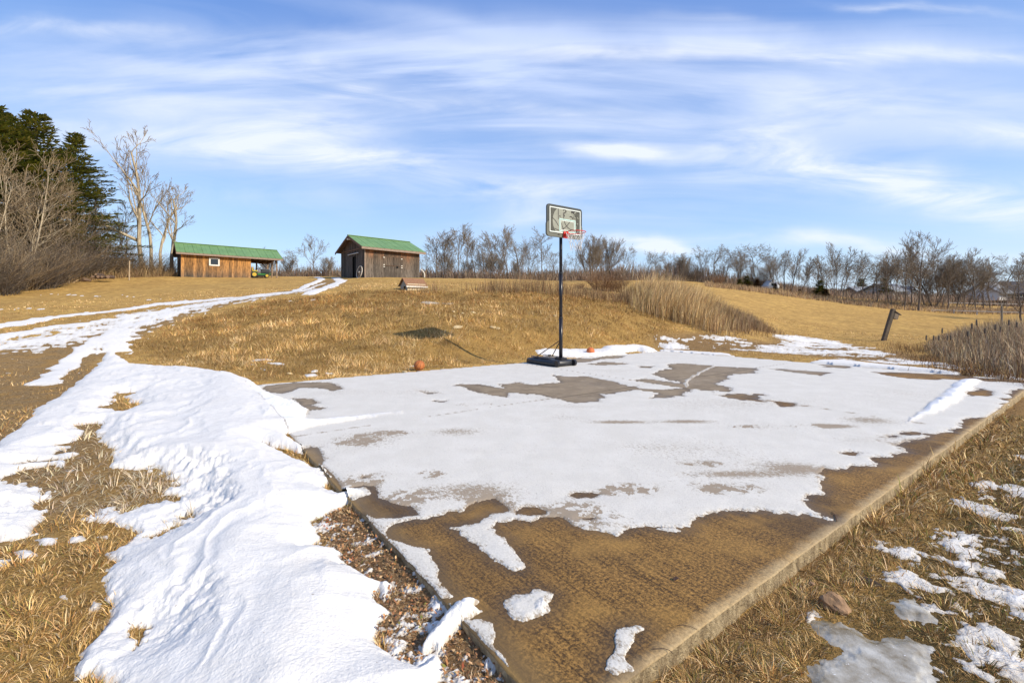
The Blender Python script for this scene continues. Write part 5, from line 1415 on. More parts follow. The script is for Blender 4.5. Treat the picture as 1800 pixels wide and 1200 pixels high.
# cattail heads standing clear of the stand
CTL = ['second cattail head from the left, on a short stalk', 'third cattail head from the left', 'leftmost cattail head, lowest of all', 'fourth from left, tall cattail head left of the gap', 'cattail head right of the gap near the field', 'small cattail head below the fifth one', 'cattail head standing highest at the middle of the stand', 'cattail head just right of the highest one', 'cattail head in the right half, lower than its neighbours', 'cattail head below the grey fence post', 'cattail head right of the grey fence post', 'rightmost cattail head by the frame edge', 'cattail head left of the tallest pair', 'short cattail head left below the grey fence post']
for ci_, (a, b_, hh_) in enumerate(((1640, 592, .95), (1649, 588, 1.0), (1627, 598, .8), (1655, 575, 1.15), (1670, 590, 1.0), (1664, 596, .9), (1707, 566, 1.3), (1715, 560, 1.35), (1730, 574, 1.2), (1748, 568, 1.25), (1772, 560, 1.3), (1786, 564, 1.2), (1700, 580, 1.1), (1757, 572, 1.2))):
    d = 15.5 if a < 1690 else 13.5
    xw = (a - CX) / FPX * d; zt_ = HC + (HY - b_) / FPX * d; zb_ = float(gz(np.array([xw]), np.array([d]))[0])
    e = empty('cattail', (xw, d, zb_ - .02), 0, CTL[ci_], 'cattail', 'cattail heads above the stand')
    H_ = max(zt_ - zb_, .6)
    V_, F_ = tubes([((0, 0, 0), (.02, 0, H_ - .17), .006, .005)], 5); m1_ = mesh_np('stem', V_, F_); link('stem', m1_, MB_TWIGT, e)
    V_, F_ = tubes([((.02, 0, H_ - .18), (.022, 0, H_ - .16), .008, .02), ((.022, 0, H_ - .16), (.028, 0, H_ - .03), .021, .021), ((.028, 0, H_ - .03), (.03, 0, H_), .02, .004)], 7); m1_ = mesh_np('head', V_, F_); link('head', m1_, MB_DARK, e)

# ================================================================== built things
def box_mesh(name='plank', bev=0.0):
    me = bpy.data.meshes.new(name)
    v = [(x, y, z) for x in (-.5, .5) for y in (-.5, .5) for z in (-.5, .5)]
    f = [(0, 1, 3, 2), (4, 6, 7, 5), (0, 4, 5, 1), (2, 3, 7, 6), (0, 2, 6, 4), (1, 5, 7, 3)]
    me.from_pydata(v, [], f); me.update(); return me


class MB:
    """collects primitive shapes into one mesh"""
    def __init__(s): s.v = []; s.f = []
    def add(s, v, f):
        o = len(s.v); s.v += [tuple(p) for p in v]; s.f += [tuple(i + o for i in q) for q in f]; return s
    def box(s, x0, x1, y0, y1, z0, z1):
        return s.add([(x, y, z) for x in (x0, x1) for y in (y0, y1) for z in (z0, z1)], [(0, 1, 3, 2), (4, 6, 7, 5), (0, 4, 5, 1), (2, 3, 7, 6), (0, 2, 6, 4), (1, 5, 7, 3)])
    def tube(s, p0, p1, r0, r1=None, n=10, cap=True):
        r1 = r0 if r1 is None else r1
        p0 = Vector(p0); p1 = Vector(p1); d = (p1 - p0).normalized()
        up = Vector((0, 0, 1)) if abs(d.z) < .95 else Vector((1, 0, 0)); a = d.cross(up).normalized(); b = d.cross(a)
        v = [p + (a * cos(2 * pi * k / n) + b * sin(2 * pi * k / n)) * r for p, r in ((p0, r0), (p1, r1)) for k in range(n)]
        f = [(k, (k + 1) % n, n + (k + 1) % n, n + k) for k in range(n)]
        if cap: f += [tuple(range(n))[::-1], tuple(range(n, 2 * n))]
        return s.add(v, f)
    def path(s, pts, r, n=8, closed=False):
        k = len(pts)
        for i in range(k if closed else k - 1): s.tube(pts[i], pts[(i + 1) % k], r, r, n, cap=not closed)
        return s
    def torus(s, c, R_, r, ax=(0, 0, 1), n=28, m=8, a0=0, a1=2 * pi):
        ax = Vector(ax).normalized(); up = Vector((0, 0, 1)) if abs(ax.z) < .9 else Vector((1, 0, 0)); a = ax.cross(up).normalized(); b = ax.cross(a); c = Vector(c)
        full = abs(a1 - a0 - 2 * pi) < 1e-6; v = []; f = []
        kn = n if full else n + 1
        for i in range(kn):
            t = a0 + (a1 - a0) * i / n; e = a * cos(t) + b * sin(t)
            for j in range(m):
                q = 2 * pi * j / m; v.append(c + e * (R_ + r * cos(q)) + ax * r * sin(q))
        for i in range(n):
            i2 = (i + 1) % kn
            for j in range(m):
                f.append((i * m + j, i2 * m + j, i2 * m + (j + 1) % m, i * m + (j + 1) % m))
        return s.add(v, f)
    def disc(s, c, r, ax, n=20, w=0.01):
        ax = Vector(ax).normalized(); return s.tube(Vector(c) - ax * w / 2, Vector(c) + ax * w / 2, r, r, n)
    def prism(s, poly, z0, z1, tf=None):
        n = len(poly); v = [(p[0], p[1], z0) for p in poly] + [(p[0], p[1], z1) for p in poly]
        if tf: v = [tf(*q) for q in v]
        return s.add(v, [tuple(range(n))[::-1], tuple(range(n, 2 * n))] + [(k, (k + 1) % n, n + (k + 1) % n, n + k) for k in range(n)])
    def build(s, name, mat, parent=None, smooth=False, bevel=0.0, **kw):
        me = bpy.data.meshes.new(name); me.from_pydata(s.v, [], s.f); me.update()
        import bmesh
        bm = bmesh.new(); bm.from_mesh(me); bmesh.ops.recalc_face_normals(bm, faces=bm.faces)
        if bevel: bmesh.ops.bevel(bm, geom=bm.edges[:], offset=bevel, segments=2, profile=0.7, affect='EDGES', clamp_overlap=True)
        bm.to_mesh(me); bm.free()
        if smooth: me.polygons.foreach_set('use_smooth', [True] * len(me.polygons))
        return link(name, me, mat, parent, **kw)


def wood(name, top, mid, bot, h0, h1, vs=1.0):
    """weathered boards: the colour under the eaves is kept, lower down it has greyed (z = height above base)"""
    m, nt, b = newmat(name)
    P = pos(nt); sp_ = N(nt, 'ShaderNodeSeparateXYZ', None, Vector=P)
    rnd = nt.nodes.new('ShaderNodeObjectInfo').outputs['Random']
    st = noise(nt, mapping(nt, P, scale=(1, 1, 0.12)), 16, 5, 0.7)
    big = noise(nt, mapping(nt, P, scale=(1, 1, 0.3)), 2.2, 4, 0.6)
    hgt = mth(nt, 'ADD', sp_.outputs[2], mth(nt, 'MULTIPLY', mth(nt, 'SUBTRACT', big, 0.5), 1.3))
    hgt = mth(nt, 'ADD', hgt, mth(nt, 'MULTIPLY', mth(nt, 'SUBTRACT', rnd, 0.5), 0.5))
    f = mth(nt, 'DIVIDE', mth(nt, 'SUBTRACT', hgt, h0), (h1 - h0), clamp=True)
    c = ramp(nt, f, [(0.0, bot), (0.45, mid), (1.0, top)])
    c = mixc(nt, ramp(nt, st, [(0.38, 0.7), (0.56, 0.0)]), c, (0.035, 0.026, 0.02))
    c = mixc(nt, ramp(nt, st, [(0.60, 0.0), (0.75, 0.5)]), c, (0.42, 0.33, 0.22))
    br_ = mth(nt, 'MULTIPLY_ADD', rnd, 0.7, 0.65)
    c = mixc(nt, 1.0, c, N(nt, 'ShaderNodeCombineColor', None, Red=br_, Green=br_, Blue=br_).outputs[0], 'MULTIPLY')
    nt.links.new(c, b.inputs['Base Color']); b.inputs['Roughness'].default_value = 0.88; b.inputs['Specular IOR Level'].default_value = 0.15
    bump(nt, b, st, 0.6, 0.01)
    return m


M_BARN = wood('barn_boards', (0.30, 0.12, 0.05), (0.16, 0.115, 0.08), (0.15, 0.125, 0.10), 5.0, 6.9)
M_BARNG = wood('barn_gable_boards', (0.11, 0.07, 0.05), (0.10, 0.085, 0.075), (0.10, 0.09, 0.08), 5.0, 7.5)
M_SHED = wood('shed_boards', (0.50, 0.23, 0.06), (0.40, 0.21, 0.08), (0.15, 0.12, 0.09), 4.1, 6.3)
M_BEAM = simple('dark_timber', (0.14, 0.08, 0.05), 0.85, var=0.35)
M_FASC = simple('weathered_fascia', (0.26, 0.19, 0.14), 0.8, var=0.25)
M_WTRIM = simple('white_trim', (0.72, 0.68, 0.58), 0.6, var=0.12)
M_GLASS = simple('dark_window_glass', (0.02, 0.025, 0.028), 0.08, spec=0.6)
M_BLACK = simple('black_void_shade', (0.006, 0.006, 0.006), 0.9)  # near-black colour standing in for the shade inside openings
M_DIRT = simple('dirt_floor', (0.16, 0.11, 0.07), 0.95, var=0.3)
m, nt, b = newmat('green_metal_roof')
P = pos(nt); n_ = noise(nt, P, 1.4, 5, 0.6); rnd = nt.nodes.new('ShaderNodeObjectInfo').outputs['Random']
c = mixc(nt, ramp(nt, n_, [(0.35, 0.0), (0.7, 1.0)]), (0.12, 0.225, 0.07), (0.175, 0.295, 0.10))
c = mixc(nt, mth(nt, 'MULTIPLY', rnd, 0.25), c, (0.18, 0.31, 0.14))
nt.links.new(c, b.inputs['Base Color']); b.inputs['Roughness'].default_value = 0.5; b.inputs['Metallic'].default_value = 0.0
M_ROOF = m
UNIT = box_mesh('plank'); 


def plank(me, mat_slot, parent, c, size, name='plank', rot=None):
    o = link(name, me, mat_slot, parent, c, rot, size); return o


def board_me(mat, name='plank'):
    me = box_mesh(name); me.materials.append(mat); return me


def roof_panels(parent, L0, L1, y_e, z_e, y_r, z_r, n, mat, name='roof_panel'):
    """ribbed sheets on one slope: from eave (y_e, z_e) up to ridge (y_r, z_r), split along x"""
    w_ = (L1 - L0) / n; mb = MB()
    dy, dz = y_r - y_e, z_r - z_e; Ls = math.hypot(dy, dz); ny, nz = -dz / Ls, dy / Ls
    if nz < 0: ny, nz = -ny, -nz
    prof = [(0, 0), (0.02, 0.022), (0.05, 0.022), (0.07, 0), (w_ / 2 - 0.03, 0), (w_ / 2 - 0.015, 0.012), (w_ / 2 + 0.015, 0.012), (w_ / 2 + 0.03, 0), (w_ - 0.004, 0)]
    v = []
    for (yy, zz_) in ((y_e, z_e), (y_r, z_r)):
        for (a, h) in prof: v.append((a, yy + ny * h, zz_ + nz * h))
        for (a, h) in reversed(prof): v.append((a, yy + ny * (h - 0.012), zz_ + nz * (h - 0.012)))
    k = 2 * len(prof)
    f = [(i, (i + 1) % k, k + (i + 1) % k, k + i) for i in range(k)] + [tuple(range(k)), tuple(range(k, 2 * k))[::-1]]
    mb.add(v, f); first = mb.build(name, mat, parent)
    first.location = (L0, 0, 0)
    for i in range(1, n):
        o = link(name, first.data, None, parent, (L0 + i * w_, 0, 0))


def roof_deck(parent, L0, L1, y_e, z_e, y_r, z_r):
    MB().add([(L0, y_e, z_e), (L1, y_e, z_e), (L1, y_r, z_r), (L0, y_r, z_r), (L0, y_e, z_e + .014), (L1, y_e, z_e + .014), (L1, y_r, z_r + .014), (L0, y_r, z_r + .014)], [(0, 1, 2, 3), (4, 7, 6, 5), (0, 4, 5, 1), (1, 5, 6, 2), (2, 6, 7, 3), (3, 7, 4, 0)]).build('roof_deck', M_BEAM, parent)


def wall_boards(parent, p0, p1, z0, ztop, n, me, thick=0.03, gaps=(), out=(0, -1)):
    """vertical boards from p0 to p1 (local xy); ztop(t) height; gaps: list of (t0, t1, zlo, zhi) openings"""
    R = random.Random(int(abs(p0[0] * 100 + p1[1] * 37)) + n)
    L = math.hypot(p1[0] - p0[0], p1[1] - p0[1]); ang = math.atan2(p1[1] - p0[1], p1[0] - p0[0])
    for i in range(n):
        t = (i + 0.5) / n; x_ = p0[0] + (p1[0] - p0[0]) * t; y_ = p0[1] + (p1[1] - p0[1]) * t
        off = R.uniform(-0.006, 0.012); zt = ztop(t); spans = [(z0 + R.uniform(-0.02, 0.03), zt)]
        for (a, b_, lo, hi) in gaps:
            if a <= t <= b_:
                new = []
                for (s0, s1) in spans:
                    if lo > s0 + 0.02: new.append((s0, min(lo, s1)))
                    if hi < s1 - 0.02: new.append((max(hi, s0), s1))
                spans = new
        for (s0, s1) in spans:
            plank(me, None, parent, (x_ + out[0] * off, y_ + out[1] * off, (s0 + s1) / 2), (L / n * R.uniform(0.93, 0.985), thick, s1 - s0), rot=(0, 0, ang))


# ---------------- barn with gable end (local x along the long wall, y into the depth, origin at near corner)
def frame_at(px, d, dirx, z=None):
    xw = (px - CX) / FPX * d
    zz_ = float(gz(np.array([xw]), np.array([d]))[0]) if z is None else z
    return (xw, d, zz_), math.atan2(dirx[1], dirx[0])


loc, rz = frame_at(641, 38, (.75, .66), 4.10)
barn = empty('barn', loc, rz, 'two storey high grey brown board barn with green metal roof and sliding gable door', 'barn')
BL, BW, BH, BR = 5.15, 5.1, 2.63, 3.72
MEB = board_me(M_BARN); MEG = board_me(M_BARNG)
wall_boards(barn, (0, 0), (BL, 0), -0.2, lambda t: BH, 27, MEB)
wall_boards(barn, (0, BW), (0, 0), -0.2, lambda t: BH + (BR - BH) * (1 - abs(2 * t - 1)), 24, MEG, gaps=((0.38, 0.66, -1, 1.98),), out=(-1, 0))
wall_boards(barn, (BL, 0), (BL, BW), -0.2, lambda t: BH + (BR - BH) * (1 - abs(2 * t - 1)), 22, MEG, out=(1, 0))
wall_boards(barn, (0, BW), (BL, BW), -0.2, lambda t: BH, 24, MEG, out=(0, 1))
MB().box(0.05, BL - .05, 0.05, BW - .05, -0.25, -0.02).build('floor', M_DIRT, barn)
oh, oe = 0.42, 0.38; sl_ = (BR - BH) / (BW / 2)
ze = BH - oe * sl_ + 0.06; zr_ = BR + 0.06
roof_panels(barn, -oh, BL + oh, -oe, ze + 0.05, BW / 2, zr_ + 0.05, 9, M_ROOF)
roof_panels(barn, -oh, BL + oh, BW + oe, ze + 0.05, BW / 2, zr_ + 0.05, 9, M_ROOF)
roof_deck(barn, -oh + .025, BL + oh - .025, -oe + .01, ze + .015, BW / 2 - .01, zr_ + .015); roof_deck(barn, -oh + .025, BL + oh - .025, BW + oe - .01, ze + .015, BW / 2 + .01, zr_ + .015)
MB().box(-oh - .01, BL + oh + .01, BW / 2 - 0.10, BW / 2 + 0.10, zr_ + 0.055, zr_ + 0.10).build('ridge_cap', M_ROOF, barn)
MB().box(-oh, BL + oh, -oe - 0.025, -oe, ze - 0.16, ze + 0.03).build('fascia', M_FASC, barn)
for xx in (-oh, BL + oh):
    for sgn in (0, 1):
        ya, yb = (-oe, BW / 2) if sgn == 0 else (BW + oe, BW / 2)
        o = MB(); th = 0.02
        o.add([(xx - th, ya, ze - .14), (xx + th, ya, ze - .14), (xx + th, yb, zr_ - .14), (xx - th, yb, zr_ - .14), (xx - th, ya, ze + .045), (xx + th, ya, ze + .045), (xx + th, yb, zr_ + .045), (xx - th, yb, zr_ + .045)], [(0, 1, 2, 3), (4, 7, 6, 5), (0, 4, 5, 1), (1, 5, 6, 2), (2, 6, 7, 3), (3, 7, 4, 0)])
        o.build('barge_board', M_BEAM, barn)
mb = MB()
for yy in (-.3, BW + .3):
    pass
for i in range(7):
    xx = -0.38 + i * (BL + 0.76) / 6
    mb.tube((xx, -oe + .03, ze - .05), (xx, BW / 2, zr_ - .03), 0.035, n=4); mb.tube((xx, BW + oe - .03, ze - .05), (xx, BW / 2, zr_ - .03), 0.035, n=4)
mb.build('rafters', M_BEAM, barn)
MB().box(-oh - .05, 0.0, BW / 2 - .05, BW / 2 + .05, BR - 0.30, BR - 0.16).build('hoist_beam', M_WTRIM, barn)
# sliding door: one leaf stands half open
dw = BW * .28
dleaf = empty('door', (0, 0, 0)); dleaf.parent = barn; bpy.data.objects.remove(dleaf)
leaf = MB().box(-0.09, -0.045, BW * (1 - .66) + dw * .42, BW * (1 - .38) + .05, 0.02, 2.02).build('sliding_door', M_BARNG, barn)
for k in range(5):
    y0 = BW * .34 + dw * .42 + k * 0.172
    MB().box(-0.105, -0.092, y0 + .008, y0 + .165, 0.03, 2.0).build('door_board', M_BARNG, leaf)
MB().tube((-0.12, BW * .20, 2.19), (-0.12, BW * .64, 2.19), 0.035, n=6).build('door_rail', simple('galvanised_rail', (0.62, 0.62, 0.60), 0.4, 0.3), barn)
MB().box(0.06, 0.10, BW * .3, BW * .7, 0, 2.1).build('interior_shade_sheet', M_BLACK, barn)  # black sheet behind the doorway, painted shade of the interior
MB().box(-0.06, -0.03, 0.1, BW - .1, 2.50, 2.60).build('girt', M_BEAM, barn)
# hatch doors on the long wall
hx0, hx1, hz0, hz1 = 1.62, 3.45, 1.18, 1.92
MB().box(hx0, hx1, -0.040, -0.034, hz1, hz1 + .03).box(hx0, hx1, -0.040, -0.034, hz0 - .03, hz0).build('hatch_gap', M_BEAM, barn)
hat = []
for (a, b_) in ((hx0, (hx0 + hx1) / 2 - .01), ((hx0 + hx1) / 2 + .01, hx1)):
    hat.append(MB().box(a + .01, b_ - .01, -0.058, -0.036, hz0 + .01, hz1 - .01).build('hatch', M_BARN, barn))
for (hx, hz_, hi) in ((hx0 + .07, 1.85, 0), (hx0 + .07, 1.22, 0), (hx0 + .07, 1.05, 0), (hx1 - .09, 1.82, 1), (hx1 - .09, 1.22, 1), (hx1 - .09, 1.05, 1)):
    MB().box(hx - .065, hx + .065, -0.072, -0.06, hz_ - .03, hz_ + .03).build('hinge', M_WTRIM, hat[hi])
MB().box(2.86, 3.02, -0.052, -0.030, 0.98, 1.17).build('cat_hole', M_BLACK, barn)  # black block on the boards, painted as the shade in the hole
MB().box(-0.03, 0.06, -0.05, -0.02, -.1, BH - .1).build('corner_board', M_FASC, barn)


def wheel(loc, R_, rz_, tilt, label, steel, name='wagon_wheel', half=False):
    e = empty(name, loc, rz_, label, 'wheel'); e.rotation_euler = (radians(tilt), 0, rz_)
    MB().torus((0, 0, R_), R_, 0.035, (0, 1, 0), 32, 6).build('rim', steel, e, True)
    MB().tube((0, -.08, R_), (0, .08, R_), 0.075, n=10).build('hub', steel, e)
    for k in range(8):
        a = 2 * pi * k / 8
        MB().tube((0, 0, R_), (cos(a) * R_ * .98, 0, R_ + sin(a) * R_ * .98), 0.016, n=5).build('spoke', M_FASC, e)
    return e


def bl(x_, y_, z_):
    c_, s_ = cos(rz), sin(rz); return (loc[0] + x_ * c_ - y_ * s_, loc[1] + x_ * s_ + y_ * c_, loc[2] + z_)


wheel(bl(-0.30, 0.55, 0.0), 0.52, rz + pi / 2, 9, 'spoked wagon wheel leaning against the shaded gable wall by the barn corner', simple('pale_wheel', (0.55, 0.50, 0.42), .7, var=.2))
p_ = bl(BL + 0.12, -0.15, 0.0)
mb = MB(); mb.torus((0, 0, 0.12), 0.62, 0.045, (0, 1, 0), 12, 6, radians(-65), radians(15)); 
o = mb.build('bent_pipe', M_WTRIM, None, True); o.location = (p_[0] - .35, p_[1], p_[2] + .35); tag(o, 'pale curved pipe standing at the right end of the barn', 'pipe')

# ---------------- open-sided shed
loc2, rz2 = frame_at(318, 39, (.77, .638), 4.12)
shed = empty('open_shed', loc2, rz2, 'long low orange brown board shed with green roof, window and open bay', 'shed')
SLn, SC, SW, SH_, SR = 7.55, 5.25, 4.0, 2.28, 3.18
MES = board_me(M_SHED)
wall_boards(shed, (0, 0), (SC, 0), -0.2, lambda t: SH_, 24, MES, gaps=((0.405, 0.50, 1.32, 1.90),))
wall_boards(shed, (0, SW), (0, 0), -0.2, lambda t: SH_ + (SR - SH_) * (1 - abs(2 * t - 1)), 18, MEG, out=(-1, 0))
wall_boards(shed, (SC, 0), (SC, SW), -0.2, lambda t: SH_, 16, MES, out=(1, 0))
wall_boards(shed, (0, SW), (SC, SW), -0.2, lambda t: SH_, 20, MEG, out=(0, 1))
MB().box(0.05, SLn - .05, 0.05, SW - .05, -0.25, -0.05).build('floor', M_DIRT, shed)
zes = SH_ - .35 * (SR - SH_) / (SW / 2) + .06
roof_panels(shed, -.35, SLn + .35, -.35, zes + .05, SW / 2, SR + .11, 13, M_ROOF); roof_panels(shed, -.35, SLn + .35, SW + .35, zes + .05, SW / 2, SR + .11, 13, M_ROOF)
roof_deck(shed, -.325, SLn + .325, -.34, zes + .015, SW / 2 - .01, SR + .075); roof_deck(shed, -.325, SLn + .325, SW + .34, zes + .015, SW / 2 + .01, SR + .075)
MB().box(-.36, SLn + .36, SW / 2 - .1, SW / 2 + .1, SR + .115, SR + .155).build('ridge_cap', M_ROOF, shed)
MB().box(-.35, SLn + .35, -.375, -.35, zes - .13, zes + .03).build('fascia', M_FASC, shed)
for xx in (-.35, SLn + .35):
    for ya, yb in ((-.35, SW / 2), (SW + .35, SW / 2)):
        o = MB(); th = 0.02
        o.add([(xx - th, ya, zes - .12), (xx + th, ya, zes - .12), (xx + th, yb, SR - .08), (xx - th, yb, SR - .08), (xx - th, ya, zes + .045), (xx + th, ya, zes + .045), (xx + th, yb, SR + .105), (xx - th, yb, SR + .105)], [(0, 1, 2, 3), (4, 7, 6, 5), (0, 4, 5, 1), (1, 5, 6, 2), (2, 6, 7, 3), (3, 7, 4, 0)])
        o.build('barge_board', M_BEAM, shed)
M_POST = simple('old_posts', (0.24, 0.17, 0.11), 0.85, var=.25)
for (xx, yy) in ((SLn - .1, 0.06), (SLn - .1, SW - .06), (SLn - .1, SW / 2), (SLn - 1.1, SW - .06)):
    MB().box(xx - .06, xx + .06, yy - .06, yy + .06, -.2, SH_).build('post', M_POST, shed)
MB().box(SC, SLn + .1, 0.0, 0.10, SH_ - .22, SH_).build('header_beam', M_BEAM, shed)
MB().box(SC, SLn + .1, SW - .10, SW, SH_ - .22, SH_).build('header_beam', M_BEAM, shed)
for xx in (SC + .5, SC + 1.1, SC + 1.7, SLn - .1):
    MB().box(xx - .03, xx + .03, 0.1, SW - .1, SH_ - .16, SH_ - .02).build('joist', M_BEAM, shed)
MB().tube((SLn - .1, SW - .06, SH_ - .75), (SLn - .7, SW - .06, SH_ - .12), .05, n=4).build('brace', M_BEAM, shed)
MB().tube((SLn - .1, .06, SH_ - .7), (SLn - .1, .7, SH_ - .12), .05, n=4).build('brace', M_BEAM, shed)
mb = MB()
for i in range(9):
    xx = -.3 + i * (SLn + .6) / 8; mb.tube((xx, -.3, zes), (xx, SW / 2, SR + .04), 0.035, n=4); mb.tube((xx, SW + .3, zes), (xx, SW / 2, SR + .04), 0.035, n=4)
mb.build('rafters', M_BEAM, shed)
wx0, wx1 = SC * .405 - .03, SC * .50 + .08
fr = MB().box(wx0 - .09, wx1 + .09, -.06, -.02, 1.83, 1.94).box(wx0 - .09, wx1 + .09, -.06, -.02, 1.24, 1.35).box(wx0 - .09, wx0 + .02, -.06, -.02, 1.35, 1.83).box(wx1 - .02, wx1 + .09, -.06, -.02, 1.35, 1.83).build('window', M_WTRIM, shed)
MB().box(wx0 + .01, wx1 - .01, -.035, -.025, 1.34, 1.84).build('pane', M_GLASS, fr)
mb = MB()
# ---------------- garden tractor in the open bay
c2, s2 = cos(rz2), sin(rz2)
def sl_pt(x_, y_, z_=0.0): return (loc2[0] + x_ * c2 - y_ * s2, loc2[1] + x_ * s2 + y_ * c2, loc2[2] + z_)
tp = sl_pt(SC + .75, 0.35); tzz = max(float(gz(np.array([tp[0]]), np.array([tp[1]]))[0]), loc2[2] - .02)
tr_ = empty('garden_tractor', (tp[0], tp[1], tzz + .02), rz2 - .1, 'small green garden tractor with yellow wheels and black cover parked in the open bay', 'tractor')
M_JG = simple('tractor_green', (0.03, 0.16, 0.03), 0.35); M_JY = simple('tractor_yellow', (0.50, 0.34, 0.03), 0.4); M_RUB = simple('rubber', (0.02, 0.02, 0.02), .8); M_TARP = simple('black_vinyl', (0.02, 0.022, 0.025), .45, var=.3, vscale=5)
for (xx, yy, R_, wt) in ((-.42, -.36, .27, .2), (-.42, .36, .27, .2), (.62, -.34, .19, .14), (.62, .34, .19, .14)):
    w_ = MB().tube((xx, yy - wt / 2, R_), (xx, yy + wt / 2, R_), R_, n=18).build('wheel', M_RUB, tr_)
    MB().tube((xx, yy - wt / 2 - .012, R_), (xx, yy + wt / 2 + .012, R_), R_ * .66, n=16).build('rim', M_JY, w_)
MB().box(-.6, .75, -.17, .17, .25, .42).build('chassis', M_JG, tr_, bevel=.02)
MB().box(.15, .88, -.22, .22, .42, .82).build('hood', M_TARP, tr_, bevel=.06)
MB().box(-.55, -.2, -.46, .46, .5, .56).build('fender', M_JG, tr_, bevel=.02)
MB().box(-.55, -.15, -.22, .22, .56, .68).box(-.6, -.5, -.22, .22, .6, .98).build('seat', M_JY, tr_, bevel=.03)
MB().torus((.02, 0, .9), .17, .018, (-.5, 0, 1), 18, 6).build('steering_wheel', M_RUB, tr_, True); MB().tube((.2, 0, .6), (.02, 0, .9), .02, n=6).build('steering_column', M_RUB, tr_)
MB().box(-.25, .4, -.42, .42, .1, .2).build('mower_deck', M_RUB, tr_, bevel=.03)
MB().box(.85, .92, -.18, .18, .3, .5).build('bumper', M_JG, tr_)

# ---------------- dog house on the brow
loc3, rz3 = frame_at(716, 20.0, (.8, .6))
dog = empty('dog_house', (loc3[0], loc3[1], loc3[2] - .05), rz3, 'small cream dog house with brown shingle roof on the brow of the mound', 'dog house')
M_CREAM = simple('cream_siding', (0.72, 0.62, 0.42), .7, var=.08); M_GSIDE = simple('grey_green_board', (0.33, 0.31, 0.25), .8, var=.15)
DL, DW, DH, DR = .86, .74, .31, .60
for k in range(4):
    MB().box(0, DL, -.012 - .004 * (k % 2), 0.008, k * .09, k * .09 + .086).build('siding_board', M_CREAM, dog)
MB().box(0, DL, DW - .02, DW, 0, DH).build('back_wall', M_CREAM, dog); MB().prism([(0.02, 0), (DW - .02, 0), (DW - .02, DH), (DW / 2, DR - .03), (0.02, DH)], DL - .02, DL, tf=lambda a, b_, c_: (c_, a, b_)).build('gable_wall', M_GSIDE, dog)
MB().prism([(0.012, 0), (.17, 0), (.17, .2), (.22, .26), (.36, .26), (.41, .2), (.41, 0), (DW - .02, 0), (DW - .02, DH), (DW / 2, DR - .03), (0.012, DH)], 0, .02, tf=lambda a, b_, c_: (c_, a, b_)).build('gable_wall', M_GSIDE, dog)
MB().box(.06, .08, .1, .5, 0, .3).build('opening_shade_sheet', M_BLACK, dog)  # black sheet behind the cut-out, painted shade of the inside
M_SHG = simple('brown_shingles', (0.26, 0.135, 0.07), .9, var=.3, vscale=30)
for row in range(6):
    ov_ = .09
    t0, t1 = row / 6, (row + 1) / 6 + .02
    for sgn, nm_ in ((0, 'shingle_row'), (1, 'shingle_row')):
        y0 = -.09 + (DW / 2 + .09) * t0; y1 = -.09 + (DW / 2 + .09) * min(t1, 1); sl3 = (DR - DH) / (DW / 2); za = DH - .09 * sl3 + (y0 + .09) * sl3 + .03; zb_ = DH - .09 * sl3 + (y1 + .09) * sl3 + .03
        if sgn: y0, y1 = DW - y0, DW - y1
        MB().add([(-.08, y0, za + .012), (DL + .08, y0, za + .012), (DL + .08, y1, zb_), (-.08, y1, zb_), (-.08, y0, za - .008), (DL + .08, y0, za - .008), (DL + .08, y1, zb_ - .012), (-.08, y1, zb_ - .012)], [(0, 1, 2, 3), (4, 7, 6, 5), (0, 4, 5, 1), (1, 5, 6, 2), (2, 6, 7, 3), (3, 7, 4, 0)]).build(nm_, M_SHG, dog)
MB().box(-.08, DL + .08, -.105, -.09, DH - .09 * .84 - .035, DH - .09 * .84 + .03).build('eave_trim', M_WTRIM, dog)

# ---------------- basketball hoop
PX, PY = 1.17, 10.98
RZB = math.atan2(SU[1], SU[0])            # board parallel to the slab's long side
hoop = empty('basketball_hoop', (PX, PY, 0.008), RZB, 'portable basketball hoop with black pole, water filled base and torn net', 'basketball hoop')
M_PL = simple('black_plastic', (0.022, 0.023, 0.026), 0.38, var=.35, vscale=6, bmp=.1); M_PO = simple('black_pole', (0.013, 0.012, 0.015), 0.3)
# base tank: local x along U, y along V (behind the pole)
tank = MB()
prof = [(-.33, .02), (-.33, .10), (-.29, .15), (-.10, .165), (.10, .165), (.29, .15), (.33, .10), (.33, .02)]
ys = [(-.16, .72), (-.10, .95), (.05, 1.0), (.40, 1.0), (.75, .98), (.95, .9), (1.02, .62)]
v = []; f = []
for (yy, k_) in ys:
    for (a, h) in prof: v.append((a * (k_ if abs(a) > .2 else 1), yy, .015 + (h - .02) * (k_ if yy > .8 or yy < -.1 else 1)))
q = len(prof)
for i in range(len(ys) - 1):
    for j in range(q):
        f.append((i * q + j, i * q + (j + 1) % q, (i + 1) * q + (j + 1) % q, (i + 1) * q + j))
f += [tuple(range(q)), tuple(range((len(ys) - 1) * q, len(ys) * q))[::-1]]
tank.add(v, f)
tk = tank.build('base', M_PL, hoop, True)
for xx in (-.2, 0.2):
    MB().box(xx - .05, xx + .05, .15, .85, .172, .186).build('rib', M_PL, tk, bevel=.008)
MB().tube((.18, .62, .17), (.18, .62, .21), .04, n=12).build('fill_cap', M_PL, tk)
for xx in (-.27, .27):
    MB().tube((xx - .03, -.17, .075), (xx + .03, -.17, .075), .075, n=14).build('wheel', M_PO, tk)
MB().box(-.09, .09, -.12, .12, .13, .20).build('bracket', M_PO, hoop, bevel=.01)
MB().tube((0, 0, .02), (0, 0, 1.18), .044, n=16).build('pole', M_PO, hoop, True)
MB().tube((0, 0, 1.14), (0, 0, 2.25), .041, n=16).build('pole', M_PO, hoop, True)
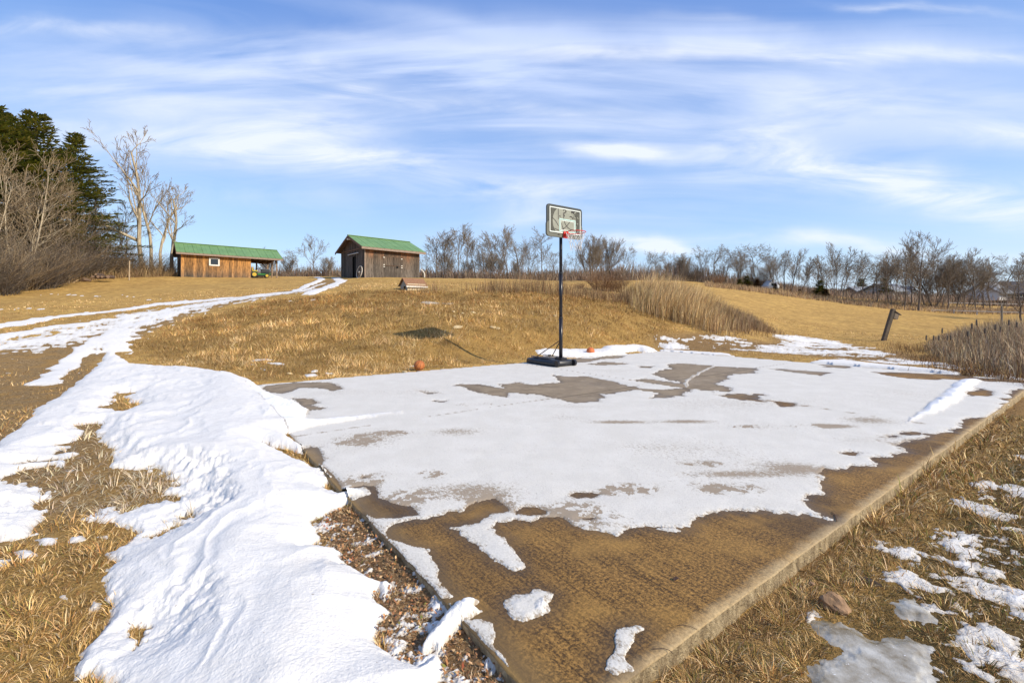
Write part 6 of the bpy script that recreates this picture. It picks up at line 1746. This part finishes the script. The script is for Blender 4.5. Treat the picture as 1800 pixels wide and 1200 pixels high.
MB().tube((0, 0, 2.20), (0, 0, 3.14), .038, n=16).build('pole', M_PO, hoop, True)
for zc in (1.16, 2.22): MB().tube((0, 0, zc - .02), (0, 0, zc + .02), .047, n=16).build('collar', M_PL, hoop)
for xx in (-.27, .27): MB().tube((0, 0, .62), (xx, .62, .17), .011, n=8).build('brace', simple('rusty_brace', (0.10, 0.05, 0.035), .6) if xx < 0 else M_PO, hoop)
YB = -0.13
MB().tube((-.04, 0, 3.10), (-.04, YB + .03, 3.45), .018, n=6).tube((.04, 0, 3.10), (.04, YB + .03, 3.45), .018, n=6).box(-.1, .1, YB + .01, YB + .05, 3.05, 3.5).build('board_arm', M_PO, hoop)
# backboard
BW2, BB, BT = .56, 3.055, 3.79
def rrect(w0, w1, z0, z1, r, n=5):
    p = []
    for (cx_, cz_, a0) in ((w1 - r, z1 - r, 0), (w0 + r, z1 - r, 90), (w0 + r, z0 + r, 180), (w1 - r, z0 + r, 270)):
        for k in range(n + 1): a = radians(a0 + 90 * k / n); p.append((cx_ + r * cos(a), cz_ + r * sin(a)))
    return p
tf = lambda a, z_, y_: (a, y_, z_)
bd = empty('backboard', (0, 0, 0)); bd.parent = hoop
M_BF = simple('backboard_frame', (0.045, 0.05, 0.045), .5, var=.2); M_DK = simple('backboard_dark_print', (0.075, 0.070, 0.048), .35, var=.35, vscale=14); M_LT = simple('backboard_light_print', (0.28, 0.28, 0.215), .35, var=.12, vscale=10)
M_WL = simple('backboard_white_line', (0.78, 0.82, 0.74), .4); M_TQ = simple('backboard_target_line', (0.52, 0.75, 0.68), .4); M_LN = simple('backboard_seam_print', (0.06, 0.05, 0.04), .4)
fr = MB().prism(rrect(-BW2, BW2, BB, BT, .07), YB - .02, YB + .02, tf); 
fr = fr.build('board_frame', M_BF, hoop)
bpy.data.objects.remove(bd)
MB().prism(rrect(-BW2 - .012, BW2 + .012, BB - .012, BB + .34, .08), YB - .024, YB + .024, tf).build('board_pad', simple('board_pad', (0.13, 0.13, 0.10), .6), hoop)
yf = YB - .026
MB().prism(rrect(-BW2 + .055, BW2 - .055, BB + .075, BT - .055, .015), yf - .002, yf, tf).build('board_face', M_DK, fr)
def disc_clip(cx_, cz_, r, x0, x1, z0, z1, n=72):
    return [(min(max(cx_ + r * cos(2 * pi * k / n), x0), x1), min(max(cz_ + r * sin(2 * pi * k / n), z0), z1)) for k in range(n)]
MB().prism(disc_clip(-.03, BB + .36, .37, -BW2 + .08, BW2 - .08, BB + .08, BT - .06), yf - .004, yf - .0025, tf).build('ball_print', M_LT, fr)
def stroke(pts, w_, y_, name, mat):
    mb = MB()
    for (a, b_) in zip(pts[:-1], pts[1:]):
        dx, dz = b_[0] - a[0], b_[1] - a[1]; L = math.hypot(dx, dz) + 1e-9; nx, nz = -dz / L * w_ / 2, dx / L * w_ / 2; ex, ez = dx / L * w_ * .3, dz / L * w_ * .3
        mb.prism([(a[0] + nx - ex, a[1] + nz - ez), (a[0] - nx - ex, a[1] - nz - ez), (b_[0] - nx + ex, b_[1] - nz + ez), (b_[0] + nx + ex, b_[1] + nz + ez)], y_ - .0015, y_, tf)
    return mb.build(name, mat, fr)
def arc(cx_, cz_, r, a0, a1, n=14): return [(cx_ + r * cos(radians(a0 + (a1 - a0) * k / n)), cz_ + r * sin(radians(a0 + (a1 - a0) * k / n))) for k in range(n + 1)]
ly = yf - .0045
# curved ball seams, read off the print (u across from left edge 0..1, w down 0..1)
def uw(u_0, w_0): return (-BW2 + u_0 * 2 * BW2, BT - w_0 * (BT - BB))
seams = [[uw(.30, .08), uw(.30, .25), uw(.30, .44)], [uw(.15, .44), uw(.21, .50), uw(.26, .58), uw(.30, .66)], [uw(.20, .76), uw(.26, .79), uw(.31, .80)], [uw(.46, .40), uw(.47, .50), uw(.51, .60), uw(.57, .68), uw(.65, .73), uw(.74, .73)],
         [uw(.66, .40), uw(.62, .50), uw(.56, .60), uw(.48, .70), uw(.41, .76)], [uw(.39, .56), uw(.41, .66), uw(.45, .76)], [uw(.44, .22), uw(.45, .34), uw(.45, .39)]]
for s_ in seams: stroke(s_, .018, ly, 'seam_print', M_LN)
for s_ in ([uw(.44, .15), uw(.46, .12), uw(.50, .12), uw(.52, .16), uw(.49, .21), uw(.46, .23)], [uw(.45, .27), uw(.47, .31), uw(.45, .35)], [uw(.34, .33), uw(.35, .36)], [uw(.66, .10), uw(.69, .15), uw(.73, .12), uw(.77, .16)], [uw(.67, .18), uw(.71, .16), uw(.75, .20)], [uw(.63, .32), uw(.66, .30), uw(.70, .33), uw(.71, .37)], [uw(.74, .33), uw(.76, .37)], [uw(.30, .93), uw(.33, .93)]):
    stroke(s_, .026, ly - .001, 'worn_lettering', M_LN)
for k, s_ in enumerate(([uw(.70, .22), uw(.76, .26), uw(.74, .30)], [uw(.76, .18), uw(.80, .14)], [uw(.79, .40), uw(.80, .52)], [uw(.81, .60), uw(.80, .70)], [uw(.73, .28), uw(.79, .33)], [uw(.85, .30), uw(.87, .34)], [uw(.84, .52), uw(.86, .50)])):
    stroke(s_, .022, ly - .0015, 'flaked_print', M_LT)
x0, x1, z0, z1 = -BW2 + .065, BW2 - .065, BB + .09, BT - .06; ln = .02
MB().box(x0, x1, ly - .004, ly - .002, z1 - ln, z1).box(x0, x1, ly - .004, ly - .002, z0, z0 + ln).box(x0, x0 + ln, ly - .004, ly - .002, z0 + ln, z1 - ln).box(x1 - ln, x1, ly - .004, ly - .002, z0 + ln, z1 - ln).build('border_line', M_WL, fr)
def ring_rect(a0, a1, b0, b1, w_, name, mat, y_): MB().box(a0, a1, y_ - .002, y_, b1 - w_, b1).box(a0, a1, y_ - .002, y_, b0, b0 + w_).box(a0, a0 + w_, y_ - .002, y_, b0 + w_, b1 - w_).box(a1 - w_, a1, y_ - .002, y_, b0 + w_, b1 - w_).build(name, mat, fr)
tx0, tz0 = uw(.33, .83); tx1, tz1 = uw(.79, .42)
ring_rect(tx0, tx1, tz0, tz1, .02, 'target_line', M_TQ, ly - .002); ring_rect(tx0 + .035, tx1 - .035, tz0 + .035, tz1 - .035, .012, 'target_line', M_WL, ly - .002)
# rim, bracket and net
M_RED = simple('red_rim', (0.62, 0.035, 0.02), .4, var=.15); RZm = 3.13; RR_ = .228; cyr = YB - .06 - .09 - RR_
MB().box(-.075, .075, YB - .065, YB - .03, RZm - .10, RZm + .06).prism([(-.07, YB - .06), (.07, YB - .06), (.05, YB - .16), (-.05, YB - .16)], RZm - .012, RZm + .004).add([(-.05, YB - .06, RZm - .09), (.05, YB - .06, RZm - .09), (.03, YB - .17, RZm - .01), (-.03, YB - .17, RZm - .01), (-.05, YB - .05, RZm - .02), (.05, YB - .05, RZm - .02)], [(0, 1, 2, 3), (0, 3, 4), (1, 5, 2), (4, 5, 1, 0), (3, 2, 5, 4)]).build('rim_bracket', M_RED, hoop)
rim = MB().torus((0, cyr, RZm), RR_, .010, (0, 0, 1), 40, 8).build('rim', M_RED, hoop, True)
mb = MB(); M_NET = simple('white_net', (0.78, 0.75, 0.72), .8)
nn_ = 12; levels = [(RR_ - .003, 0), (.20, -.09), (.165, -.18), (.14, -.27), (.125, -.36), (.13, -.42)]
for k in range(nn_):
    for i in range(len(levels) - 1):
        for sg in (1, -1):
            if i == len(levels) - 2 and (k * 7 + sg) % 3 == 0: continue
            a0 = 2 * pi * (k + (i % 2) * .5) / nn_; a1 = a0 + sg * pi / nn_
            mb.tube((levels[i][0] * cos(a0), cyr + levels[i][0] * sin(a0), RZm + levels[i][1] - .008), (levels[i + 1][0] * cos(a1), cyr + levels[i + 1][0] * sin(a1), RZm + levels[i + 1][1] - .008), .0038, n=4, cap=False)
mb.build('net', M_NET, hoop)


# ---------------- basketballs
def ball(px, py, label, col, seam, rot):
    g = gp([(px, py)])[0]; R_ = .119
    zb_ = float(gz(np.array([g[0]]), np.array([g[1]]))[0])
    e = empty('basketball', (g[0], g[1], max(zb_, g[2] - .02) + R_ - .01), 0, label, 'ball'); e.rotation_euler = rot
    import bmesh
    bm = bmesh.new(); bmesh.ops.create_uvsphere(bm, u_segments=36, v_segments=22, radius=R_); me = bpy.data.meshes.new('ball_shell'); bm.to_mesh(me); bm.free(); me.polygons.foreach_set('use_smooth', [True] * len(me.polygons))
    link('ball_shell', me, simple('orange_ball_leather', col, .6, var=.15, vscale=200, bmp=.4), e)
    ms = simple('ball_seam', seam, .7)
    mb = MB().torus((0, 0, 0), R_, .0032, (0, 0, 1), 40, 6).torus((0, 0, 0), R_, .0032, (1, 0, 0), 40, 6)
    for sg in (1, -1):
        pts = []
        for k in range(28):
            t = 2 * pi * k / 28; p = Vector((sg * (0.52 + 0.22 * cos(2 * t)), cos(t) * .85, sin(t) * .85)).normalized() * R_; pts.append(tuple(p))
        mb.path(pts, .003, 6, True)
    mb.build('seams', ms, e, True)
ball(737, 650, 'worn orange brown basketball lying in the grass left of the hoop base', (0.42, 0.13, 0.03), (0.03, 0.015, 0.01), (0.5, 0.3, 0.4))
ball(1038, 622.5, 'plain orange basketball sitting on the snow heap behind the slab', (0.58, 0.15, 0.04), (0.30, 0.08, 0.03), (1.1, 0.2, 0.9))

# ---------------- leaning post with bird house
g = gp([(1552, 597)])[0]; zz_ = float(gz(np.array([g[0]]), np.array([g[1]]))[0])
lp = empty('leaning_post', (g[0], g[1], zz_ - .1), 0, 'dark wooden post leaning right with a bird box near its top', 'post'); lp.rotation_euler = (0, radians(17), 0)
MB().box(-.075, .075, -.075, .075, 0, 1.62).build('post', simple('dark_post_wood', (0.10, 0.075, 0.05), .85, var=.4), lp, bevel=.012)
bh = MB().box(.078, .27, -.085, .085, 1.20, 1.47).build('bird_box', simple('bird_box_wood', (0.20, 0.15, 0.10), .85, var=.3), lp)
MB().add([(.05, -.11, 1.53), (.36, -.11, 1.44), (.36, .11, 1.44), (.05, .11, 1.53), (.05, -.11, 1.55), (.36, -.11, 1.46), (.36, .11, 1.46), (.05, .11, 1.55)], [(0, 1, 2, 3), (4, 7, 6, 5), (0, 4, 5, 1), (1, 5, 6, 2), (2, 6, 7, 3), (3, 7, 4, 0)]).build('roof', simple('bird_box_roof', (0.13, 0.10, 0.08), .8), bh)
g = gp([(1762, 560)])[0]; zz_ = float(gz(np.array([(1761 - CX) / FPX * 26]), np.array([26.0]))[0])
o = MB().tube((0, 0, 0), (0, 0, 1.15), .05, .045, n=8).build('fence_post', simple('weathered_grey_post', (0.22, 0.18, 0.13), .85, var=.3), None); o.location = ((1761 - CX) / FPX * 26, 26, HC - (HY - 538) / FPX * -26 - 1.15 if False else HC + (HY - 538) / FPX * 26 - 1.15)
tag(o, 'single grey round post standing behind the cattails at the right', 'post')
# pale pole fence across the far corner
def rail_fence(x0p, x1p, y0p, y1p, d0, d1, n, label, h=.5, mat=None):
    p0 = Vector(((x0p - CX) / FPX * d0, d0, HC - (y0p - HY) / FPX * d0)); p1 = Vector(((x1p - CX) / FPX * d1, d1, HC - (y1p - HY) / FPX * d1))
    e = empty('pole_fence', tuple(p0), 0, label, 'fence'); mt = mat or simple('pale_rail', (0.52, 0.47, 0.40), .7, var=.15)
    for i in range(n):
        t = i / (n - 1); q = p0.lerp(p1, t) - p0
        MB().tube((q.x, q.y, q.z - h), (q.x, q.y, q.z + .12), .05, n=6).build('post', mt, e)
        if i < n - 1:
            q2 = p0.lerp(p1, (i + 1) / (n - 1)) - p0
            MB().tube(tuple(q), tuple(q2), .04, n=6).build('rail', mt, e)
rail_fence(1638, 1900, 545, 552, 46, 40, 7, 'long pale pole fence running across the far right corner of the field', .35)
rail_fence(1668, 1860, 532, 536, 60, 56, 5, 'upper pale pole fence under the trees at the far right', .5)
rail_fence(1770, 1830, 528, 529, 52, 51, 4, 'short brown plank fence before the dark house', .8, M_FASC)

# ---------------- far houses
def gable_house(name, px, d, w_, dp, h, rh, rzh, walls, roofm, label, wins=(), base=None):
    xw = (px - CX) / FPX * d; zb_ = float(gz(np.array([xw]), np.array([d]))[0]) if base is None else base
    e = empty(name, (xw, d, zb_ - .3), rzh, label, 'house')
    MB().prism([(-dp / 2, 0), (dp / 2, 0), (dp / 2, h), (0, h + rh), (-dp / 2, h)], -w_ / 2, w_ / 2, tf=lambda a, b_, c_: (c_, a, b_)).build('walls', walls, e)
    for sg in (1, -1):
        MB().add([(-w_ / 2 - .4, sg * (dp / 2 + .4), h - .4 * rh / (dp / 2) + .03), (w_ / 2 + .4, sg * (dp / 2 + .4), h - .4 * rh / (dp / 2) + .03), (w_ / 2 + .4, 0, h + rh + .03), (-w_ / 2 - .4, 0, h + rh + .03), (-w_ / 2 - .4, sg * (dp / 2 + .4), h - .4 * rh / (dp / 2) + .2), (w_ / 2 + .4, sg * (dp / 2 + .4), h - .4 * rh / (dp / 2) + .2), (w_ / 2 + .4, 0, h + rh + .2), (-w_ / 2 - .4, 0, h + rh + .2)], [(0, 1, 2, 3), (4, 7, 6, 5), (0, 4, 5, 1), (1, 5, 6, 2), (2, 6, 7, 3), (3, 7, 4, 0)]).build('roof', roofm, e)
    for (fx_, fz_, ww, hh_, side_) in wins:
        if side_ == 'f': fo = MB().box(fx_ - ww / 2, fx_ + ww / 2, -dp / 2 - .06, -dp / 2 - .01, fz_, fz_ + hh_).build('window', M_WTRIM, e); MB().box(fx_ - ww / 2 + .1, fx_ + ww / 2 - .1, -dp / 2 - .08, -dp / 2 - .062, fz_ + .1, fz_ + hh_ - .1).build('pane', M_GLASS, fo)
        else: fo = MB().box(-w_ / 2 - .06, -w_ / 2 - .01, fx_ - ww / 2, fx_ + ww / 2, fz_, fz_ + hh_).build('window', M_WTRIM, e); MB().box(-w_ / 2 - .08, -w_ / 2 - .062, fx_ - ww / 2 + .1, fx_ + ww / 2 - .1, fz_ + .1, fz_ + hh_ - .1).build('pane', M_GLASS, fo)
    return e
M_GR = simple('grey_roof_shingle', (0.25, 0.265, 0.28), .8, var=.1); M_WW = simple('white_house_siding', (0.70, 0.69, 0.66), .6, var=.05); M_DKR = simple('dark_roof_shingle', (0.075, 0.065, 0.065), .8, var=.15); M_DKW = simple('dark_brown_siding', (0.10, 0.085, 0.08), .7, var=.15)
gable_house('house', 1522, 78, 5.6, 7, .8, 1.9, .12, simple('house_brick_base', (0.40, 0.25, 0.17), .8), M_GR, 'long low house with grey roof behind the right tree line', base=3.0)
gable_house('house', 1557, 73, 4.2, 5, 1.9, 1.1, .3, M_WW, M_GR, 'white walled house wing right of the long grey roof', wins=((-1.0, .8, .9, .9, 'f'), (.7, .8, .9, .9, 'f')), base=2.9)
gable_house('house', 1586, 72, 2.2, 3, 1.5, 1.0, -1.0, M_WW, M_GR, 'small white gabled shed behind the bare trunks right of the grey roof', base=2.9)
gable_house('house', 1775, 66, 4.2, 5, 1.3, 1.6, -.5, M_DKW, M_DKR, 'dark house with a black gable roof at the far right', wins=((0, .7, .9, .8, 'f'), (1.4, .7, .7, .8, 'f')), base=2.9)
gable_house('house', 1738, 66, 2.4, 4, 1.1, 1.3, .2, M_WW, M_GR, 'small white gable peeking out left of the dark house', base=3.2)
# parked camper
xw = (1354 - CX) / FPX * 59; zb_ = float(gz(np.array([xw]), np.array([59.0]))[0])
cp = empty('camper', (xw, 59, zb_), .2, scale=(.62, .62, .62), label= 'small white tent shaped camper between the trees at the top of the right field', cat='camper')
MB().prism([(-1.5, .25), (1.3, .25), (1.45, .8), (.2, 2.0), (-.2, 2.0), (-1.45, .8)], -.9, .9, tf=lambda a, b_, c_: (a, c_, b_)).build('body', M_WW, cp, bevel=.03)
MB().box(-.5, .1, -.93, -.905, .8, 1.25).build('window', M_GLASS, cp)
for xx in (-.6, .6): MB().tube((xx, -.8, .3), (xx, -.6, .3), .3, n=14).build('wheel', M_RUB, cp)
MB().tube((1.3, 0, .4), (2.2, 0, .35), .05, n=6).build('hitch', M_RUB, cp)

# ---------------- stones, logs, sticks
M_ROCK = simple('sandstone', (0.25, 0.15, 0.08), .9, var=.6, vscale=22, bmp=.8); M_ROCKT = simple('tan_stone', (0.52, 0.40, 0.22), .9, var=.2, vscale=9, bmp=.6)
def rock(px, py, sx, sy, sz, label, mat, name='rock', rz_=0.0, seed=1, tilt=0.0, plane=None, lift=0.0):
    import bmesh
    bm = bmesh.new(); bmesh.ops.create_icosphere(bm, subdivisions=3 if sx > .05 else 2, radius=1.0); R = np.random.RandomState(seed); nr_ = R.normal(0, 1, (9, 3)); nr_ /= np.linalg.norm(nr_, axis=1, keepdims=True); cut = R.uniform(.45, .75, 9)
    for vt in bm.verts:
        p = np.array(vt.co)
        for a, c_ in zip(nr_, cut):
            dd3 = p @ a
            if dd3 > c_: p = p - a * (dd3 - c_) * .92
        p *= 1 + .22 * float(fbm(np.array([p[0] * 3 + seed]), np.array([p[1] * 3 + p[2] * 2]), 5, 3)[0]); vt.co = Vector((p[0] * sx, p[1] * sy, p[2] * sz))
    me = bpy.data.meshes.new(name); bm.to_mesh(me); bm.free()
    g = gp([(px, py)], plane)[0]; zz_ = float(gz(np.array([g[0]]), np.array([g[1]]))[0])
    o = link(name, me, mat, None, (g[0], g[1], zz_ + sz * (.35 if sz > .03 else .1) + lift), (tilt, tilt * .5, rz_))
    if g[1] > 12:
        s1 = float(gz(np.array([g[0]]), np.array([g[1] + .3]))[0]) - zz_; s2 = float(gz(np.array([g[0] + .3]), np.array([g[1]]))[0]) - zz_
        o.rotation_euler = Vector((-s2 / .3, -s1 / .3, 1)).to_track_quat('Z', 'Y').to_euler()
    return tag(o, label, 'rock')
rock(1466, 1080, .075, .045, .055, 'jagged reddish brown rock at the corner of the frozen puddle', M_ROCK, rz_=-.6, seed=4, tilt=.35, plane=-.12)
rock(1427, 1047, .020, .013, .012, 'small brown stone lying on the snow clump left of the jagged rock', M_ROCK, rz_=.2, seed=5, plane=-.12, lift=.03)
rock(1528, 1035, .06, .025, .022, 'dark half buried stone in the grass by the slab edge', simple('dark_stone', (0.06, 0.04, 0.025), .9, var=.4), rz_=-.6, seed=6, plane=-.12)
rock(805, 576, .24, .12, .05, 'flat tan stone beside the backboard shadow on the mound', M_ROCKT, rz_=.3, seed=7)
rock(753, 531, .42, .22, .03, 'flat pale stone slab near the top of the mound', simple('pale_grey_stone', (0.45, 0.38, 0.28), .9, var=.15), rz_=.1, seed=8)
rock(785, 531, .28, .18, .03, 'second flat pale stone right of the first near the mound top', simple('pale_grey_stone_b', (0.42, 0.35, 0.26), .9, var=.15), rz_=-.2, seed=9)
for i, (a, b_, s_, lb) in enumerate(((797, 549, .09, 'small pale stone at the left of the loose group on the mound'), (813, 552, .07, 'small pale stone in the middle of the loose group on the mound'), (832, 551, .10, 'small pale stone at the right of the loose group on the mound'), (798, 557, .08, 'small pale stone lowest in the loose group on the mound'), (867, 577, .12, 'tan stone alone on the middle of the mound'), (876, 579, .09, 'smaller tan stone touching the lone one on the mound'),
                                    (712, 655, .07, 'brown clod at the slab edge left of the basketball'), (510, 655, .07, 'tan clod in the grass at the foot of the mound'), (976, 556, .10, 'whitish stone left of the hoop pole high on the mound'))):
    rock(a, b_, s_, s_ * .7, s_ * .5, lb, M_ROCKT, name='stone', rz_=i, seed=20 + i)
rock(972, 624, .20, .12, .07, 'brown clod sticking out of the snow heap behind the hoop brace', M_ROCKT, name='clod', seed=41)
rock(150, 494, .45, .3, .22, 'dark stump like rock on the edge of the left field', simple('dark_brown_rock', (0.16, 0.10, 0.06), .9, var=.5, vscale=4), seed=42)
# log pile near the wood's foot
xw = (185 - CX) / FPX * 34.5; zb_ = float(gz(np.array([xw]), np.array([36.0]))[0])
lg = empty('log_pile', (xw, 34.5, zb_), .2, 'small dark pile of cut logs at the foot of the left wood', 'log pile', scale=(.6, .6, .6))
M_LOG = simple('log_bark', (0.10, 0.065, 0.045), .9, var=.4); M_LE = simple('log_end', (0.26, 0.17, 0.11), .8, var=.2)
for (a, c_, r_, L_) in ((-.9, .16, .18, 1.6), (-.4, .18, .2, 1.3), (.1, .17, .17, 1.5), (-.6, .46, .16, 1.4), (.6, .2, .24, 1.0)):
    q = MB().tube((a, -L_ / 2, c_), (a, L_ / 2, c_), r_, r_ * .9, n=10).build('log', M_LOG, lg); MB().tube((a, -L_ / 2 - .02, c_), (a, -L_ / 2 - .001, c_), r_ * .85, n=10).build('cut_end', M_LE, q)
# thin stake and a fallen limb
g = (227 - CX) / FPX * 36; zb_ = float(gz(np.array([g]), np.array([36.0]))[0])
o = MB().tube((0, 0, 0), (0.03, 0, 1.55), .045, .04, n=6).build('wooden_stake', simple('pale_stake', (0.42, 0.32, 0.2), .8, var=.2), None); o.location = (g, 36, zb_ - .05); tag(o, 'thin pale wooden stake standing before the brush below the old tree', 'stake')
tp_ = [((160 - CX) / FPX * 39, 39, 0), ((185 - CX) / FPX * 39, 39, 0), ((215 - CX) / FPX * 40, 40, 0), ((245 - CX) / FPX * 41, 41, 0)]
zs = [HC + (HY - yy) / FPX * d_ for yy, d_ in ((392, 39), (396, 39), (410, 40), (424, 41))]
mb = MB(); pts = [(p[0], p[1], z_) for p, z_ in zip(tp_, zs)]; o0 = pts[0]
for i in range(3): mb.tube(tuple(np.array(pts[i]) - o0), tuple(np.array(pts[i + 1]) - o0), .05 + .035 * i, .09 + .035 * i, n=7)
for i, (dx, dy, dz) in enumerate(((-.8, 0, .5), (.2, .1, .9), (-.3, .2, -.6))): 
    q = np.array(pts[min(i, 2)]) - o0; mb.tube(tuple(q), tuple(q + np.array([dx, dy, dz])), .035, .01, n=5)
o = mb.build('broken_limb', MB_PALE, None, True); o.location = o0; tag(o, 'broken limb hanging from the old tree and leaning into the brush', 'tree limb')

# twigs and leaves lying about
M_ST = simple('dark_twig', (0.06, 0.03, 0.018), .8); M_LF = simple('dead_leaf', (0.30, 0.13, 0.05), .8, var=.4, vscale=20)
def stick(pts, r, label, z_=.005, plane=0.0):
    g = gp(pts, plane); o0 = g[0].copy(); mb = MB()
    for i in range(len(g) - 1): mb.tube((g[i][0] - o0[0], g[i][1] - o0[1], z_), (g[i + 1][0] - o0[0], g[i + 1][1] - o0[1], z_), r, r * .8, n=5)
    o = mb.build('twig', M_ST, None); o.location = (o0[0], o0[1], plane); tag(o, label, 'twig')
stick([(1462, 901), (1468, 906), (1471, 917)], .0025, 'short reddish twig on the wet concrete near the front edge')
stick([(1148, 1142), (1166, 1141), (1176, 1144), (1183, 1150)], .0013, 'thin curved twig by the concrete rim at the bottom')
stick([(1190, 1100), (1203, 1100), (1215, 1103), (1225, 1108)], .001, 'hair thin twig at the rim near the lower grass')
o = MB().add([(0, 0, .004), (.02, .006, .012), (.03, .02, .006), (.012, .022, .016), (-.004, .012, .01)], [(0, 1, 3), (1, 2, 3), (0, 3, 4)]).build('dark_leaf', M_ST, None)
g = gp([(1186, 1022)], 0.0)[0]; o.location = tuple(g); tag(o, 'small dark curled leaf in the middle of the wet concrete', 'leaf')
# leaf litter along the left rim of the slab (uncountable)
n = 1500
LG = gp(LIT); mn = LG[:, :2].min(0); mx = LG[:, :2].max(0)
x = rs.uniform(mn[0], mx[0], n * 4); y = rs.uniform(mn[1], mx[1], n * 4); k = (sdf(x, y, LG) > -.03) & (slab_uv(x, y)[0] < -0.005) & (interp_grid(S, x, y) < 0.015)
x, y = x[k][:n], y[k][:n]; n = len(x); z = gz(x, y) + rs.uniform(0.004, .022, n)
sz = rs.uniform(.005, .011, n); a = rs.rand(n) * 2 * pi; ti = rs.normal(0, .5, (n, 2))
ca3, sa3 = np.cos(a), np.sin(a)
quad = [(-1, -.2), (-.1, -.55), (1, 0), (.1, .55)]
V_ = np.stack([np.stack([x + (qx * ca3 - qy * sa3) * sz, y + (qx * sa3 + qy * ca3) * sz, z + (qx * ti[:, 0] + qy * ti[:, 1]) * sz], 1) for qx, qy in quad], 1).reshape(-1, 3)
F_ = np.arange(4 * n).reshape(n, 4)
stuff(link('leaf_litter', mesh_np('leaf_litter', V_, F_, {'col': np.repeat(palette(n, [(0.46, 0.22, 0.09), (0.30, 0.14, 0.06), (0.52, 0.34, 0.17), (0.18, 0.10, 0.055), (0.26, 0.24, 0.06), (0.34, 0.10, 0.04)], [3, 3, 3, 3, .3, .3], .25, 50), 4, 0)}, smooth=False), M_GRASS), 'brown leaf litter along the left rim of the slab', 'leaves')
